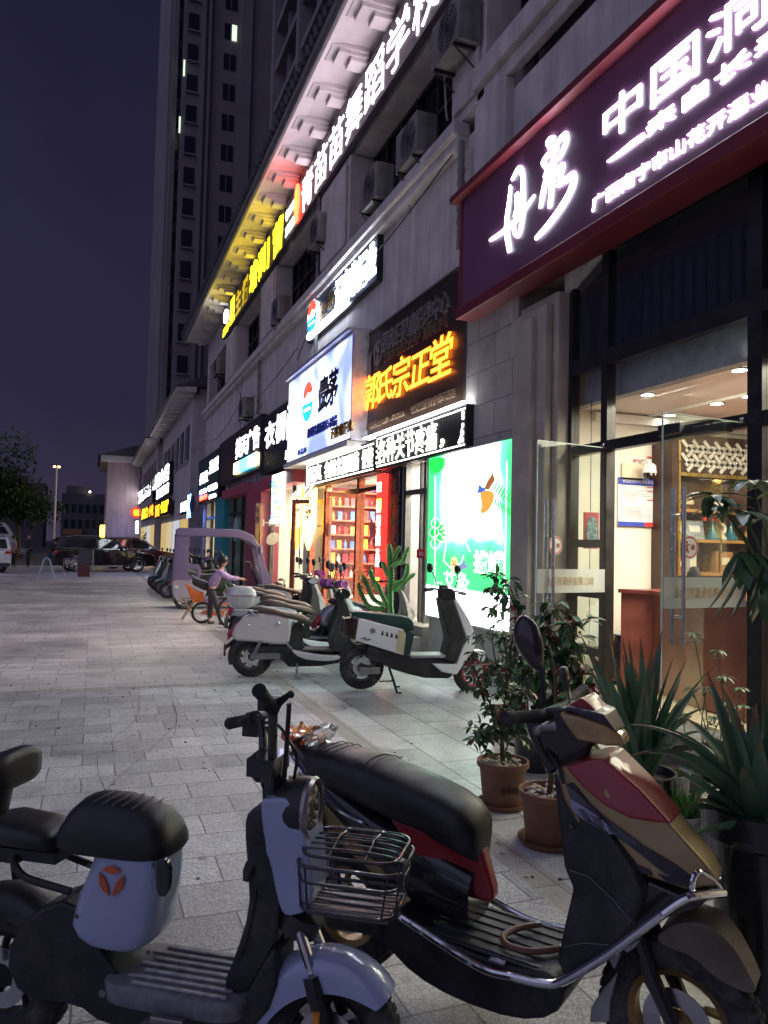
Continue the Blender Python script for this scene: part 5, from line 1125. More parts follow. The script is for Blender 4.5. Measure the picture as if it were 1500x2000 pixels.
def mirror_round(parent, base, top, r, nrm=(-1, 0, 0), mt=None, sx_=1.25, name='mirror'):
    base, top = Vector(base), Vector(top); b = MB(); mid = (base+top)/2+Vector((.02, 0, 0)); b.tube(spline([base, mid, top]), .006, 6)
    n = Vector(nrm).normalized(); u = Vector((0, 0, 1)); s = u.cross(n).normalized(); u = n.cross(s)
    rings = [[top+n*d+(s*cos(2*pi*k/18)*sx_+u*sin(2*pi*k/18))*rr for k in range(18)] for d, rr in ((.0, r*.95), (.006, r), (-.012, r*.97), (-.03, r*.6), (-.036, r*.1))]
    b.loft(rings[1:], cap=True); m_ = b.build(name, mt or BLKP, parent)
    b = MB(); b.loft([[top+n*d+(s*cos(2*pi*k/18)*sx_+u*sin(2*pi*k/18))*rr for k in range(18)] for d, rr in ((.0065, r*.93), (.008, r*.92))]); b.build('mirror_glass', M('mirror glass', (.55, .57, .6), .04, 1.), m_)
    return m_
# ---------------------------------------------------------------- blue e-bike in the left foreground
E = Frame(-.19, 2.67, .68, 2.08)
BLUE = M('pale blue gloss shell', (.36, .42, .60), .22, coat=.7, nz=(3, .08), dust=.12)
eb = thing('electric_bike', 'pale blue electric bike with black saddle, wire front basket and orange mark on its shell', 'electric bike', E.o, E.rz, 'two-wheelers parked in the foreground')
DKRIM = M('black alloy', (.02, .02, .022), .4, .5)
wheel(eb, 0, .215, .215, .085, DKRIM); wheel(eb, E.wb-.015, .198, .198, .082, DKRIM)
# saddle
b = MB(); prof = [(.195, .655, .03, .05), (.208, .652, .06, .088), (.23, .648, .10, .1), (.262, .645, .13, .106), (.30, .643, .143, .109), (.38, .643, .144, .109), (.46, .643, .135, .107), (.515, .644, .116, .102), (.552, .647, .085, .092), (.575, .652, .048, .072), (.584, .655, .02, .04)]
b.loft([ring_se((.195+(x-.195)*.94, 0, z), hw, .012, 26, 2.6, top=hh) for x, z, hh, hw in prof]); sd = b.build('saddle', SEATB, eb, smooth=60)
b = MB()
for k in range(6):
    x_ = .285+k*.036; zt = .795 if k < 4 else .795-(k-3)*.006
    P_ = [((x_+.022*(1-(j/4)**2))*.9+.05, j*.0150, .643+.1435*(1-(abs(j)*.0150/.109)**2.6)**(1/2.6)-.0012) for j in range(-4, 5)]
    b.tube([(p_[0], p_[1], p_[2]-(.004 if k > 3 else 0)*(k-3)) for p_ in P_], .0026, 5)
b.build('seat_ribs', M('grey vinyl rib', (.16, .15, .17), .4), sd)
# shell under the saddle
b = MB(); rows = [(.372, .37, .51, .105), (.382, .315, .55, .118), (.40, .283, .575, .124), (.43, .266, .588, .127), (.50, .283, .598, .128), (.57, .312, .605, .126), (.64, .338, .606, .122), (.668, .35, .604, .116), (.675, .36, .597, .108)]
b.loft([ring_se(((a+c-.075)/2, 0, z), hw*.80, (c-a-.05)/2, 32, 4.2, (0, 1, 0), (1, 0, 0)) for z, a, c, hw in rows]); sh = b.build('body_shell', BLUE, eb, smooth=60)
lg = E.p(217, 1722, -.107)
b = MB(); ORG = M('orange decal', (.55, .10, .015), .35, coat=.5)
def petal(a, b_, bulge):
    a, b_ = Vector(a), Vector(b_); n = Vector((-(b_-a).y, (b_-a).x)); L = []
    for k in range(9): t = k/8; L.append(a+(b_-a)*t+n*bulge*sin(pi*t))
    for k in range(7, 0, -1): t = k/8; L.append(a+(b_-a)*t-n*bulge*.55*sin(pi*t))
    return [(v.x, v.y) for v in L]
s_ = .042
for q0, q1, bl in (((-.72, .72), (.72, .72), .22), ((-.92, .52), (-.12, -.95), -.2), ((.92, .52), (.12, -.95), .2)):
    pl_ = petal((lg.x+q0[0]*s_, lg.z+q0[1]*s_), (lg.x+q1[0]*s_, lg.z+q1[1]*s_), bl); n = len(pl_); b.prism(pl_, -.1085, -.104)
b.build('emblem', ORG, sh, smooth=0)
b = MB(); pl_ = chaikin(E.poly([(306, 1672), (334, 1680), (332, 1740), (324, 1750), (314, 1750), (307, 1740)], -.10), 2); b.prism(pl_, -.1085, -.085); b.build('charging_flap', GLOSSB, sh, bevel=.004)
# passenger seat, backrest, rear rack
b = MB(); b.loft([ring_se((x, 0, z), hw, .022, 22, 3.4, top=hh) for x, z, hh, hw in ((-.075, .645, .02, .06), (-.06, .645, .042, .085), (-.02, .645, .05, .095), (.10, .64, .045, .095), (.165, .635, .042, .088), (.185, .63, .02, .06))]); b.build('passenger_seat', SEATB, eb, smooth=60)
b = MB(); b.box(-.09, .2, -.075, .075, .585, .618); b.box(-.11, .05, -.05, .05, .56, .584); b.tube(spline([(.06, -.085, .60), (.085, -.09, .565), (.12, -.09, .545), (.2, -.085, .53), (.26, -.08, .52)]), .012, 8); b.tube(spline([(.06, .085, .60), (.085, .09, .565), (.12, .09, .545), (.26, .08, .52)]), .012, 8)
b.tube([(-.07, -.07, .59), (-.02, -.09, .24)], .013, 7); b.tube([(-.07, .07, .59), (-.02, .09, .24)], .013, 7); b.build('rear_rack', PLAS, eb, bevel=.006)
b = MB(); b.loft([ring_se((x, 0, .832), hw, hh, 24, 3.4) for x, hw, hh in ((-.055, .07, .03), (-.05, .095, .05), (-.03, .105, .058), (.0, .105, .058), (.012, .098, .052), (.018, .07, .035))]); bk = b.build('backrest', SEATB, eb, smooth=60)
b = MB(); b.loft([ring_se((x, 0, z), .03, .012, 12, 3, (0, 1, 0), (1, 0, 0)) for x, z in ((-.055, .60), (-.06, .66), (-.05, .72), (-.035, .79))]); b.build('backrest_post', BLKP, bk, smooth=60)
b = MB(); b.obox((-.20, 0, .50), (.012, .15, .11), Matrix.Rotation(radians(15), 3, 'Y')); b.tube([(-.08, 0, .58), (-.19, 0, .54)], .01, 6); b.build('number_plate', M('dull white plate', (.4, .41, .42), .5), eb)
# rear fender, frame, footboard
def fender(parent, cx, cz, r, hw, a0, a1, mt, name='fender', skirt=.05, n=20, th=.004):
    b = MB(); rings = []
    for k in range(n+1):
        a = radians(a0+(a1-a0)*k/n); ring = []
        sk = skirt*sin(pi*min(1, max(.0, (k+1.2)/(n+2.4))))**.6
        for (yy, dr) in ((-hw, -sk), (-hw, -sk*.4), (-hw*.96, -.008), (-hw*.8, .008), (-hw*.4, .018), (0, .021), (hw*.4, .018), (hw*.8, .008), (hw*.96, -.008), (hw, -sk*.4), (hw, -sk), (hw-th, -sk), (hw*.8-th, -.004), (0, .012), (-hw*.8+th, -.004), (-hw+th, -sk)):
            ring.append((cx+(r+dr)*cos(a), yy, cz+(r+dr)*sin(a)))
        rings.append(ring)
    b.loft(rings); return b.build(name, mt, parent, smooth=50)
fender(eb, 0, .215, .245, .065, 15, 175, PLAS, 'rear_fender', .06)
slab('lower_frame', PLAS, eb, [(.03, .30), (.12, .44), (.26, .50), (.34, .38), (.40, .32), (.44, .285), (.80, .285), (.86, .40), (.90, .46), (.90, .30), (.82, .20), (.6, .16), (.38, .15), (.28, .20), (.1, .18)], .075, .02)
b = MB(); b.loft([ring_se((.60, 0, z), hw, hx, 28, 5, (0, 1, 0), (1, 0, 0)) for z, hw, hx in ((.235, .10, .19), (.25, .128, .215), (.295, .132, .22), (.302, .126, .214))]); fb = b.build('footboard', M('footboard plastic with sheen', (.16, .155, .165), .34, nz=(30, .3)), eb, smooth=50)  # reflected light put into the pale grey of board and ribs
b = MB()
for k in range(7): y_ = -.1+k*.0333; b.box(.45 if k % 2 else .48, .77, y_-.006, y_+.006, .3025, .3085)
b.build('grip_ribs', M('footboard rib', (.30, .29, .31), .35, nz=(30, .3)), fb, bevel=.002)
b = MB(); b.obox((.62, -.155, .235), (.15, .05, .012)); b.obox((.62, -.15, .25), (.1, .02, .02)); b.build('foot_peg', ALLOY, eb, bevel=.004)
# steering column, front cover
slab('column_shield', PLAS, eb, [(.795, .80), (.785, .755), (.80, .63), (.808, .53), (.77, .40), (.73, .30), (.80, .28), (.87, .40), (.90, .48), (.90, .80), (.86, .83)], .062, .02, 1)
slab('front_cover', BLUE, eb, E.poly([(511, 1564), (520, 1557), (572, 1557), (590, 1600), (606, 1660), (612, 1720), (610, 1765), (596, 1782), (560, 1790), (548, 1775), (535, 1720), (520, 1640)], -.06), lambda x, z: .068+.01*(z > .7), .03, 1, 4)
b = MB(); P_ = [E.p(492, 1690, -.05), E.p(484, 1705, -.07), E.p(480, 1722, -.08)]; b.tube(P_, [.02, .016, .008], 8); b.build('bag_hook', BLKP, eb)
hl = Vector((.955, 0, .805))
b = MB(); b.lathe([(0, -.11), (.04, -.105), (.07, -.075), (.084, -.03), (.086, .0)], 26, tuple(hl), 'x'); h_ = b.build('headlight', BLKP, eb, smooth=60)
b = MB(); b.lathe([(.084, -.004), (.0865, .012), (.081, .022), (.073, .018), (.072, .008)], 26, tuple(hl), 'x'); b.build('bezel', M('satin bezel', (.35, .30, .30), .3, .7), h_)
b = MB(); b.lathe([(.072, .010), (.05, .018), (0, .022)], 24, tuple(hl), 'x'); b.build('lens', M('smoky lens', (.11, .10, .085), .08, coat=1, nz=(40, .4)), h_)
b = MB()
for dz in (.02, -.012, -.038): b.ball((hl.x+.021, -.004, hl.z+dz), .0075, 8, 6)
b.build('led', M('led dot', (.5, .45, .3), .2), h_)
# handlebar set
b = MB(); nt, ft_ = E.p(533, 1385, -.05), E.p(512, 1402, .06)
b.tube([E.p(534, 1553, -.02), E.p(532, 1487, -.035), nt], .014, 10); b.tube([E.p(522, 1540, .02), E.p(514, 1490, .05), E.p(513, 1425, .06), E.p(508, 1405, .075), E.p(495, 1402, .10)], .013, 10)
b.tube([E.p(516, 1520, 0), E.p(548, 1520, 0)], .03, 10); b.tube([(.85, 0, .80), (.84, 0, .93)], .032, 12); b.obox((.83, 0, .92), (.08, .13, .05)); b.tube([nt, ft_], .012, 8)
hb = b.build('handlebar', GLOSSB, eb)
b = MB(); g0 = E.p(533, 1384, -.05); g1 = E.p(506, 1349, -.21); d = (g1-g0).normalized(); b.tube([g0, g0+d*.05, g0+d*.055, g1-d*.006, g1], [.02, .02, .0175, .0185, .02], 12); b.build('grip', RUB, hb)
b = MB(); g2 = E.p(500, 1402, .10); g3 = E.p(449, 1413, .24); d = (g3-g2).normalized(); b.tube([g2, g2+d*.05, g2+d*.055, g3-d*.006, g3], [.022, .022, .0175, .0185, .02], 12); b.obox(g2+d*.02+Vector((0, 0, -.02)), (.05, .05, .06)); b.build('grip', RUB, hb)
b = MB(); q = E.p(545, 1372, -.06); b.tube([g0+Vector((0, 0, -.005)), q, E.p(563, 1358, -.09)], [.018, .012, .008], 8); b.ball(E.p(568, 1356, -.09), .011, 8, 6); b.obox(E.p(525, 1374, -.05), (.05, .045, .035)); b.build('brake_lever', BLKP, hb)
b = MB(); b.tube([E.p(565, 1374, -.06), E.p(562, 1420, -.05), E.p(557, 1500, -.03), E.p(553, 1540, 0)], .007, 8); b.tube(spline([E.p(490, 1412, .1), E.p(540, 1415, .02), E.p(566, 1450, -.02), E.p(580, 1480, 0), E.p(572, 1530, 0)]), .005, 6)
b.tube(spline([E.p(520, 1420, .05), E.p(536, 1460, .02), E.p(540, 1500, 0), E.p(530, 1550, 0)]), .005, 6); b.build('brake_cable', BLKP, hb)
b = MB(); b.loft([ring_se((x, .05, .90), hw, hh, 14, 3) for x, hw, hh in ((.77, .045, .035), (.79, .055, .05), (.815, .055, .05))]); b.build('key_pod', BLKP, hb)
# basket of bent wire
bkx0, bkx1, bz0, bz1, by = .955, 1.245, .572, .690, .115
WIRE = M('black wire coating', (.022, .022, .024), .3, coat=.3)
def rrect(x0, x1, yh, z, rad=.05, n=5):
    P_ = []
    for cx, cy, a0 in ((x1-rad, yh-rad, 0), (x0+rad, yh-rad, 90), (x0+rad, -yh+rad, 180), (x1-rad, -yh+rad, 270)):
        for k in range(n+1): a = radians(a0+90*k/n); P_.append((cx+rad*cos(a), cy+rad*sin(a), z))
    return P_
b = MB()
for z, ins, r_ in ((bz1, 0, .0055), (bz0+.075, .008, .004), (bz0, .018, .005)): b.tube(rrect(bkx0+ins*.4, bkx1-ins, by-ins*.5, z, .045), r_, 6, loop=True)
top, low = rrect(bkx0, bkx1, by, bz1, .045), rrect(bkx0+.007, bkx1-.018, by-.009, bz0, .045)
for k in range(1, 24, 3): b.tube([top[k], low[k]], .0032, 5)
for y_ in (-.07, -.03, .01, .05): b.tube(spline([(bkx0+.01, y_, bz0), ((bkx0+bkx1)/2, y_, bz0-.004), (bkx1-.02, y_, bz0)], 3), .003, 5)
bs = b.build('basket', WIRE, eb)
b = MB(); b.tube(rrect(bkx0+.01, bkx1-.01, by-.006, bz1+.028, .05), .005, 6, loop=True)
for k in range(5): y_ = -.075+k*.0375; b.tube(spline([(bkx0+.01, y_, bz1+.034), ((bkx0+bkx1)/2, y_, bz1+.040), (bkx1-.03, y_, bz1+.034), (bkx1-.008, y_, bz1+.012)], 4), .0032, 5)
for x_ in (1.05, 1.15): b.tube([(x_, -by+.006, bz1+.03), (x_, 0, bz1+.046), (x_, by-.006, bz1+.03)], .0036, 5)
b.build('basket_lid', WIRE, bs)
b = MB(); b.box(bkx0+.03, bkx1-.035, -.085, .085, bz0-.02, bz0-.006); b.tube([(bkx0+.04, -.08, bz0-.002), (bkx1-.05, -.095, bz0-.002)], .007, 6); b.build('basket_tray', M('bare tray metal', (.20, .18, .17), .35, .6), bs, bevel=.004)
b = MB(); b.obox((bkx1-.004, -.07, bz1-.005), (.016, .03, .07)); b.obox((bkx1-.01, -.08, .60), (.008, .03, .05)); b.build('basket_clip', BLKP, bs, bevel=.003)
# fork, front fender, reflector
b = MB()
for s in (-1, 1): b.tube([(.945, s*.042, .50), (1.005, s*.052, .36)], .0155, 10)
fk = b.build('fork_tubes', CHROME, eb)
b = MB()
for s in (-1, 1): b.tube([(.995, s*.060, .375), (1.012, s*.070, .33), (1.05, s*.072, .215)], [.024, .023, .018], 10)
b.tube([(.93, 0, .47), (.952, 0, .52)], .06, 12); b.build('fork_legs', PLAS, fk)
b = MB(); b.loft([ring_se((1.022+.0, -.094, z), .011, .009, 10, 2.5, (1, 0, 0), (0, 1, 0)) for z in (.235, .24, .30, .305)]); b.build('reflector', AMB, fk, smooth=60)
fender(eb, E.wb-.015, .205, .205, .064, 38, 178, BLUE, 'front_fender', .075)
# ---------------------------------------------------------------- red and gold scooter in the right foreground
R_ = Frame(.87, 2.86, 1.62, 1.8)
GOLD = M('worn champagne gold paint', (.36, .265, .12), .38, .5, coat=.3, nz=(7, .3), dust=.3); CRIM = M('crimson paint', (.30, .012, .022), .3, coat=.4, nz=(4, .2), dust=.18); GRAPH = M('graphite decal', (.045, .042, .055), .3, .3, coat=.3, nz=(9, .3)); SILV = M('silver violet decal', (.28, .26, .36), .3, .5)
rs = thing('motor_scooter', 'red and gold step-through scooter with long black seat and chrome side bar', 'scooter', R_.o, R_.rz, 'two-wheelers parked in the foreground')
GOLDRIM = M('gold alloy', (.26, .17, .06), .35, .7, nz=(14, .25))
wheel(rs, .13, .225, .225, .09, GOLDRIM); wheel(rs, 1.30, .225, .225, .09, GOLDRIM, spokes=3)
b = MB(); prof = [(-.06, .74, .02, .06), (-.045, .735, .045, .085), (.0, .725, .06, .105), (.10, .715, .07, .12), (.22, .70, .08, .13), (.34, .68, .08, .135), (.46, .66, .08, .132), (.56, .635, .082, .125), (.62, .615, .08, .112), (.66, .60, .062, .088), (.675, .595, .03, .05)]
b.loft([ring_se((x, 0, z), hw, .085, 26, 2.7, top=hh) for x, z, hh, hw in prof]); st = b.build('seat', SEATB, rs, smooth=60)
b = MB()
for x_ in (.02, .05, .085, .25, .28): 
    P_ = []
    for k in range(-5, 6):
        t = k/5.6; z0 = .725 if x_ < .1 else .70; P_.append((x_+.03*(1-t*t)*(.4 if x_ < .2 else -.6), .118*t*1.02, z0+(.067 if x_ < .1 else .079)*(1-abs(t)**2.7)**(1/2.7)))
    b.tube(P_, .0024, 4)
b.build('seat_crease', SEATB, st)
b = MB(); b.loft([ring_se((x, 0, z), hw, hh, 20, 3) for x, z, hh, hw in ((-.14, .78, .02, .05), (-.10, .745, .05, .085), (.0, .66, .07, .10), (.12, .575, .09, .11), (.28, .50, .10, .115), (.42, .45, .11, .112), (.55, .42, .11, .10), (.66, .40, .085, .085))]); tb = b.build('tail_body', GLOSSB, rs, smooth=50)
for nm_, pts, mt_, y_ in (('gold_stripe', [(560, 1510), (620, 1560), (700, 1650), (760, 1720), (740, 1720), (660, 1650), (590, 1570), (560, 1530)], GOLD, .108),):
    slab(nm_, mt_, tb, R_.poly(pts, -.12), .112, .004, 1)
slab('side_panel', CRIM, rs, R_.poly([(742, 1584), (850, 1640), (905, 1658), (918, 1690), (942, 1782), (922, 1788), (885, 1768), (830, 1700), (780, 1640)], -.12), lambda x, z: max(.03, .108-.03*(z < .45)-.45*max(0, x-.50)), .02, 1)
b = MB()
for s in (-1, 1): b.tube(spline([(-.15, s*.06, .80), (-.08, s*.115, .75), (.04, s*.135, .68), (.17, s*.14, .61), (.27, s*.13, .585)], 5), .009, 8)
b.tube([(-.15, -.06, .80), (-.165, 0, .805), (-.15, .06, .80)], .009, 8); b.build('grab_rail', CHROME, rs)
b = MB(); b.loft([ring_se((x, 0, z), hw, hh, 18, 3) for x, z, hh, hw in ((-.205, .80, .008, .03), (-.19, .795, .02, .05), (-.12, .775, .022, .06), (-.08, .77, .02, .055))]); b.build('tail_light', M('orange tail lens', (.75, .16, .03), .2, coat=.6), rs, smooth=60)
b = MB(); b.obox((.135, -.14, .30), (.5, .05, .09), Matrix.Rotation(radians(8), 3, 'Y')); b.tube([(.13, -.12, .225), (.3, -.13, .26), (.5, -.09, .24)], .045, 10); b.build('motor_arm', PLAS, rs, bevel=.015)
b = MB(); b.tube([(.17, -.12, .28), (.05, -.125, .58)], .028, 10); b.build('rear_shock', ALLOY, rs)
# footboard and skirts
slab('floor_body', PLAS, rs, [(.42, .36), (.50, .30), (.66, .285), (.86, .282), (.97, .31), (1.02, .26), (.98, .18), (.86, .13), (.66, .12), (.5, .145), (.4, .2), (.3, .24)], .155, .015, 1)
b = MB(); b.box(.50, .95, -.14, .14, .288, .296)
for k in range(6): b.box(.52, .93, -.125+k*.05-.008, -.125+k*.05+.008, .297, .301)
b.build('floor_mat', M('worn floor mat', (.05, .05, .055), .38, nz=(20, .35)), rs, bevel=.002)
b = MB(); b.obox((.80, -.15, .288), (.05, .025, .006)); b.build('floor_badge', SILV, rs)
# apron
slab('leg_shield', PLAS, rs, R_.poly([(1076, 1512), (1108, 1688), (1126, 1728), (1094, 1868), (1120, 1912), (1185, 1872), (1245, 1800), (1262, 1745), (1240, 1690), (1180, 1610), (1120, 1530)], -.12), lambda x, z: .155-.05*max(0, (z-.6)/.3), .012, 0, 2)
nose = lambda x, z: max(.02, .145-.30*max(0, x-1.08)-.04*max(0, (z-.7)/.2))
def apr(name, mt, pts, dw=0., bev=.01, y=-.12): return slab(name, mt, rs, R_.poly(pts, y), (lambda x, z: nose(x, z)+dw), bev, 0, 2)
ap = apr('apron', GOLD, [(1078, 1504), (1100, 1560), (1128, 1604), (1200, 1666), (1262, 1720), (1330, 1752), (1385, 1752), (1392, 1738), (1366, 1700), (1300, 1622), (1238, 1552), (1172, 1490), (1150, 1488), (1100, 1498)], 0, .012)
def decal(name, mt, pts, dw, par=None):
    b = MB(); pl_ = R_.poly(pts, -.13); n = len(pl_)
    for s in (-1, 1):
        vs = [(p_[0], s*(nose(*p_)+dw), p_[1]) for p_ in pl_]+[(p_[0], s*(nose(*p_)-.004), p_[1]) for p_ in pl_]
        b.add(vs, [tuple(range(n)), tuple(range(2*n-1, n-1, -1))]+[(i, i+n, (i+1) % n+n, (i+1) % n) for i in range(n)])
    return b.build(name, mt, par or ap, smooth=0)
decal('graphite_decal', GRAPH, [(1100, 1530), (1118, 1544), (1180, 1600), (1250, 1658), (1312, 1702), (1352, 1738), (1330, 1742), (1290, 1716), (1220, 1650), (1150, 1602), (1118, 1572)], .003)
decal('silver_decal', SILV, [(1112, 1560), (1150, 1582), (1208, 1632), (1190, 1630), (1138, 1598), (1118, 1580)], .005)
decal('dark_lettering', GLOSSB, [(1130, 1578), (1140, 1580), (1152, 1600), (1146, 1600)], .007); decal('dark_lettering', GLOSSB, [(1156, 1592), (1172, 1600), (1182, 1618), (1166, 1612)], .007); decal('dark_lettering', GLOSSB, [(1184, 1612), (1204, 1628), (1206, 1634), (1190, 1626)], .007)
decal('lower_graphite', GRAPH, [(1232, 1690), (1262, 1706), (1270, 1718), (1250, 1712)], .004); decal('lower_graphite', GRAPH, [(1278, 1716), (1330, 1738), (1345, 1750), (1300, 1738)], .004)
# red top panel follows the ridge of the apron
b = MB(); pl_ = R_.poly([(1098, 1499), (1150, 1487), (1174, 1487), (1240, 1549), (1304, 1622), (1262, 1613), (1225, 1603), (1180, 1576), (1140, 1542)], -.12); wprism(b, pl_, lambda x, z: nose(x, z)+.003); b.build('red_panel', CRIM, ap, bevel=.01)
slab('lower_apron', GLOSSB, rs, R_.poly([(1262, 1722), (1330, 1756), (1388, 1756), (1360, 1782), (1290, 1800), (1215, 1850), (1150, 1900), (1120, 1912), (1180, 1850), (1240, 1780)], -.1), lambda x, z: .11-.12*max(0, x-1.1), .012, 0, 2)
b = MB()
for pts in ([(1175, 1795), (1195, 1792), (1222, 1815), (1205, 1830), (1185, 1812)], [(1218, 1852), (1252, 1834), (1240, 1850), (1225, 1860)], [(1190, 1872), (1212, 1862), (1200, 1892)]):
    b.prism(R_.poly(pts, -.125), -.128, -.11)
b.build('side_sticker', M('dusty white sticker', (.34, .33, .36), .5), rs, smooth=0)
# headlight cowl
slab('handlebar_cover', GLOSSB, rs, R_.poly([(1034, 1404), (1056, 1388), (1078, 1378), (1112, 1380), (1150, 1392), (1190, 1440), (1200, 1458), (1150, 1458), (1142, 1485), (1078, 1512), (1062, 1470), (1040, 1428)], -.05), lambda x, z: max(.02, .098-.62*max(0, x-.92)-.12*max(0, .9-z)), .014, 0, 3)
cowl = lambda x, z: max(.025, .112-.42*max(0, x-.96))
b = MB(); pl_ = R_.poly([(1090, 1390), (1128, 1400), (1178, 1424), (1204, 1450), (1206, 1468), (1172, 1464), (1122, 1448), (1106, 1422)], -.10); wprism(b, pl_, cowl); hl_ = b.build('headlight', M('yellowed headlight lens', (.40, .27, .10), .16, coat=.8, nz=(24, .3)), rs, bevel=.014, seg=3)
b = MB(); pl_ = R_.poly([(1098, 1383), (1112, 1378), (1172, 1398), (1196, 1436), (1178, 1422), (1128, 1396)], -.09); wprism(b, pl_, lambda x, z: cowl(x, z)+.004); b.build('cowl_band', GRAPH, rs, bevel=.006)
b = MB(); pl_ = R_.poly([(1106, 1380), (1137, 1361), (1150, 1372), (1184, 1412), (1168, 1402)], -.05); wprism(b, pl_, lambda x, z: max(.02, cowl(x, z)-.02)); b.build('cowl_peak', CRIM, rs, bevel=.006)
b = MB(); g0, g1 = R_.p(1060, 1398, -.10), R_.p(986, 1403, -.30)
d = (g1-g0); b.tube([g0, g0+d*.3, g0+d*.32, g1-d*.05, g1], [.02, .02, .018, .019, .021], 12); gr = b.build('grip', RUB, rs)
b = MB(); b.tube([g0+Vector((.02, 0, -.02)), R_.p(1052, 1425, -.16), R_.p(1086, 1418, -.14)], [.010, .011, .013], 8); b.ball(R_.p(1050, 1426, -.17), .015, 8, 6); b.build('brake_lever', ALLOY, rs)
b = MB(); g0b = Vector((g0.x, .10, g0.z)); g1b = Vector((g1.x+.02, .31, g1.z)); b.tube([g0b, g1b], .019, 12); b.build('grip', RUB, rs)
# mirrors, teardrop heads
def teardrop(pts_px, y, th, stem, name='mirror'):
    b = MB(); P_ = chaikin(R_.poly(pts_px, y), 2); cx = sum(p_[0] for p_ in P_)/len(P_); cz = sum(p_[1] for p_ in P_)/len(P_)
    rings = []
    for sy, sc in ((-th, .30), (-th*.85, .66), (-th*.4, .93), (0, 1), (th*.25, .99), (th*.4, .95)): rings.append([(cx+(p_[0]-cx)*sc, y+sy, cz+(p_[1]-cz)*sc) for p_ in P_])
    b.loft(rings); m_ = b.build(name, M('brown black mirror shell', (.035, .024, .026), .3, coat=.4), rs, smooth=60)
    b = MB(); b.tube(spline(stem, 5), .0085, 8); b.build('mirror_stem', BLKP, m_)
    b = MB(); b.loft([[(cx+(p_[0]-cx)*.9, y+yy, cz+(p_[1]-cz)*.9) for p_ in P_] for yy in (th*.41, th*.43)]); b.build('mirror_glass', M('mirror glass', (.55, .57, .6), .04, 1.), m_)
teardrop([(1010, 1208), (1002, 1228), (1004, 1252), (1018, 1280), (1036, 1302), (1050, 1312), (1060, 1300), (1062, 1262), (1052, 1226), (1034, 1204), (1020, 1200)], -.14, .03, [R_.p(1056, 1300, -.14), R_.p(1060, 1335, -.13), R_.p(1062, 1375, -.10)])
teardrop([(1098, 1300), (1092, 1306), (1094, 1318), (1102, 1334), (1108, 1336), (1112, 1322), (1108, 1304)], .16, .025, [R_.p(1107, 1330, .16), R_.p(1110, 1350, .15), R_.p(1112, 1368, .10)])
# chrome side bar with its front hoop
b = MB(); y_ = -.185
bar = [R_.p(770, 1782, -.15), R_.p(800, 1802, -.18), R_.p(930, 1886, y_), R_.p(1000, 1908, y_), R_.p(1062, 1921, y_), R_.p(1100, 1916, y_), R_.p(1190, 1862, y_), R_.p(1280, 1795, y_), R_.p(1325, 1762, -.17), R_.p(1355, 1750, -.14), R_.p(1392, 1746, -.06), R_.p(1412, 1744, 0.)]
b.tube(spline(bar, 5), .0125, 10); full = [(p_.x, -p_.y, p_.z) for p_ in bar]; b.tube(spline(full, 5), .0125, 10)
b.build('side_bar', CHROME, rs)
b = MB(); b.tube(spline([R_.p(1352, 1752, -.13), R_.p(1352, 1728, -.13), R_.p(1358, 1708, -.12), R_.p(1372, 1704, -.09), R_.p(1398, 1724, -.03), R_.p(1410, 1742, 0)], 5), .008, 8)
b.tube(spline([R_.p(1410, 1744, 0), R_.p(1404, 1726, .03), R_.p(1384, 1690, .07), R_.p(1368, 1676, .10), R_.p(1374, 1690, .12), R_.p(1400, 1726, .12)], 5), .007, 8); b.build('front_hoop', CHROME, rs)
# front fender and fork
slab('front_fender', M('dusty bronze fender', (.13, .10, .075), .45, .3, nz=(9, .3), dust=.4), rs, R_.poly([(1282, 1822), (1320, 1792), (1380, 1790), (1430, 1832), (1468, 1900), (1482, 1936), (1450, 1930), (1400, 1900), (1360, 1858), (1310, 1842)], -.03), lambda x, z: max(.02, .07-.16*max(0, x-1.38)), .014, 1)
b = MB()
for s in (-1, 1): b.tube([(1.19, s*.06, .46), (1.24, s*.066, .34), (1.30, s*.068, .225)], [.026, .024, .02], 10)
b.build('fork', GLOSSB, rs)
b = MB(); pl_ = R_.poly([(1175, 1935), (1205, 1900), (1190, 1960), (1188, 2000), (1150, 2000), (1152, 1972)], -.06); b.prism(pl_, -.055, .055); b.build('inner_splash', M('pale splash guard', (.30, .32, .30), .6), rs, bevel=.006)
b = MB(); b.tube([(.62, .05, .13), (.58, .16, .02), (.62, .2, .008)], .010, 8); b.build('kick_stand', ALLOY, rs)
# brown hose lock lying on the floor mat
lk = thing('cable_lock', 'brown U shaped cable lock lying on the red scooter floor mat', 'lock', R_.o, R_.rz)
b = MB(); P_ = [R_.atz(1045, 1806, .32), R_.atz(1008, 1814, .32), R_.atz(985, 1826, .32), R_.atz(984, 1838, .318), R_.atz(1000, 1850, .314), R_.atz(1040, 1858, .314), R_.atz(1092, 1853, .318)]
b.tube(spline(P_, 6), .0105, 9); b.build('hose', M('brown hose', (.16, .07, .045), .4, nz=(30, .2)), lk)
b = MB(); b.tube([P_[-1], P_[-1]+(P_[-1]-P_[-2]).normalized()*.03], .014, 8); b.tube([P_[0], P_[0]+(P_[0]-P_[1]).normalized()*.02], .011, 8); b.build('lock_end', ALLOY, lk)
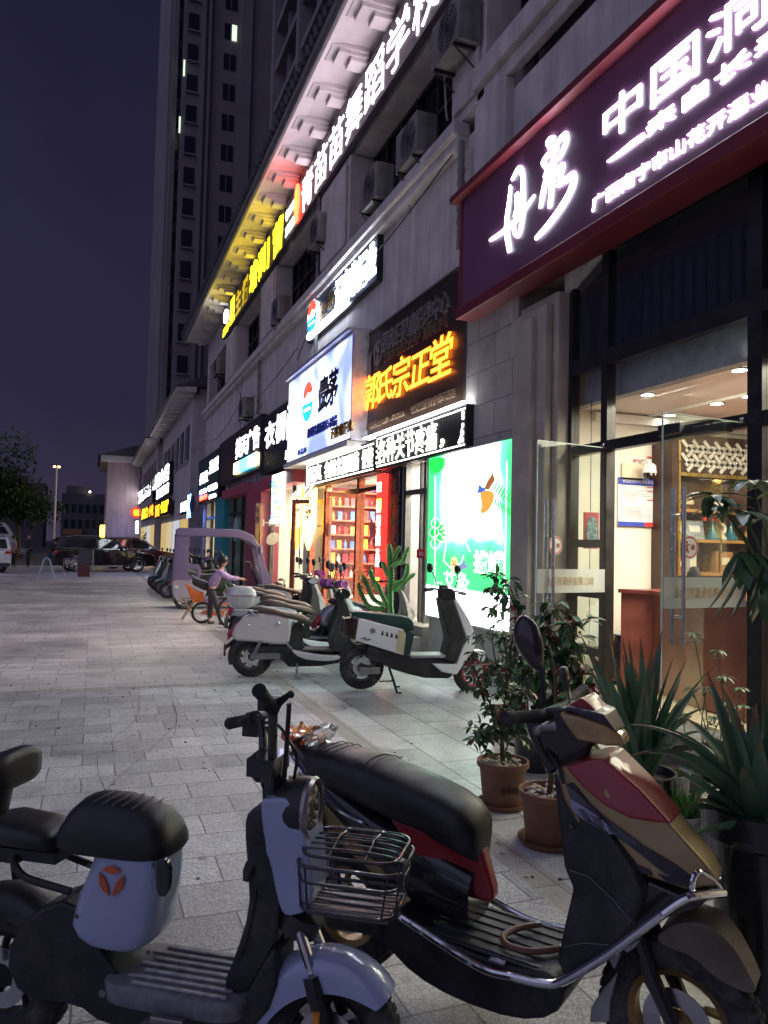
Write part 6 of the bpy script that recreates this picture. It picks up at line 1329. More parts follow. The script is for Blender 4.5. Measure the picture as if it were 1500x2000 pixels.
# things resting on its tail
bt = thing('plastic_bottle', 'clear empty ribbed bottle lying across the tail of the red scooter', 'bottle', R_.o, R_.rz)
a, c = R_.p(606, 1446, -.04), R_.p(646, 1424, .10); d = (c-a).normalized(); u = d.orthogonal().normalized(); v = d.cross(u); L = (c-a).length; rings = []
for k in range(19):
    t = k/18; rr = .032+(.0035 if k % 2 else 0); rr = rr if t < .8 else rr*(1-(t-.8)*2.6); rings.append([a+d*(L*t*1.1)+(u*cos(2*pi*j/16)+v*sin(2*pi*j/16))*rr for j in range(16)])
b = MB(); b.loft(rings); b.build('body', GLASS('thin plastic', (.93, .95, .96), .16, .06, .10, (.7, .72, .75)), bt, smooth=60)
b = MB(); b.tube([a+d*(L*.02), a+d*(L*.45)], .0345, 16, cap=False); b.build('label', M('red white label', (.55, .40, .40), .4, nz=(28, 1.2)), bt)
b = MB(); e_ = a+d*(L*1.1); b.tube([e_, e_+d*.02], .015, 10); b.build('cap', M('sticker white', (.7, .7, .7)), bt)
pk = thing('snack_wrapper', 'crumpled orange and white wrapper tucked beside the bottle on the scooter tail', 'wrapper', R_.o, R_.rz)
b = MB(); rnd = random.Random(4); c = R_.p(592, 1432, -.03); N = 7
pts = [[c+Vector((-.05+.10*i/N+rnd.uniform(-.008, .008), -.05+.10*j/N, .0+.010*sin(i*1.3+j)+rnd.uniform(-.004, .005)+.02)) for j in range(N+1)] for i in range(N+1)]
b.loft(pts, closed=False, cap=False); b.build('foil', M('orange white foil', (.75, .26, .05), .25, nz=(16, .9)), pk, smooth=25, recalc=False)

SCREW = M('screw head', (.12, .12, .12), .35, .8)
for fr_, par, pts in ((E, sh, [(150, 1790), (290, 1860), (175, 1690), (300, 1690)]), (R_, ap, [(1118, 1612), (1240, 1700), (1090, 1520)])):
    for q in pts:
        v = fr_.p(q[0], q[1], -.106 if par is sh else -.13); y_ = -.1065 if par is sh else -nose(v.x, v.z)-.003
        b = MB(); b.lathe([(0, y_-.002), (.006, y_-.002), (.007, y_)], 10, (v.x, 0, v.z), 'y'); b.build('screw', SCREW, par)
b = MB(); b.tube(spline([R_.p(1060, 1440, -.05), R_.p(1072, 1470, -.09), R_.p(1092, 1500, -.12), R_.p(1100, 1530, -.14)], 5), .006, 6); b.tube(spline([R_.p(1048, 1428, -.12), R_.p(1058, 1462, -.11), R_.p(1080, 1495, -.10)], 5), .004, 6); b.build('cable', BLKP, rs)
b = MB(); q = R_.p(1098, 1560, -.10); b.lathe([(0, -.004), (.014, -.004), (.016, .004)], 14, (q.x-.03, -.05, q.z), 'x'); b.build('key_switch', ALLOY, rs)
b = MB(); q = R_.p(1200, 1905, -.08)
for k in range(3): b.obox(R_.p(1130+k*22, 1880-k*14, -.152), (.012, .004, .012))
b.build('clip', SCREW, rs)

# seams between moulded panels
b = MB(); b.tube([R_.p(a_, c_, -.157) for a_, c_ in ((1112, 1700), (1150, 1712), (1200, 1760), (1232, 1800))], .0022, 5); b.build('panel_seam', SCREW, rs)
b = MB(); b.tube([R_.p(a_, c_, -.157) for a_, c_ in ((1100, 1850), (1140, 1842), (1190, 1846))], .0022, 5); b.build('panel_seam', SCREW, rs)
b = MB(); b.tube(spline([E.p(470, 1870, -.065), E.p(490, 1800, -.066), E.p(500, 1740, -.066)], 5), .0025, 5); b.build('cable', BLKP, eb)
b = MB(); q = E.p(250, 1930, -.08); b.lathe([(0, -.084), (.02, -.084), (.022, -.07)], 14, (q.x, 0, q.z), 'y'); q = E.p(200, 1940, -.08); b.lathe([(0, -.082), (.011, -.082), (.012, -.07)], 12, (q.x, 0, q.z), 'y'); b.build('axle_cap', ALLOY, eb)
# ---------------------------------------------------------------- parked scooters: one general kind
PEARL = M('pearl white paint', (.62, .55, .56), .22, coat=.6, nz=(3, .05)); WHITEP = M('white scooter paint', (.70, .72, .74), .22, coat=.6, nz=(3, .05))
def gen_scooter(name, label, paint, seatm, group=None, topbox=False, plaid=None):
    r = thing(name, label, 'scooter', (0, 0, 0), 0, group)
    wheel(r, 0, .235, .235, .10, M('dark rim', (.10, .10, .10), .4, .7), 7); wheel(r, 1.27, .225, .225, .085, ALLOY, 6)
    slab('body_shell', paint, r, [(-.25, .43), (-.225, .55), (-.14, .66), (-.02, .735), (.12, .765), (.30, .745), (.41, .68), (.45, .56), (.42, .38), (.30, .375), (.05, .41)], lambda x, z: .135-.05*max(0, (z-.62)/.15)-.12*max(0, -x-.05), .045, 1, 4)
    sh_ = r.children[-1]
    b = MB(); b.ball((-.06, -.118, .60), .028, 10, 8, (1, .5, 1)); b.ball((.28, -.128, .62), .03, 10, 8, (1, .4, 1)); b.build('chrome_boss', CHROME, sh_)
    b = MB(); put_text(b, 'City Ride' if False else '· · ·', (.06, -.139, .57), (.1, 0, 0), (0, 0, .012), (0, .004, 0)); b.build('side_badge', GLOSSB, sh_, smooth=0)
    b = MB(); b.loft([ring_se((x, 0, z), hw, .03, 22, 2.8, top=hh) for x, z, hh, hw in ((-.06, .765, .015, .05), (-.03, .77, .04, .09), (.08, .77, .055, .115), (.22, .755, .045, .125), (.34, .725, .035, .13), (.46, .695, .05, .13), (.58, .665, .055, .12), (.65, .645, .035, .09), (.68, .63, .02, .05))]); b.build('seat', seatm, r, smooth=60)
    slab('under_seat', GLOSSB, r, [(.40, .40), (.43, .58), (.48, .64), (.58, .64), (.60, .55), (.57, .42), (.62, .33), (.46, .33)], .12, .03, 1)
    slab('floor_skirt', paint, r, [(.41, .34), (.62, .29), (.90, .255), (1.02, .26), (1.0, .20), (.8, .19), (.55, .22)], .165, .02, 1)
    slab('lower_body', PLAS, r, [(-.06, .30), (.0, .36), (.40, .37), (.45, .30), (1.0, .27), (1.06, .36), (1.08, .30), (1.02, .16), (.8, .125), (.42, .12), (.35, .2), (.1, .22)], .10, .02, 0)
    b = MB(); b.obox((.72, 0, .318), (.42, .28, .02)); b.build('footboard', M('grey rubber mat', (.06, .06, .062), .5), r, bevel=.006)
    slab('leg_shield', PLAS, r, [(.93, .30), (.90, .42), (.98, .62), (1.02, .80), (.99, .92), (1.06, .93), (1.12, .80), (1.16, .50), (1.06, .30)], lambda x, z: .16-.07*max(0, (z-.6)/.3), .02, 1)
    slab('front_apron', paint, r, [(1.03, .90), (1.09, .93), (1.15, .84), (1.25, .62), (1.31, .50), (1.26, .47), (1.17, .44), (1.14, .5), (1.12, .7)], lambda x, z: max(.03, .15-.08*max(0, (z-.6)/.3)-.25*max(0, x-1.18)), .025, 1)
    fender(r, 1.27, .225, .235, .062, 40, 150, paint, 'front_fender', .05, 12); fender(r, 0, .235, .25, .07, 95, 200, PLAS, 'rear_fender', .05, 12)
    b = MB()
    for s in (-1, 1): b.tube([(1.12, s*.05, .5), (1.27, s*.06, .225)], .022, 8)
    b.build('fork', ALLOY, r)
    slab('handlebar_cover', GLOSSB, r, [(.93, .96), (1.0, 1.03), (1.08, 1.04), (1.14, .99), (1.12, .92), (1.02, .90)], .10, .03, 1)
    b = MB(); b.lathe([(0, .05), (.05, .045), (.07, .02), (.072, 0)], 18, (1.10, 0, .985), 'x'); b.build('headlight', LAMPG, r, smooth=60)
    b = MB(); b.tube(spline([(.90, -.34, 1.02), (.96, -.2, 1.03), (1.0, 0, 1.0), (.96, .2, 1.03), (.90, .34, 1.02)], 4), .012, 8); hb_ = b.build('handlebar', BLKP, r)
    for s in (-1, 1):
        b = MB(); b.tube([(.945, s*.23, 1.028), (.89, s*.36, 1.018)], .019, 10); b.build('grip', RUB, hb_); b = MB(); b.tube([(1.0, s*.2, 1.02), (.97, s*.34, 1.0)], .007, 6); b.build('brake_lever', ALLOY, hb_)
    for s in (-1, 1): mirror_round(r, (.97, s*.19, 1.03), (.96, s*.30, 1.27), .055)
    b = MB(); b.loft([ring_se((x, 0, .50+(x+.25)*1.2), .06, .05, 14, 3) for x in (-.285, -.27, -.22)]); b.build('tail_light', REDL, r, smooth=60)
    b = MB(); b.box(-.32, -.30, -.08, .08, .25, .38); b.tube([(-.2, 0, .42), (-.31, 0, .33)], .025, 6); b.build('number_plate', PLAS, r, bevel=.004)
    b = MB(); b.tube([(.52, -.10, .16), (.50, -.2, .01), (.55, -.2, .008)], .011, 6); b.build('kick_stand', ALLOY, r)
    b = MB(); b.tube([(.1, -.11, .44), (.0, -.12, .24)], .02, 8); b.obox((.15, -.1, .25), (.34, .05, .07)); b.build('rear_shock', ALLOY, r, bevel=.01)
    if topbox:
        b = MB(); b.loft([ring_se((-.14, 0, z), hw, hx, 26, 3.6, (0, 1, 0), (1, 0, 0)) for z, hw, hx in ((.80, .12, .10), (.815, .15, .13), (.90, .175, .155), (.935, .185, .165), (.94, .19, .172), (.955, .19, .172), (.96, .185, .166), (1.0, .17, .155), (1.035, .12, .11), (1.045, .06, .06))]); tb_ = b.build('top_box', M('scuffed white box', (.58, .56, .57), .35, coat=.2, nz=(14, .12)), r, smooth=55)
        b = MB(); b.box(-.31, -.305, -.09, .09, .97, .99); b.box(-.28, -.02, -.196, -.192, .943, .951); b.build('reflector', REDL, tb_)
        b = MB(); b.tube([(-.22, -.1, .79), (.05, -.1, .77)], .012, 6); b.tube([(-.22, .1, .79), (.05, .1, .77)], .012, 6); b.tube([(-.05, -.1, .78), (.06, -.11, .70)], .01, 6); b.build('carrier', CHROME, r)
    if plaid:
        b = MB(); b.loft([ring_se((x, y, 1.02), .055, .06, 14, 2.6, (1, 0, 0), (0, 0, 1)) for x, y in ((.93, -.40), (.935, -.36), (.945, -.2), (.95, -.17))]); b.loft([ring_se((x, y, 1.02), .055, .06, 14, 2.6, (1, 0, 0), (0, 0, 1)) for x, y in ((.93, .40), (.935, .36), (.945, .2), (.95, .17))]); b.build('hand_muff', plaid, r, smooth=60)
    return r
def place(r, x, y, rz, z=0.): r.location = (x, y, z); r.rotation_euler = (0, 0, rz); return r
TAN = M('tan vinyl seat', (.10, .065, .05), .4, nz=(10, .25)); BRSEAT = M('black seat', (.03, .028, .028), .4, nz=(10, .25))
PLD = M('plaid muff', (.36, .08, .30), .8, nz=(22, 1.1))
_mp = PLD.node_tree
V = gen_scooter('scooter', 'pearl white scooter with a scuffed white top box standing at the paving band', PEARL, TAN, None, True)
place(V, 1.78, 8.93, radians(-8))
pro1 = gen_scooter('scooter', 'white scooter with plaid hand muffs parked just behind the top box scooter', WHITEP, TAN, 'scooters parked before the liquor shop', False, PLD); place(pro1, 2.12, 9.85, radians(4))
pro2 = gen_scooter('scooter', 'dark scooter second behind the top box scooter, its mirrors against the shop glass', M('dark green paint', (.02, .05, .05), .22, coat=.6), TAN, 'scooters parked before the liquor shop'); place(pro2, 2.3, 10.75, radians(-6))
pro3 = gen_scooter('scooter', 'silver scooter third behind the top box scooter', M('silver paint', (.36, .37, .40), .28, .4, coat=.5), BRSEAT, 'scooters parked before the liquor shop'); place(pro3, 2.25, 11.8, radians(5))
row = [(2.45, 12.9, 3, pro2, 'dark scooter fourth in the row before the liquor shop'), (2.95, 13.6, -9, pro1, 'white scooter nearest the bicycles, against the copper doors'), (3.15, 10.2, 12, pro3, 'silver scooter close to the shop, tucked in beside the tall cactus')]
for x_, y_, a_, src, lab in row:
    c = dup(src); place(c, x_, y_, radians(a_)); c['label'] = lab
rn = random.Random(11); yk = 20.6; k = 0
order = ['first', 'second', 'third', 'fourth', 'fifth', 'sixth', 'seventh', 'eighth', 'ninth', 'tenth', 'eleventh', 'twelfth', 'thirteenth', 'fourteenth', 'fifteenth', 'sixteenth', 'seventeenth', 'eighteenth']
while yk < 52 and k < 18:
    src = (pro2, pro3, pro2, pro1)[k % 4]; c = dup(src); place(c, 2.12+(yk-20)*.055+rn.uniform(-.12, .2), yk, radians(rn.uniform(-14, 14))); c['group'] = 'scooters lined up along the far kerb'
    c['label'] = '%s scooter, %s one beyond the purple tricycle in the far row' % ({0: 'dark', 1: 'silver', 2: 'dark', 3: 'white'}[k % 4], order[k]); k += 1; yk += rn.uniform(1.1, 1.5)+k*.07
for k, y_ in enumerate((21.3, 23.0, 24.8, 26.5)):
    c = dup((pro2, pro3)[k % 2]); place(c, 3.2, y_, radians(170+k*7)); c['group'] = 'scooters lined up along the far kerb'; c['label'] = '%s scooter of the inner row facing out, %s beyond the tricycle canopy' % (('dark', 'silver')[k % 2], order[k])
# ---------------------------------------------------------------- boxy white scooter on its centre stand
W = Frame(2.74, 7.78, 3.95, 7.54)
ws = thing('scooter', 'boxy white delivery style scooter with dark green seat propped on its centre stand', 'scooter', W.o, W.rz)
cR, cF = W.p(707, 1303, -.03), W.p(925, 1314, 0)
wheel(ws, cR.x, cR.z, .235, .10, M('dark rim', (.10, .10, .10), .4, .7), 5); wheel(ws, cF.x, cF.z, .225, .085, M('red rim', (.40, .05, .07), .4, .4), 8)
DGRN = M('dark green seat', (.012, .045, .040), .4, nz=(10, .25))
def wslab(nm, mt, pts, wf, bev=.015, ch=0, y=-.13, seg=3): return slab(nm, mt, ws, W.poly(pts, y), wf, bev, ch, seg)
sp_ = wslab('side_panel', WHITEP, [(700, 1207), (788, 1229), (793, 1238), (789, 1281), (735, 1264), (694, 1251)], .135, .015)
wslab('tail_light', M('smoked lens', (.03, .015, .015), .12, coat=.6), [(673, 1207), (701, 1210), (695, 1251), (671, 1242)], .13, .02)
wslab('seat', DGRN, [(684, 1193), (743, 1199), (798, 1205), (808, 1214), (811, 1234), (794, 1233), (770, 1226), (734, 1213), (690, 1204)], .125, .025, 1)
b = MB()
for s in (-1, 1): b.tube(spline([W.p(690, 1207, -.1)*1, W.p(715, 1199, -.1), W.p(732, 1207, -.1), W.p(736, 1214, -.1)], 4) if s < 0 else [Vector((v.x, -v.y, v.z)) for v in spline([W.p(690, 1207, -.1), W.p(715, 1199, -.1), W.p(732, 1207, -.1), W.p(736, 1214, -.1)], 4)], .014, 8)
b.build('grab_rail', ALLOY, ws)
wslab('seat_front', DGRN, [(793, 1234), (811, 1236), (802, 1280), (789, 1281)], .12, .015)
wslab('lower_body', PLAS, [(720, 1262), (790, 1280), (872, 1290), (892, 1292), (884, 1322), (876, 1326), (830, 1325), (800, 1318), (768, 1308), (742, 1296), (715, 1285)], .11, .012)
b = MB(); a, c = W.p(803, 1280, -.14), W.p(873, 1288, -.14); b.box(a.x, c.x, -.14, .14, a.z-.03, a.z); b.build('footboard', M('pale worn mat', (.30, .30, .31), .45, nz=(30, .25)), ws, bevel=.006)
wslab('leg_shield', PLAS, [(858, 1168), (887, 1172), (909, 1244), (891, 1294), (868, 1288), (878, 1250), (866, 1205)], lambda x, z: .15-.06*max(0, (z-.6)/.3), .015)
wslab('front_apron', WHITEP, [(886, 1166), (893, 1166), (919, 1212), (931, 1252), (926, 1268), (891, 1318), (862, 1312), (843, 1296), (890, 1297), (910, 1244)], lambda x, z: .155-.07*max(0, (z-.6)/.3)-.25*max(0, x-1.15), .02)
wslab('front_fender', WHITEP, [(922, 1270), (938, 1268), (950, 1274), (941, 1294), (930, 1288)], .06, .015, 1, 0)
wslab('handlebar_cover', BLKP, [(856, 1150), (864, 1146), (884, 1150), (888, 1162), (886, 1172), (858, 1174)], .08, .015, 1, 0)
b = MB(); b.tube(spline([W.p(832, 1152, -.34), W.p(848, 1150, -.18), W.p(868, 1154, 0), W.p(890, 1155, .16), W.p(908, 1160, .34)], 4), .012, 8); hb_ = b.build('handlebar', BLKP, ws)
b = MB(); b.tube([W.p(830, 1152, -.34), W.p(844, 1151, -.22)], .02, 10); b.build('grip', RUB, hb_); b = MB(); b.tube([W.p(897, 1158, .24), W.p(908, 1160, .34)], .02, 10); b.build('grip', RUB, hb_)
b = MB(); b.obox(W.p(866, 1147, 0), (.09, .08, .05)); b.build('phone_mount', BLKP, hb_, bevel=.01)
mirror_round(ws, W.p(852, 1148, -.2), W.p(839, 1109, -.26), .052, (-1, -.3, 0), sx_=.9); mirror_round(ws, W.p(888, 1150, .2), W.p(893, 1112, .24), .05, (-1, -.2, 0))
b = MB(); b.obox(W.p(722, 1310, -.13), (.22, .05, .07)); b.build('motor_arm', ALLOY, ws, bevel=.01)
b = MB(); 
for y_ in (-.12, .12): b.tube([W.p(760, 1304, y_), Vector((W.p(774, 1352, y_).x, y_-(.04 if y_ < 0 else -.04), .012)), Vector((W.p(782, 1352, y_).x, y_-(.06 if y_ < 0 else -.06), .012))], .013, 6)
b.tube([W.p(765, 1330, -.12), W.p(765, 1330, .12)], .01, 6); b.tube([W.p(765, 1330, -.12), W.p(740, 1331, -.12)], .008, 6); b.build('centre_stand', GLOSSB, ws)
b = MB(); q = W.p(728, 1232, -.137); b.lathe([(0, -.138), (.03, -.138), (.032, -.135)], 20, (q.x, 0, q.z), 'y'); b.build('round_badge', M('badge blue red', (.3, .25, .35), .3, .4, nz=(60, .8)), sp_)
b = MB()
for k in range(4): q = W.p(747+k*9, 1237+k*2.2, -.137); b.prism([(q.x-.02, q.z-.018), (q.x+.018, q.z-.018), (q.x+.008, q.z), (q.x+.012, q.z+.022), (q.x-.01, q.z+.022), (q.x-.006, q.z)], -.138, -.134)
a = W.p(702, 1246, -.14); put_text(b, 'A8  ELECTRIC' if False else 'A8 · · ·', (a.x, -.138, a.z-.005), (.20, 0, -.065), (0.01, 0, .032), (0, .003, 0), .01, .2); b.build('panel_print', GLOSSB, sp_, smooth=0)
b = MB(); b.prism(W.poly([(778, 1229), (791, 1233), (789, 1279), (774, 1272)], -.137), -.1375, -.134); b.build('cream_patch', M('cream patch', (.5, .45, .26), .4), sp_, smooth=0)
b = MB(); b.tube([W.p(917, 1275, -.06), W.p(925, 1314, -.06)], .02, 8); b.tube([W.p(917, 1275, .06), W.p(925, 1314, .06)], .02, 8); b.build('fork', GLOSSB, ws)
b = MB(); b.obox(W.p(703, 1262, 0), (.1, .2, .03)); b.tube([W.p(690, 1255, 0), W.p(676, 1275, 0)], .05, 6); b.build('rear_mudguard', PLAS, ws, bevel=.008)
# ---------------------------------------------------------------- purple tricycle with a canopy
PUR = M('lilac purple paint', (.15, .115, .215), .35, coat=.3, nz=(3, .08)); LILW = M('pale lilac panel', (.30, .27, .32), .4, coat=.3, nz=(4, .08))
T = Frame(2.06, 18.5, 3.9, 18.32)
tr = thing('tricycle', 'lilac purple electric tricycle with a roofed cabin open at the side', 'tricycle', T.o, T.rz)
def tslab(nm, mt, pts, wf, bev=.03, ch=0, y=-.45, par=None): return slab(nm, mt, par or tr, T.poly(pts, y), wf, bev, ch, 3)
tslab('roof', PUR, [(342, 1036), (348, 1031), (400, 1031), (470, 1035), (494, 1046), (507, 1066), (500, 1070), (486, 1058), (463, 1050), (372, 1047), (346, 1047)], .50, .03)
for s in (-1, 1):
    for nm_, pts in (('rear_pillar', [(344, 1042), (370, 1044), (367, 1134), (336, 1132)]), ('front_pillar', [(496, 1056), (511, 1067), (519, 1108), (533, 1135), (529, 1162), (508, 1162), (512, 1135), (503, 1100)])):
        b = MB(); pl_ = T.poly(pts, -.45); b.prism(pl_, s*.44-.025, s*.44+.025); b.build(nm_, PUR, tr, bevel=.015)
    b = MB()
    pl_ = T.poly([(366, 1102), (388, 1104), (393, 1112), (391, 1128), (364, 1134), (364, 1128), (384, 1126), (386, 1113), (368, 1110)], -.45); b.prism(pl_, s*.44-.02, s*.44+.02); b.build('arm_frame', PUR, tr, bevel=.01)
a = T.p(340, 1132, -.45); c = T.p(346, 1042, -.45)
b = MB(); b.box(a.x-.02, a.x+.03, -.415, .415, a.z, a.z+.42); b.box(a.x-.02, a.x+.03, -.415, -.3, a.z+.42, c.z); b.box(a.x-.02, a.x+.03, .3, .415, a.z+.42, c.z); b.build('rear_panel', PUR, tr, bevel=.012)
b = MB(); b.box(a.x, a.x+.012, -.3, .3, a.z+.42, c.z-.05); b.build('rear_window', CLEAR, tr, smooth=0)
lb = tslab('rear_body', LILW, [(334, 1138), (338, 1131), (400, 1130), (405, 1140), (402, 1165), (388, 1178), (372, 1172), (345, 1178), (337, 1168)], .46, .05, 1)
b = MB(); q = T.p(343, 1147, -.45); b.ball((q.x, -.455, q.z), .07, 12, 8, (1, .4, .7)); b.build('tail_light', LAMPG, lb)
tslab('bench_seat', SEATB, [(385, 1124), (425, 1122), (428, 1134), (385, 1134)], .38, .03, 0)
tslab('floor_pan', PUR, [(398, 1168), (500, 1172), (515, 1158), (520, 1170), (505, 1184), (398, 1182)], .40, .02)
tslab('front_body', LILW, [(500, 1110), (520, 1118), (534, 1140), (536, 1165), (522, 1178), (505, 1176), (512, 1140)], .34, .03)
for y_ in (-.4, .4):
    q = T.p(360, 1180, -.4); wheel(tr, 0, .24, .24, .12, None, 5, y=y_)
wheel(tr, T.p(520, 1180, 0).x, .24, .24, .11)
b = MB(); q = T.p(480, 1098, 0); b.tube(spline([(q.x-.05, -.3, q.z+.02), (q.x+.08, -.1, q.z), (q.x+.08, .1, q.z), (q.x-.05, .3, q.z+.02)], 4), .014, 8); b.tube([(q.x+.08, 0, q.z), (q.x+.3, 0, .5)], .03, 8); b.build('handlebar', BLKP, tr)
b = MB(); q = T.p(509, 1066, 0); q2 = T.p(520, 1120, 0); b.add([(q.x, -.4, q.z), (q.x, .4, q.z), (q2.x, .4, q2.z), (q2.x, -.4, q2.z)], [(0, 1, 2, 3)]); b.build('windscreen', CLEAR, tr, smooth=0)
b = MB(); q = T.p(510, 1074, -.52); b.ball(q, .09, 12, 8, (.4, .5, 1.1)); b.tube([q, T.p(505, 1066, -.45)], .012, 6); b.build('mirror', LILW, tr)
# ---------------------------------------------------------------- bicycles
def bicycle(label, R, wb, paint, loc, rz, kid=False, grp=None):
    r = thing('bicycle', label, 'bicycle', loc, rz, grp)
    for x_ in (0, wb):
        b = MB(); b.tube([(x_+(R-.02)*cos(2*pi*k/32), 0, R+(R-.02)*sin(2*pi*k/32)) for k in range(32)], .02, 8, loop=True); t = b.build('wheel', RUB, r)
        b = MB(); b.tube([(x_+(R-.045)*cos(2*pi*k/32), 0, R+(R-.045)*sin(2*pi*k/32)) for k in range(32)], .009, 6, loop=True); b.tube([(x_, -.04, R), (x_, .04, R)], .02, 8)
        for k in range(14): a = 2*pi*k/14; b.tube([(x_, (-1)**k*.025, R), (x_+(R-.045)*cos(a+.2), 0, R+(R-.045)*sin(a+.2))], .0022, 4)
        b.build('rim', ALLOY, t)
    bbx, bbz = wb*.42, R*.95; sx_, sz_ = wb*.34, R*1.9; hx, hz = wb*.80, R*2.15
    b = MB(); b.tube([(bbx, 0, bbz), (sx_, 0, sz_)], .017, 8); b.tube([(bbx, 0, bbz), (hx, 0, hz-.08)], .02, 8); b.tube([(sx_, 0, sz_-.06), (hx-.01, 0, hz-.02)], .017, 8)
    for s in (-1, 1): b.tube([(0, s*.05, R), (bbx, s*.04, bbz)], .010, 6); b.tube([(0, s*.05, R), (sx_, s*.02, sz_-.05)], .009, 6); b.tube([(wb, s*.05, R), (hx+.03, s*.04, hz-.16)], .013, 6)
    b.tube([(hx+.03, 0, hz-.16), (hx-.02, 0, hz+.06)], .018, 8); b.build('frame', paint, r)
    b = MB(); b.loft([ring_se((sx_+x_, 0, sz_+.09), hw, .025, 12, 2.5) for x_, hw in ((-.13, .04), (-.11, .075), (-.03, .07), (.06, .03), (.12, .018))]); b.tube([(sx_, 0, sz_-.02), (sx_-.01, 0, sz_+.08)], .013, 6); b.build('saddle', SEATB, r, smooth=60)
    b = MB(); b.tube([(hx-.02, 0, hz+.05), (hx-.03, 0, hz+.12)], .014, 8); b.tube(spline([(hx-.12, -.26, hz+.15), (hx-.02, -.15, hz+.14), (hx, 0, hz+.12), (hx-.02, .15, hz+.14), (hx-.12, .26, hz+.15)], 4), .011, 8); h_ = b.build('handlebar', ALLOY, r)
    for s in (-1, 1): b = MB(); b.tube([(hx-.05, s*.2, hz+.145), (hx-.13, s*.27, hz+.15)], .016, 8); b.build('grip', RUB, h_)
    b = MB(); b.lathe([(.035, -.05), (.075, -.05), (.075, -.044), (.035, -.044)], 18, (bbx, 0, bbz), 'y'); b.tube([(bbx, -.06, bbz), (bbx+.12, -.07, bbz-.10)], .009, 6); b.tube([(bbx, .06, bbz), (bbx-.12, .07, bbz+.10)], .009, 6); b.obox((bbx+.12, -.11, bbz-.10), (.08, .08, .02)); b.obox((bbx-.12, .11, bbz+.10), (.08, .08, .02)); b.build('crank', ALLOY, r)
    b = MB(); b.prism([(0, R-.03), (bbx+.08, bbz-.06), (bbx+.08, bbz+.06), (0, R+.035)], -.062, -.054); b.build('chain_guard', paint if kid else PLAS, r)
    return r
ORGP = M('coral orange paint', (.70, .16, .07), .35, coat=.4); 
kb = Frame(2.0, 14.9, 2.85, 14.78)
kid = bicycle("child's coral orange bicycle with an orange rear seat, held by the child in lilac", .205, .80, ORGP, kb.o, kb.rz, True)
b = MB(); pl_ = [(-.34, .78), (-.13, .62), (.02, .58), (.03, .42), (-.17, .40)]; wprism(b, pl_, .13); b.build('rear_seat', M('orange plastic', (.75, .17, .03), .4), kid, bevel=.02)
b = MB(); b.loft([ring_se((x, 0, z), .12, .09, 14, 3) for x, z in ((-.2, .84), (-.15, .80), (.0, .73), (.1, .70))]); b.build('black_bag', SEATB, kid, smooth=60)
ab = Frame(2.42, 13.75, 3.45, 13.6)
bicycle('dark full-size bicycle parked behind the top box scooter', .315, 1.05, GLOSSB, ab.o, ab.rz)
bicycle('dark bicycle leaning by the purple tricycle cabin', .31, 1.05, GLOSSB, (2.9, 15.6, 0), radians(-15))
p = onG(372, 1212)
st_ = thing('folding_stool', 'small tan folding stool behind the rear wheel of the child bicycle', 'stool', (p.x-.02, p.y+.15, 0))
b = MB()
for y_ in (-.1, .1): b.tube([(-.13, y_, .01), (.13, y_, .42)], .012, 6); b.tube([(.13, y_, .01), (-.13, y_, .42)], .012, 6)
b.build('legs', M('tan wood', (.28, .2, .11), .6), st_); b = MB(); b.box(-.15, .15, -.14, .14, .42, .435); b.build('seat', M('olive canvas', (.16, .13, .08), .8), st_)
# ---------------------------------------------------------------- people
SKIN = M('skin', (.46, .27, .19), .5, nz=(20, .06)); HAIR = M('black hair', (.012, .010, .010), .45, nz=(40, .4))
def skin(name, chains, mt, parent, sub=2):
    """chains of (x, y, z, radius) that share points by position grow one skin"""
    vs, es, rad, idx = [], [], [], {}
    for ch in chains:
        pv = None
        for p_ in ch:
            key = tuple(round(q, 3) for q in p_[:3])
            if key not in idx: idx[key] = len(vs); vs.append(p_[:3]); rad.append(p_[3] if not isinstance(p_[3], tuple) else p_[3])
            i = idx[key]
            if pv is not None: es.append((pv, i))
            pv = i
    me = bpy.data.meshes.new(name); me.from_pydata(vs, es, []); o = bpy.data.objects.new(name, me); COL.objects.link(o); o.parent = parent
    o.modifiers.new('skin', 'SKIN'); 
    if not me.skin_vertices: me.skin_vertices.new()
    for i, r_ in enumerate(rad): me.skin_vertices[0].data[i].radius = r_ if isinstance(r_, tuple) else (r_, r_)
    me.skin_vertices[0].data[0].use_root = True
    md = o.modifiers.new('sub', 'SUBSURF'); md.levels = md.render_levels = sub
    # bake so that the figure is plain geometry
    dg = bpy.context.evaluated_depsgraph_get(); m2 = bpy.data.meshes.new_from_object(o.evaluated_get(dg)); o.modifiers.clear(); o.data = m2
    m2.materials.clear(); m2.materials.append(mt); m2.shade_smooth(); bpy.data.meshes.remove(me); return o
def hand(ch, w_, d, s, cur=.5):
    """five finger chains from wrist w_ along d"""
    w_ = Vector(w_); d = Vector(d).normalized(); sd = Vector((0, 1, 0)); dn = Vector((0, 0, -1)); palm = w_+d*.045*s
    ch.append([(*w_, .02*s), (*palm, .024*s)])
    for k in range(4):
        b0 = palm+d*.03*s+sd*(.018*(k-1.5))*s; L = (.030, .036, .034, .026)[k]*s; b1 = b0+d*L*.7+dn*L*.5*cur; b2 = b1+(d*.3+dn*.9).normalized()*L*.8
        ch.append([(*palm, .024*s), (*b0, .0085*s), (*b1, .008*s), (*b2, .007*s)])
    t0 = w_+d*.02*s-sd*.028*s; t1 = t0+(d*.6+dn*.7).normalized()*.035*s; ch.append([(*palm, .024*s), (*t0, .010*s), (*t1, .008*s)])
gf = Frame(2.15, 14.72, 3.15, 14.60)
gl = thing('person', 'child in a lilac quilted jacket bending over the orange bicycle', 'person', gf.o, gf.rz)
P = lambda px, py, y: tuple(gf.p(px, py, y))
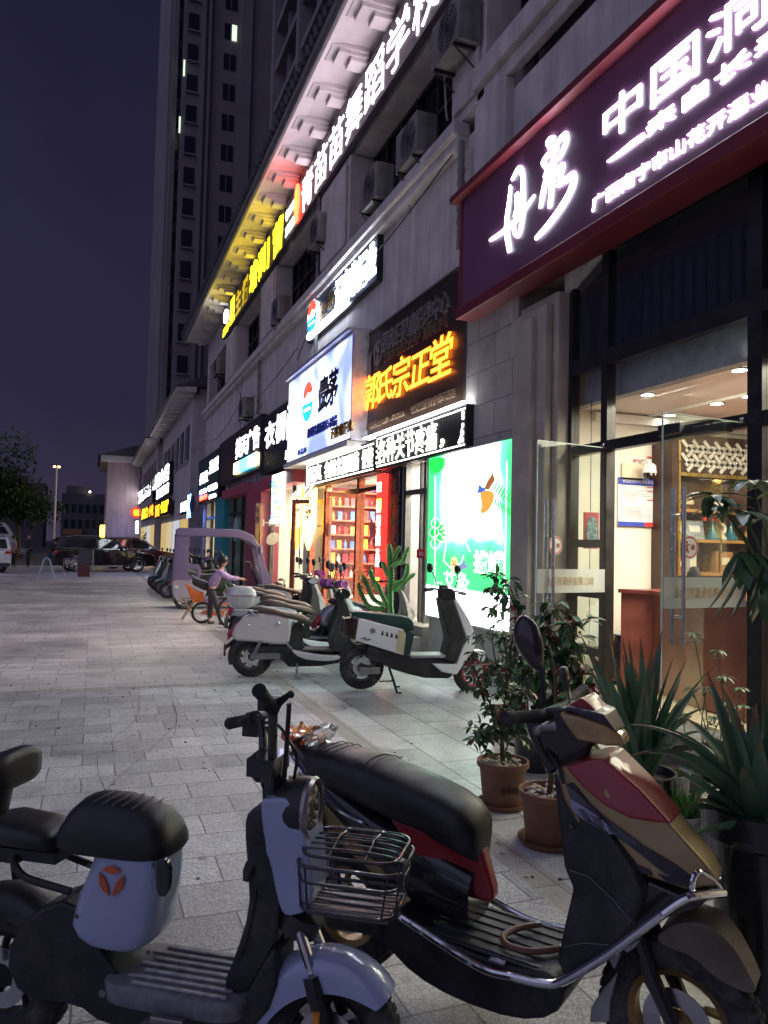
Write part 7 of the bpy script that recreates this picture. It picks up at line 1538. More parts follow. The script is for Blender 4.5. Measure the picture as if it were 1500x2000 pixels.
hip = gf.p(414, 1150, 0); che = gf.p(428, 1122, 0); nk = gf.p(434, 1109, 0); hd = gf.p(437, 1098, 0)
shL, shR = che+Vector((.02, .11, .04)), che+Vector((.02, -.11, .04))
elR, haR = gf.p(447, 1131, -.16), gf.p(468, 1131, -.17); elL, haL = gf.p(450, 1128, .16), gf.p(472, 1130, .17)
knR, fR = gf.p(424, 1183, -.09), gf.p(430, 1213, -.10); knL, fL = gf.p(412, 1184, .09), gf.p(408, 1213, .10)
fR.z = .05; fL.z = .05
mid = (hip+che)/2+Vector((-.03, 0, .02))
ch = [[(*hip, .075), (*mid, .075), (*che, .085), (*nk, .035), (*(nk+Vector((.01, 0, .03))), .035), (*hd, (.072, .085)), (*(hd+Vector((.0, 0, .06))), (.06, .07))],
      [(*che, .085), (*shR, .04), (*elR, .028), (*haR, .02)], [(*che, .085), (*shL, .04), (*elL, .028), (*haL, .02)],
      [(*hip, .075), (*(hip+Vector((0, -.07, -.04))), .06), (*knR, .045), (*fR, .03), (*(fR+Vector((.09, 0, -.025))), .024)],
      [(*hip, .075), (*(hip+Vector((0, .07, -.04))), .06), (*knL, .045), (*fL, .03), (*(fL+Vector((.09, 0, -.025))), .024)]]
hand(ch, haR, (.8, 0, -.1), .8); hand(ch, haL, (.8, 0, -.1), .8)
bd = skin('body', ch, SKIN, gl)
jk = M('lilac quilted jacket', (.40, .27, .46), .8, nz=(26, .5), bump=(50, .8))
skin('jacket', [[(*(hip+Vector((.0, 0, .0))), .10), (*mid, .105), (*che, .112), (*(nk+Vector((-.01, 0, -.01))), .05)], [(*che, .112), (*shR, .06), (*elR, .046), (*(elR+(haR-elR)*.85), .034)], [(*che, .112), (*shL, .06), (*elL, .046), (*(elL+(haL-elL)*.85), .034)]], jk, gl)
skin('trousers', [[(*(hip+Vector((0, 0, .01))), .085), (*(hip+Vector((0, -.07, -.06))), .076), (*knR, .058), (*(fR+Vector((0, 0, .05))), .045)], [(*(hip+Vector((0, 0, .01))), .085), (*(hip+Vector((0, .07, -.06))), .076), (*knL, .058), (*(fL+Vector((0, 0, .05))), .045)]], M('dark grey trousers', (.05, .045, .045), .8), gl)
skin('shoes', [[(*(fR+Vector((-.03, 0, -.015))), .036), (*(fR+Vector((.04, 0, -.022))), .034), (*(fR+Vector((.11, 0, -.028))), .026)]], M('brown shoe', (.10, .06, .04), .6), gl); skin('shoes', [[(*(fL+Vector((-.03, 0, -.015))), .036), (*(fL+Vector((.04, 0, -.022))), .034), (*(fL+Vector((.11, 0, -.028))), .026)]], MATS['brown shoe'], gl)
b = MB(); b.ball(hd+Vector((-.018, 0, .048)), .098, 18, 12, (1, .95, .92)); b.ball(hd+Vector((-.045, 0, .13)), .042, 10, 8); b.ball(hd+Vector((-.06, 0, .0)), .07, 12, 8, (.8, 1, 1)); b.build('hair', HAIR, gl)
b = MB()
for s in (-1, 1): b.ball(hd+Vector((.078, s*.03, .03)), .009, 8, 6)
b.build('eyes', HAIR, gl); b = MB(); b.ball(hd+Vector((.086, 0, .005)), .013, 8, 6, (1, .8, 1)); b.ball(hd+Vector((.078, 0, -.03)), .012, 8, 6, (.6, 1.6, .5)); b.build('nose_and_mouth', M('lip skin', (.42, .19, .15), .5), bd)
def stander(label, x, y, rz, top, leg, h=1.68, lean=0):
    r = thing('person', label, 'person', (x, y, 0), rz); s = h/1.7
    ch = [[(0, 0, .95*s, .12), (0, 0, 1.2*s, .11), (0, 0, 1.38*s, .12), (0, 0, 1.5*s, .05), (.01, 0, 1.6*s, (.075, .09)), (.01, 0, 1.68*s, (.06, .075))]]
    for q in (-1, 1):
        ch.append([(0, 0, 1.38*s, .12), (0, q*.18, 1.4*s, .055), (.0, q*.23, 1.12*s, .04), (.12, q*.2, .90*s, .03)])
        ch.append([(0, 0, .95*s, .12), (0, q*.09, .88*s, .085), (.02, q*.1, .48*s, .055), (0, q*.1, .08, .04), (.13, q*.11, .04, .035)])
        hand(ch, (.12, q*.2, .90*s), (.4, 0, -.9), 1, .2)
    skin('body', ch, SKIN, r, 1)
    skin('jacket', [[(0, 0, .93*s, .145), (0, 0, 1.2*s, .135), (0, 0, 1.38*s, .14), (0, 0, 1.48*s, .07)]]+[[(0, 0, 1.38*s, .14), (0, q*.18, 1.4*s, .075), (.0, q*.23, 1.12*s, .058), (.1, q*.205, .94*s, .045)] for q in (-1, 1)], top, r, 1)
    skin('trousers', [[(0, 0, .95*s, .13), (0, q*.09, .87*s, .1), (.02, q*.1, .48*s, .075), (0, q*.1, .1, .06)] for q in (-1, 1)], leg, r, 1)
    b = MB(); b.ball((-.015, 0, 1.67*s), .105, 14, 10, (1, .9, 1.1)); b.build('hair', HAIR, r)
DKCL = M('dark cloth', (.025, .025, .03), .8)
p = onG(75, 1094); stander('far standing person in dark clothes at the tail of the dark car', -3.0, 43, radians(200), DKCL, DKCL, 1.78)
stander('far standing person in a pale pinkish top beside the one in dark clothes', -3.75, 43.6, radians(-20), M('pale pink top', (.4, .3, .32), .8), DKCL, 1.6)
# ---------------------------------------------------------------- cars
def car(name, label, paint, L, Wd, H, loc, rz, suv=True, cat='car', lit=False):
    """x forward from the rear bumper's middle; body, greenhouse, windows, lamps, wheels"""
    r = thing(name, label, cat, loc, rz); h = H; w_ = Wd/2; wr = .345 if suv else .31; ax0, ax1 = L*.20, L*.805
    wf = lambda x, z: w_*(1-.10*max(0, (x-L*.86)/(L*.14))**2-.06*max(0, (L*.1-x)/(L*.1))**2-.05*max(0, z/h-.5)-.04*max(0, (.35-z)/.2))
    def arch(cx): return [(cx-wr*1.16*cos(radians(a)), wr+.02+wr*1.16*sin(radians(a))) for a in range(0, 181, 20)]
    low = [(.03, .34)]+[(ax0-wr*1.2, .25)]+arch(ax0)+[(ax0+wr*1.2, .24), (ax1-wr*1.2, .24)]+arch(ax1)+[(ax1+wr*1.18, .26), (L-.04, .32), (L, .52), (L-.04, h*.47), (L*.92, h*.535), (L*.76, h*.60), (L*.70, h*.615), (L*.3, h*.64), (.04, h*.62), (-.01, h*.5), (0, .45)]
    body = slab('body', paint, r, low, wf, .05, 0, 3)
    g = lambda x, z: w_*(.93-.30*max(0, (z/h-.6)))
    gh = [(.05, h*.62), (.10, h*.80), (.25 if suv else .6, h*.955), (.5, h*.985), (L*.35, h), (L*.48, h*.985), (L*.55, h*.94), (L*.72, h*.61), (L*.5, h*.60)]
    slab('cabin', paint, r, gh, g, .05, 0, 3)
    CG = M('car window glass', (.012, .014, .018), .04, coat=1)
    def side(pts, nm, mt, dw, th=.01):
        for s in (-1, 1):
            b = MB(); n = len(pts); vs = [(p_[0], s*(g(*p_)+dw), p_[1]) for p_ in pts]+[(p_[0], s*(g(*p_)-.03), p_[1]) for p_ in pts]
            b.add(vs, [tuple(range(n)), tuple(range(2*n-1, n-1, -1))]+[(i, i+n, (i+1) % n+n, (i+1) % n) for i in range(n)]); b.build(nm, mt, r, smooth=0)
    side(chaikin([(.14, h*.70), (.36, h*.90), (L*.20, h*.925), (L*.22, h*.665)], 1), 'quarter_window', CG, .006); side([(L*.235, h*.665), (L*.225, h*.93), (L*.385, h*.945), (L*.40, h*.655)], 'rear_side_window', CG, .006); side([(L*.415, h*.655), (L*.40, h*.945), (L*.50, h*.93), (L*.56, h*.87), (L*.66, h*.655)], 'front_side_window', CG, .006)
    for s in (-1, 1):
        b = MB(); pts = [(.12, h*.69), (.34, h*.915), (L*.35, h*.96), (L*.50, h*.945), (L*.57, h*.88), (L*.675, h*.645), (L*.3, h*.65)]; b.tube([(q[0], s*(g(*q)+.008), q[1]) for q in pts], .010, 5, loop=True); b.build('window_trim', CHROME, r)
        b = MB(); b.tube([(L*.1, s*(w_*.80), h*.975), (L*.2, s*w_*.82, h*1.02), (L*.45, s*w_*.82, h*1.02), (L*.53, s*w_*.80, h*.965)], .016, 6); b.build('roof_rail', STEEL, r)
        b = MB(); b.box(L*.33, L*.66, s*w_*.98-.012, s*w_*.98+.012, .26, .33); b.build('sill_trim', STEEL, r, bevel=.006)
        b = MB(); b.ball((L*.64, s*(w_+.06), h*.66), .10, 12, 8, (.6, 1, .7)); b.build('door_mirror', paint, r)
        for dx in (.30, .49): b = MB(); b.box(L*dx-.09, L*dx+.09, s*w_*.985-.015, s*w_*.985+.015, h*.575, h*.60); b.build('door_handle', STEEL, r, bevel=.006)
        for dx in (.225, .405, .60): b = MB(); b.box(L*dx-.004, L*dx+.004, s*w_*.988-.006, s*w_*.988+.004, .36, h*.62); b.build('door_seam', BLKP, r, smooth=0)
        b = MB(); b.obox((.07, s*w_*.80, h*.55), (.18, .32, .13)); b.build('tail_light', REDL, r, bevel=.03)
        b = MB(); b.obox((L*.955, s*w_*.76, h*.46), (.22, .3, .12)); b.build('headlight', LAMPG, r, bevel=.04)
    b = MB(); b.add([(.075, -w_*.74, h*.66), (.075, w_*.74, h*.66), (.16, w_*.68, h*.90), (.16, -w_*.68, h*.90)], [(0, 1, 2, 3)]); b.v = [(x-.035, y, z) for x, y, z in b.v]; b.build('rear_window', CG, r, smooth=0)
    b = MB(); b.add([(L*.70, -w_*.82, h*.64), (L*.70, w_*.82, h*.64), (L*.565, w_*.72, h*.925), (L*.565, -w_*.72, h*.925)], [(0, 1, 2, 3)]); b.v = [(x+.03, y, z+.02) for x, y, z in b.v]; b.build('windscreen', CG, r, smooth=0)
    b = MB(); b.box(-.03, -.012, -.26, .26, h*.44, h*.52); b.build('number_plate', M('blue plate', (.03, .08, .3), .5), r, smooth=0)
    b = MB(); b.obox((.02, 0, .38), (.14, Wd*.86, .14)); b.obox((L-.05, 0, .36), (.12, Wd*.8, .14)); b.build('bumper_insert', PLAS, r, bevel=.03)
    for x_ in (ax0, ax1):
        for s in (-1, 1):
            wheel(r, x_, wr, wr, .22, STEEL, 7, y=s*(w_-.11), rr=.72, disc=False)
    return r
p, q = onG(140, 1118), onG(268, 1118)
car('parked_car', 'dark brown estate car with chrome window line parked broadside across the far paving', M('dark brown car paint', (.022, .014, .015), .12, .2, coat=1), 4.65, 1.86, 1.68, (-1.75, 39.35, 0), atan2(q.y-p.y, q.x-p.x)-.02)
car('parked_car', 'white hatchback at the left edge showing its red tail lamp', M('white car paint', (.62, .62, .63), .2, coat=1), 4.2, 1.78, 1.62, (-3.95, 36.3, 0), radians(118))
car('parked_car', 'maroon car half hidden behind the dark brown estate', M('maroon car paint', (.09, .015, .018), .2, .3, coat=1), 4.4, 1.8, 1.66, (.2, 44.2, 0), radians(2))
car('parked_car', 'silver saloon parked far off under the trees', M('silver car paint', (.42, .42, .44), .25, .5, coat=1), 4.5, 1.78, 1.5, (-9.0, 66, 0), radians(-8), False)
car('parked_car', 'black car parked between the people and the far silver saloon', M('black car paint', (.015, .015, .017), .18, coat=1), 4.5, 1.8, 1.55, (-6.8, 52, 0), radians(170), False)
r = thing('box_truck', 'far white box truck with a ribbed grey body under the trees', 'truck', (-12, 82, 0))
b = MB(); b.box(-5, 3.0, -1.1, 1.1, .9, 3.3); b.build('cargo_box', M('grey corrugated box', (.36, .35, .38), .6, nz=(1, .1)), r, smooth=0)
b = MB()
for k in range(20): b.box(-4.9+k*.4, -4.75+k*.4, -1.13, -1.101, 1.0, 1.9)
b.build('white_slats', M('white slat', (.6, .6, .6), .6), r, smooth=0)
b = MB(); b.prism([(3.1, .6), (3.1, 3.0), (4.2, 2.9), (4.9, 1.8), (5.0, .6)], -1.05, 1.05); b.build('cab', MATS['white car paint'], r, bevel=.06)
b = MB(); b.prism([(3.5, 1.9), (3.5, 2.6), (4.15, 2.55), (4.6, 1.85)], -1.06, 1.06); b.build('cab_window', MATS['car window glass'], r, smooth=0)
for x_ in (-3.6, -2.4, 3.9): wheel(r, x_, .45, .45, .3, None, 6, y=-.95, disc=False)
# ---------------------------------------------------------------- stands on the far paving
p = onG(90, 1130); r = thing('barrier_stand', 'pale blue folding A-shaped stand on the far paving before the dark car', 'stand', (p.x, p.y, 0))
b = MB()
for y_ in (-.03, .03): b.tube(spline([(-.34, y_, .01), (-.2, y_, .35), (-.1, y_, .72), (.0, y_, .78), (.1, y_, .70), (.2, y_, .35), (.30, y_, .01)], 4), .03, 8)
b.build('tube_frame', M('pale blue paint', (.35, .5, .58), .5), r)
p = onG(137, 1122); r = thing('metal_rack', 'small chrome rack with round cut-outs in front of the rear car wheel', 'rack', (p.x, p.y-.3, 0))
b = MB()
for x_ in (-.26, .26): b.tube([(x_, 0, .01), (x_, 0, .7)], .018, 6)
for z_ in (.7, .12, .4): b.tube([(-.26, 0, z_), (.26, 0, z_)], .014, 6)
b.build('frame', CHROME, r); b = MB()
for k in range(2): b.lathe([(.05, -.01), (.11, -.01), (.11, .01), (.05, .01)], 14, (-.12+k*.24, 0, .55), 'y')
b.build('rings', CHROME, r)
p = onG(165, 1128); r = thing('notice_stand', 'dark notice board on a thin metal stand before the dark car door', 'sign', (p.x, p.y, 0))
b = MB(); b.box(-.27, .27, -.03, .0, .55, 1.12); b.build('board', M('slate board', (.05, .05, .07), .5), r, bevel=.01); b = MB(); b.box(-.27, .2, -.02, .02, .03, .54); b.build('lower_board', M('maroon board', (.10, .03, .03), .6), r, bevel=.01)
b = MB(); b.tube([(.3, 0, .01), (.3, 0, 1.12)], .018, 6); b.tube([(.2, -.2, .01), (.3, 0, .6)], .012, 6); b.box(.275, .325, -.02, .02, .6, 1.1); b.build('post', ALLOY, r)
# ================================================================ potted plants by the wine shop
LEAFM = M('glossy dark leaf', (.045, .115, .038), .34, nz=(6, .45), spec=.6); LEAFY = M('young leaf', (.07, .14, .04), .4, nz=(6, .4)); LEAFR = M('red young leaf', (.20, .03, .03), .4, nz=(8, .4)); BARK = M('brown bark', (.10, .065, .04), .8, nz=(30, .3), bump=(60, .5))
TERRA = M('terracotta', (.17, .075, .04), .6, nz=(7, .25), bump=(50, .2)); PEB = M('pebble', (.34, .28, .21), .5, nz=(14, .5)); SOIL = M('soil', (.03, .022, .016), .9, nz=(40, .5), bump=(60, .8)); CEM = M('grey cement pot', (.27, .27, .24), .75, nz=(10, .2), bump=(60, .25)); BLKPOT = M('black glazed pot', (.012, .012, .013), .25, coat=.4, nz=(6, .4)); AGV = M('agave leaf', (.065, .15, .075), .42, dust=.18, nz=(5, .4), spec=.6)
GRASSM = M('bright sprout green', (.07, .22, .03), .5, nz=(30, .4))
def pd(px, py, d): return CP+ray(px, py)*d
def pot(r, mt, rt, rb, h, rim=.02, n=32, pebbles=False, saucer=None, z0=0., square=False, deco=None):
    z0 = z0+(.012 if saucer else 0)
    b = MB(); b.lathe([(0, z0), (rb, z0), (rb+(rt-rb)*.15, z0+h*.1), (rb+(rt-rb)*.8, z0+h*.80), (rt*.98, z0+h*.86), (rt+rim, z0+h*.88), (rt+rim, z0+h), (rt, z0+h), (rt*.94, z0+h*.9), (0, z0+h*.9)], n); po = b.build('pot', mt, r, smooth=40)
    b = MB(); b.lathe([(0, z0+h*.905), (rt*.93, z0+h*.905)], 20); b.build('soil', SOIL, r)
    if saucer:
        b = MB(); b.lathe([(0, 0), (saucer*.86, 0), (saucer, .03), (saucer, .038), (saucer*.93, .036), (saucer*.84, .010), (0, .010)], n); b.build('saucer', mt, r, smooth=40)
    if pebbles:
        b = MB(); rn = random.Random(int(rt*1e4)+int(h*1e3))
        for k in range(60):
            a = rn.uniform(0, 2*pi); q = rt*.86*sqrt(rn.random()); s = rn.uniform(.011, .021); b.ball((q*cos(a), q*sin(a), z0+h*.93+rn.uniform(-.004, .008)), s, 8, 5, (1, rn.uniform(.7, 1), .6), Matrix.Rotation(rn.uniform(0, 6), 3, 'Z'))
        o = b.build('pebbles', PEB, r); o['kind'] = 'stuff'
    if deco:
        b = MB()
        for k, c_ in enumerate(deco):
            a = radians(-118+k*15); rr = rb+(rt-rb)*.45+.003; U = Vector((-sin(a), cos(a), 0)); put_text(b, c_, Vector((rr*cos(a), rr*sin(a), z0+h*.36))-U*.016, U*.032, (0, 0, .045), (cos(a)*.003, sin(a)*.003, 0))
        b.build('pot_characters', M('dark pot print', (.06, .03, .02), .7), po, smooth=0)
    return z0+h*.9
def foliage(r, stems, L, W, n_leaf, mats, seed, spread=.16, name='crown', droop=.35, up=.35):
    """leaves set along thin twigs that leave the given stem polylines; one mesh"""
    rn = random.Random(seed); b = MB(); t = MB()
    for st in stems:
        P_ = spline(st, 6)
        for k in range(n_leaf):
            i = rn.randrange(int(len(P_)*.25), len(P_)); p = P_[i]
            d = Vector((rn.gauss(0, 1), rn.gauss(0, 1), rn.gauss(up, .6))).normalized(); l = rn.uniform(.3, 1)*spread
            q = p+d*l*.6+Vector((0, 0, .02)); e = p+d*l+Vector((0, 0, -.01)); t.tube([p, q, e], [.003, .002, .0015], 4)
            for j in range(rn.randint(3, 5)):
                c = q+(e-q)*(j/4); dd = (d*.5+Vector((rn.gauss(0, .7), rn.gauss(0, .7), rn.gauss(-droop, .5)))).normalized()
                b.cur = 0 if rn.random() < .72 else (1 if rn.random() < .75 else 2)
                s = rn.uniform(.6, 1.15); b.leaf(c, dd, (rn.gauss(0, .4), rn.gauss(0, .4), 1), L*s, W*s, rn.uniform(.1, .5), 3, .18)
    b.build(name, mats, r, recalc=False, smooth=60); t.build('twigs', BARK, r)
def stemmesh(r, stems, rad, name='trunk', mt=BARK):
    b = MB()
    for k, st in enumerate(stems):
        P_ = spline(st, 6); r0 = rad[k] if isinstance(rad, list) else rad; b.tube(P_, [r0*(1-.6*i/len(P_)) for i in range(len(P_))], 7)
    return b.build(name, mt, r)
LM = [LEAFM, LEAFY, LEAFR]
# small tree in the first terracotta pot
c = onG(981, 1575); o1 = Vector((c.x, c.y, 0))
r = thing('potted_tree', 'small leafy tree in a terracotta pot topped with pebbles, standing alone on the slabs', 'potted plant', o1, 0, 'pebble topped terracotta pots')
zt = pot(r, TERRA, .145, .115, .265, .012, pebbles=True, saucer=.15, deco='吉祥如意')
def loc(px, py, dd=0.): return pd(px, py, (o1-CP).dot(_f)+dd)-o1
S_ = [[(0, 0, zt), loc(981, 1450), loc(986, 1380), loc(992, 1320), loc(1000, 1250, .05)], [loc(983, 1430), loc(960, 1380, -.05), loc(935, 1330, -.1), loc(925, 1290, -.1)], [loc(985, 1400), loc(1015, 1370, .05), loc(1040, 1330, .1), loc(1050, 1280, .1)], [loc(984, 1420), loc(1000, 1440, -.1), loc(1022, 1410, -.15)],
      [loc(988, 1370), loc(970, 1300, .1), loc(962, 1240, .12), loc(975, 1160, .12)], [loc(981, 1460), loc(950, 1430, -.05), loc(935, 1450, -.06), loc(942, 1480, -.05)], [loc(990, 1340), loc(1010, 1260), loc(1005, 1190, .05), loc(985, 1135, .08)]]
stemmesh(r, S_, [.016, .007, .007, .005, .006, .004, .006]); foliage(r, [S_[0][1:]]+S_[1:], .068, .032, 26, LM, 5, .12)
# second terracotta pot with the red tipped shrub
c = onG(1072, 1648); o1 = Vector((c.x, c.y, 0))
r = thing('potted_shrub', 'dark shrub with red tipped leaves in the terracotta pot behind the scooter leg shield', 'potted plant', o1, 0, 'pebble topped terracotta pots')
zt = pot(r, TERRA, .15, .12, .27, .012, pebbles=True, saucer=.165)
S_ = [[(0, 0, zt), loc(1078, 1500), loc(1082, 1420), loc(1085, 1340), loc(1080, 1290)]]
stemmesh(r, S_, [.016])
# tall dense shrub behind the mirror
o1 = Vector((2.98, 4.75, 0)); r = thing('potted_shrub', 'dense dark shrub with scattered red leaves growing behind the teardrop mirror', 'potted plant', o1); zt = pot(r, BLKPOT, .17, .13, .32)
S_ = [[(0, 0, zt), loc(1095, 1400), loc(1085, 1300), loc(1075, 1230)], [(0.03, 0, zt), loc(1110, 1380), loc(1118, 1290), loc(1120, 1210)], [(-.03, 0, zt), loc(1060, 1400), loc(1045, 1320), loc(1060, 1250)], [(0, .03, zt), loc(1130, 1410), loc(1138, 1350), loc(1128, 1290)], [(0, 0, zt), loc(1080, 1350, .1), loc(1065, 1250, .15), loc(1085, 1180, .15)], [(0, 0, zt), loc(1040, 1420, .1), loc(1030, 1370, .1), loc(1035, 1300, .1)], [(0, 0, zt), loc(1120, 1450, -.1), loc(1135, 1420, -.1), loc(1125, 1380, -.1)]]
stemmesh(r, S_, .009); foliage(r, S_, .125, .052, 30, [LEAFM, LEAFM, LEAFR], 9, .15)
# thin leggy shrub in front of the light box
o1 = Vector((3.25, 5.6, 0)); r = thing('potted_shrub', 'thin leggy shrub with bare stems before the bright white foot of the light box', 'potted plant', o1); zt = pot(r, TERRA, .14, .11, .24)
S_ = [[(0, 0, zt), loc(1000, 1330), loc(985, 1260), loc(975, 1160), loc(970, 1125)], [(0, 0, zt), loc(1010, 1320), loc(1005, 1240), loc(1012, 1170)], [(0, 0, zt), loc(975, 1330), loc(950, 1280), loc(938, 1240)], [(0, 0, zt), loc(1020, 1330), loc(1035, 1250), loc(1040, 1200)]]
stemmesh(r, S_, .006); foliage(r, S_, .075, .030, 13, LM, 13, .11)
# ---------------------------------------------------------------- agaves
def agave(r, B_, tips, wd, seed, o):
    rn = random.Random(seed); 
    for (T_, sag) in tips:
        b = MB(); T_ = Vector(T_); B0 = Vector(B_)+Vector((rn.uniform(-.04, .04), rn.uniform(-.04, .04), 0)); d = T_-B0; M_ = B0+d*.5+Vector((0, 0, sag)); n = 14; w_ = wd*rn.uniform(.85, 1.15)
        side = d.cross(Vector((0, 0, 1))); side = side.normalized() if side.length > .05 else Vector((1, 0, 0)); rings = []
        tw = rn.uniform(-.5, .5)
        for k in range(n+1):
            t = k/n; p = B0*(1-t)**2+M_*2*t*(1-t)+T_*t*t; tg = ((M_-B0)*(1-t)+(T_-M_)*t).normalized(); s2 = (side-tg*side.dot(tg)).normalized(); nn = s2.cross(tg); s2, nn = s2*cos(tw)+nn*sin(tw), nn*cos(tw)-s2*sin(tw)
            hw = w_*.5*(.75+.6*t-1.35*t**2.2) if t < 1 else 0.001; hw = max(.0012, hw*(1 if k % 2 == 0 or k > n-2 else .96)); th = .010*(1-t)+.0015
            rings.append([p-s2*hw+nn*hw*.45, p-s2*hw*.5+nn*.06*hw-nn*th*.3, p-nn*th, p+s2*hw*.5+nn*.06*hw-nn*th*.3, p+s2*hw+nn*hw*.45, p+s2*hw*.5+nn*(.06*hw+th*.8), p+nn*th*.6, p-s2*hw*.5+nn*(.06*hw+th*.8)])
        b.cur = 0; b.loft(rings); tip = n-2; b.m = [1 if i//8 >= tip else 0 for i in range(n*8)]+b.m[n*8:]; b.build('leaf', [AGV, M('dry leaf tip', (.20, .13, .06), .7, nz=(12, .3))], r, smooth=50)
c = onG(1250, 1512, .40); o1 = Vector((c.x, c.y, 0)); dA = (Vector((c.x, c.y, .4))-CP).dot(_f)
r = thing('potted_agave', 'upright spiky agave in a black glazed pot in front of the wine shop step', 'potted plant', o1, 0, 'spiky agaves in black pots'); zt = pot(r, BLKPOT, .17, .105, .42, .015)
rn0 = random.Random(77)
T1 = [(1131, 1232, -.1, .03), (1166, 1288, -.15, .02), (1178, 1300, -.2, .02), (1214, 1236, .1, .0), (1228, 1245, 0, .0), (1251, 1246, -.1, 0), (1293, 1232, .15, .03), (1314, 1286, .05, .02), (1278, 1310, -.1, 0), (1200, 1290, 0, 0), (1260, 1350, -.15, .02), (1320, 1330, .05, .03), (1396, 1302, .1, .10), (1330, 1365, -.1, .05), (1381, 1382, -.05, .14), (1352, 1398, -.15, .1), (1340, 1290, .2, .04), (1190, 1240, .2, .02), (1150, 1300, .1, .04), (1240, 1300, .2, 0), (1140, 1395, -.05, .1)]
agave(r, (0, 0, zt), [(pd(x_, y_, dA+dd)-o1, sg) for x_, y_, dd, sg in T1+[(x_+rn0.uniform(-28, 28), y_+rn0.uniform(15, 60), dd+rn0.uniform(-.12, .12), sg+.02) for x_, y_, dd, sg in T1]], .074, 3, o1)
B2 = pd(1490, 1620, 2.45); o2 = Vector((B2.x, B2.y, 0))
r = thing('potted_agave', 'large agave with long arching leaves in a big black pot at the right edge', 'potted plant', o2, 0, 'spiky agaves in black pots'); zt = pot(r, BLKPOT, .165, .12, B2.z/.9, .018)
dB = (B2-CP).dot(_f)
T2 = [(1381, 1312, .2, .05), (1412, 1345, .1, .03), (1232, 1416, -.05, .16), (1310, 1470, 0, .08), (1312, 1500, -.1, .02), (1440, 1400, .1, .02), (1470, 1380, 0, 0), (1335, 1400, .2, .10), (1500, 1330, .1, 0), (1520, 1420, 0, .05), (1560, 1400, .05, .05), (1360, 1560, -.15, .02), (1450, 1500, -.25, .03), (1600, 1500, 0, .08), (1398, 1440, .25, .04)]
agave(r, (0, 0, zt), [(pd(x_, y_, dB+dd)-o2, sg) for x_, y_, dd, sg in T2+[(x_+rn0.uniform(-30, 30), y_+rn0.uniform(20, 80), dd+rn0.uniform(-.1, .1), sg+.02) for x_, y_, dd, sg in T2[:12]]], .08, 8, o2)
# ---------------------------------------------------------------- cement pots
def sprouts(r, rt, z, h, n, seed):
    rn = random.Random(seed); b = MB()
    for k in range(n):
        a = rn.uniform(0, 2*pi); q = rt*sqrt(rn.random()); b.leaf((q*cos(a), q*sin(a), z), (rn.gauss(0, .25), rn.gauss(0, .25), 1), (rn.gauss(0, 1), rn.gauss(0, 1), .2), h*rn.uniform(.6, 1.1), .007, .25, 3, .1)
    o = b.build('sprouts', GRASSM, r, recalc=False); o['kind'] = 'stuff'
c = onG(1328, 1672); o1 = Vector((c.x, c.y, 0)); r = thing('cement_pot', 'round grey cement pot of bright green sprouts, nearest of the cement pots', 'potted plant', o1, 0, 'grey cement pots'); zt = pot(r, CEM, .10, .085, .22, .006); sprouts(r, .085, zt, .15, 220, 4)
c = onG(1322, 1610); o1 = Vector((c.x+.05, c.y+.1, 0)); r = thing('cement_pot', 'grey cement pot of bare soil and short sprouts just behind the bright green one', 'potted plant', o1, 0, 'grey cement pots'); zt = pot(r, CEM, .10, .085, .26, .006); sprouts(r, .08, zt, .06, 50, 5)
c = onG(1392, 1668); o1 = Vector((c.x, c.y, 0)); r = thing('cement_pot', 'wider pale cement pot with sparse leaves beside the big black pot', 'potted plant', o1, 0, 'grey cement pots'); zt = pot(r, CEM, .13, .12, .27, .006)
S_ = [[(0, 0, zt), (.03, .02, zt+.08), (.05, .03, zt+.14)], [(0, 0, zt), (-.05, -.02, zt+.06), (-.08, -.03, zt+.09)]]; foliage(r, S_, .045, .022, 8, [LEAFM, LEAFY, LEAFM], 21, .07)
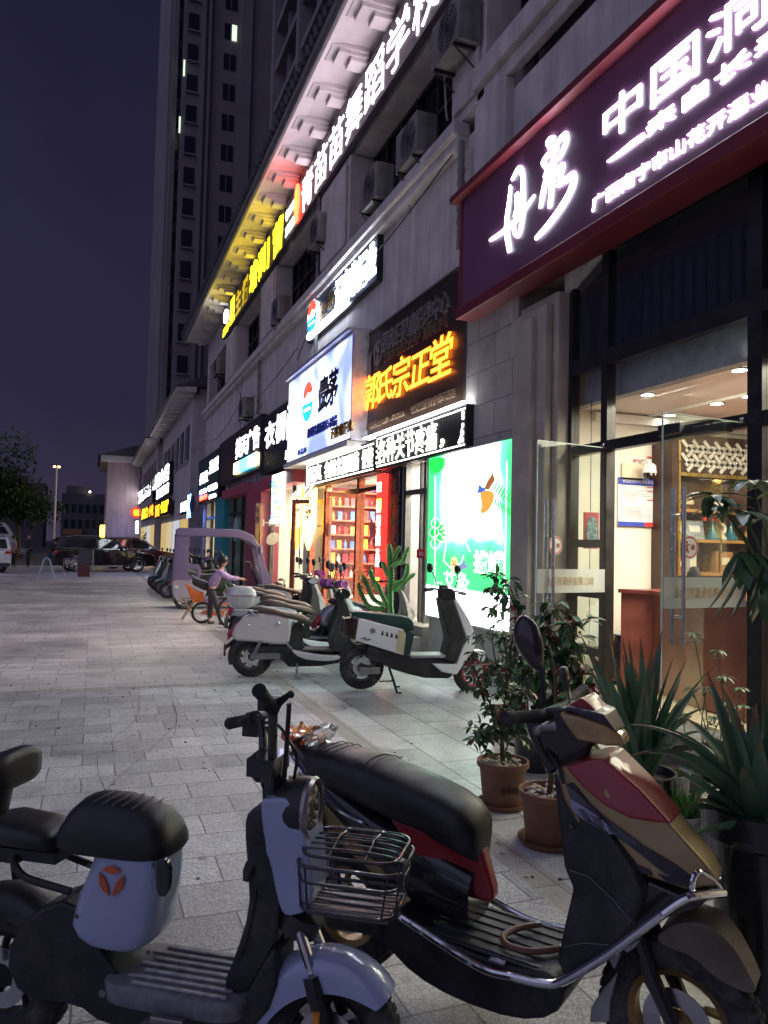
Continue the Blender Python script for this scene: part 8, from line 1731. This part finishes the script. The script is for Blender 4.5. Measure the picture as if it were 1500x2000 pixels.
# ---------------------------------------------------------------- lanky seedlings with parasol tops
c = onG(1390, 1455, .30); o1 = Vector((c.x, c.y, 0)); dS = (Vector((c.x, c.y, .5))-CP).dot(_f)
r = thing('planter_trough', 'low dark trough of lanky seedlings with parasol shaped tops before the doorway', 'potted plant', o1)
b = MB(); b.loft([[(x_*s_, y_*s_, z_) for x_, y_ in ((-.32, -.13), (.32, -.13), (.32, .13), (-.32, .13))] for z_, s_ in ((0, .88), (.25, 1), (.27, 1.04), (.28, 1.04), (.28, .97), (.24, .95))]); b.build('trough', M('dark grey trough', (.05, .05, .052), .55, nz=(8, .3)), r, smooth=0)
rn = random.Random(6); tops = [(1355, 1238), (1402, 1272), (1412, 1322), (1350, 1345), (1380, 1345), (1445, 1345), (1335, 1395), (1392, 1402), (1420, 1375), (1452, 1380), (1440, 1420)]
for k, (px, py) in enumerate(tops):
    tp = pd(px, py, dS+rn.uniform(-.1, .1))-o1; bs_ = Vector((max(-.28, min(.28, tp.x*.5+rn.uniform(-.05, .05))), rn.uniform(-.1, .1), .25)); b = MB(); b.tube(spline([bs_, (bs_+tp)/2+Vector((rn.uniform(-.03, .03), rn.uniform(-.03, .03), 0)), tp], 5), [.0035]*11, 5); sd_ = b.build('seedling', M('seedling stem', (.10, .11, .05), .6), r)
    b = MB(); nL = 9
    for j in range(nL):
        a = 2*pi*j/nL+rn.uniform(-.2, .2); d = Vector((cos(a), sin(a), rn.uniform(-.1, .35))); b.leaf(tp+Vector((0, 0, .004)), d, (0, 0, 1), (.085 if k < 3 else .06)*rn.uniform(.8, 1.1), .024, .45, 3, .15)
    for j in range(5):
        a = rn.uniform(0, 6.3); b.leaf(tp-Vector((0, 0, .02+.03*rn.random())), (cos(a), sin(a), .2), (0, 0, 1), .05, .02, .4, 3, .15)
    b.build('leaf_whorl', LEAFM if k % 2 else LEAFY, sd_, recalc=False)
# ---------------------------------------------------------------- broad-leaved plant at the right edge
o1 = Vector((3.15, 2.75, 0)); dM = (Vector((3.15, 2.75, 1.3))-CP).dot(_f)
r = thing('potted_tree', 'tall broad leaved money tree with finger-like hanging leaves at the right edge', 'potted plant', o1); zt = pot(r, BLKPOT, .2, .15, .38)
def lm(px, py, dd=0): return pd(px, py, dM+dd)-o1
hubs = [(1392, 968, -.1, 'n'), (1450, 1000, -.15, 'n'), (1410, 985, .05, 'n'), (1478, 1080, -.1, 'd'), (1450, 1075, -.2, 'd'), (1505, 1010, -.1, 'n'), (1520, 1100, -.15, 'd'), (1470, 940, .1, 'n'), (1540, 950, 0, 'n'), (1500, 1150, .1, 'd')]
jn = lm(1520, 1200); S_ = [[(0, 0, zt), (.0, .0, .8), jn]]+[[jn, (jn+lm(h_[0], h_[1], h_[2]))/2+Vector((0, 0, .06)), lm(h_[0], h_[1], h_[2])] for h_ in hubs]
stemmesh(r, S_[:1], [.028]); stemmesh(r, S_[1:], .007, 'branches', M('green stem', (.06, .10, .035), .5))
rn = random.Random(15); b = MB()
for (px, py, dd, kind) in hubs:
    hb_ = lm(px, py, dd)
    for j in range(8):
        a = 2*pi*j/8+rn.uniform(-.25, .25); d = Vector((cos(a), sin(a), rn.uniform(-.15, .25) if kind == 'n' else rn.uniform(-1.6, -.7))).normalized(); L_ = rn.uniform(.13, .19)*(1.15 if kind == 'd' else 1)
        b.leaf(hb_, d, (0, 0, 1), L_, L_*.33, rn.uniform(.2, .5) if kind == 'n' else .1, 5, .12)
for (x0_, y0_, x1_, y1_) in ((1440, 1090, 1388, 1200), (1455, 1095, 1402, 1215), (1470, 1100, 1434, 1215), (1490, 1100, 1470, 1180)):
    p_, q_ = lm(x0_, y0_, -.25), lm(x1_, y1_, -.28); b.leaf(p_, q_-p_, CR, (q_-p_).length, .05, .08, 5, .15)
b.build('crown', LEAFM, r, recalc=False, smooth=60)
# ---------------------------------------------------------------- tall cactus by the steps
o1 = Vector((3.8, 9.6, 0)); dC = (Vector((3.8, 9.6, .9))-CP).dot(_f)
r = thing('potted_cactus', 'tall branching green cactus in a pot between the scooters and the clinic steps', 'potted plant', o1); zt = pot(r, TERRA, .2, .15, .34)
def lc(px, py, dd=0): return pd(px, py, dC+dd)-o1
CAC = M('cactus skin', (.07, .20, .05), .5, nz=(9, .5)); CACY = M('cactus rib edge', (.30, .36, .12), .5, nz=(10, .3))
def cact(pts, rad, name='stem', par=None):
    b = MB(); P_ = spline(pts, 7); n = 12; rings = []
    up0 = Vector((1, .2, 0))
    for i, p_ in enumerate(P_):
        tg = (P_[min(i+1, len(P_)-1)]-P_[max(i-1, 0)]).normalized(); u = (up0-tg*up0.dot(tg)).normalized(); v = tg.cross(u); t = i/(len(P_)-1)
        rr = rad*(1+.10*sin(i*1.9))*(min(1, (1.02-t)*5)**.5 if t > .8 else 1)
        rings.append([p_+(u*cos(2*pi*k/n)+v*sin(2*pi*k/n))*rr*(1.25 if k % 3 == 0 else .48) for k in range(n)])
    b.loft(rings); o = b.build(name, CAC, par or r, smooth=30)
    e_ = MB()
    for k in (0, 3, 6, 9):
        for i in range(1, len(rings)-1): e_.ball(rings[i][k], rad*.17, 5, 4)
    e_.build('spines', CACY, o); return o
cact([(0, 0, zt), lc(762, 1170), lc(764, 1120), lc(762, 1085), lc(760, 1062)], .040)
for pts in ([lc(764, 1100), lc(772, 1085), lc(782, 1066)], [lc(764, 1104), lc(782, 1092), lc(790, 1085), lc(798, 1068)], [lc(764, 1108, -.05), lc(776, 1100, -.05), lc(788, 1094, -.05), lc(793, 1076, -.05)], [lc(763, 1150), lc(780, 1148), lc(798, 1130), lc(811, 1120)], [lc(763, 1140), lc(785, 1135), lc(795, 1118), lc(796, 1100)], [lc(762, 1130), lc(752, 1112), lc(748, 1097)], [lc(757, 1175), lc(738, 1150), lc(726, 1125), lc(722, 1112)], [lc(755, 1185), lc(730, 1170), lc(716, 1140), lc(708, 1122)], [lc(750, 1190), lc(722, 1185), lc(706, 1160), lc(700, 1138)], [lc(755, 1180, -.1), lc(745, 1160, -.1), lc(735, 1135, -.1)]): cact(pts, .029, 'arm')
rn = random.Random(3); b = MB()
for k in range(90):
    p_ = lc(rn.uniform(692, 735), rn.uniform(1112, 1165), rn.uniform(-.1, .15)); b.leaf(p_, (rn.gauss(0, 1), rn.gauss(0, 1), rn.gauss(.3, .6)), (0, 0, 1), rn.uniform(.06, .11), .022, .2, 3, .1)
b.build('leaf_tufts', M('light green leaf', (.12, .26, .06), .45, nz=(8, .4)), r, recalc=False)
# ================================================================ far trees beyond the cars
FOL = [M('shaded leaf', (.030, .065, .026), .6, nz=(.9, .5)), M('night leaf mid', (.055, .11, .035), .6, nz=(.9, .4)), M('night leaf olive', (.10, .13, .04), .6, nz=(.9, .4))]
def tree(x, y, h, rad, label, seed, n=2600):
    r = thing('tree', label, 'tree', (x, y, 0), 0, 'trees beyond the car park'); rn = random.Random(seed); st = []
    top = Vector((0, 0, h*.42)); st.append([(0, 0, 0), (.1, .05, h*.22), tuple(top)]); cl = []
    for k in range(11):
        a = rn.uniform(0, 2*pi); e_ = Vector((cos(a)*rad*rn.uniform(.3, .8), sin(a)*rad*rn.uniform(.3, .8), h*rn.uniform(.5, .92))); st.append([tuple(top*rn.uniform(.7, 1)), tuple((top+e_)/2+Vector((0, 0, .3))), tuple(e_)]); cl.append((e_, rad*rn.uniform(.28, .48)))
    stemmesh(r, st, [.16]+[.06]*11); b = MB()
    for k in range(n):
        c_, q = rn.choice(cl); d = Vector((rn.gauss(0, 1), rn.gauss(0, 1), rn.gauss(0, .8))).normalized()*q*rn.uniform(.55, 1.05)
        b.cur = 0 if d.z < 0 else (1 if rn.random() < .7 else 2); b.leaf(c_+d, (rn.gauss(0, 1), rn.gauss(0, 1), rn.gauss(-.2, .5)), (0, 0, 1), rn.uniform(.3, .5), .2, .2, 2, .1)  # shade put into colour: darker leaves on the underside of each clump
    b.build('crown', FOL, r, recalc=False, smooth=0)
tree(-7.9, 60, 8.3, 4.3, 'broad dark tree at the left edge beyond the parked cars', 2, 5200)
tree(-5.1, 62, 6.3, 2.9, 'lower tree with lighter leaves on the right side of the broad dark tree', 3, 3600)
tree(-12.5, 70, 8.5, 4, 'far dark tree behind the broad one, cut by the left edge', 4, 1600)
tree(5.0, 66, 2.4, 1.0, 'small bright shrub tree by the far end of the row of shops', 6, 500)

# grit, dry leaves and dust on the slabs
rn = random.Random(31); b = MB()
for k in range(420):
    x_, y_ = rn.uniform(-4.5, 4.2), rn.uniform(1.6, 16)
    s_ = rn.uniform(.004, .014)
    if rn.random() < .25: b.leaf((x_, y_, .008), (rn.gauss(0, 1), rn.gauss(0, 1), .15), (0, 0, 1), s_*3.2, s_*1.2, .3, 2, .3)
    else: b.ball((x_, y_, .005+s_*.3), s_, 5, 3, (1, rn.uniform(.5, 1), .45), Matrix.Rotation(rn.uniform(0, 6), 3, 'Z'))
tag(b.build('grit', M('grit brown', (.11, .085, .06), .8, nz=(3, .7)), recalc=False), 'grit and dry leaf crumbs scattered over the slabs', 'litter', kind='stuff')
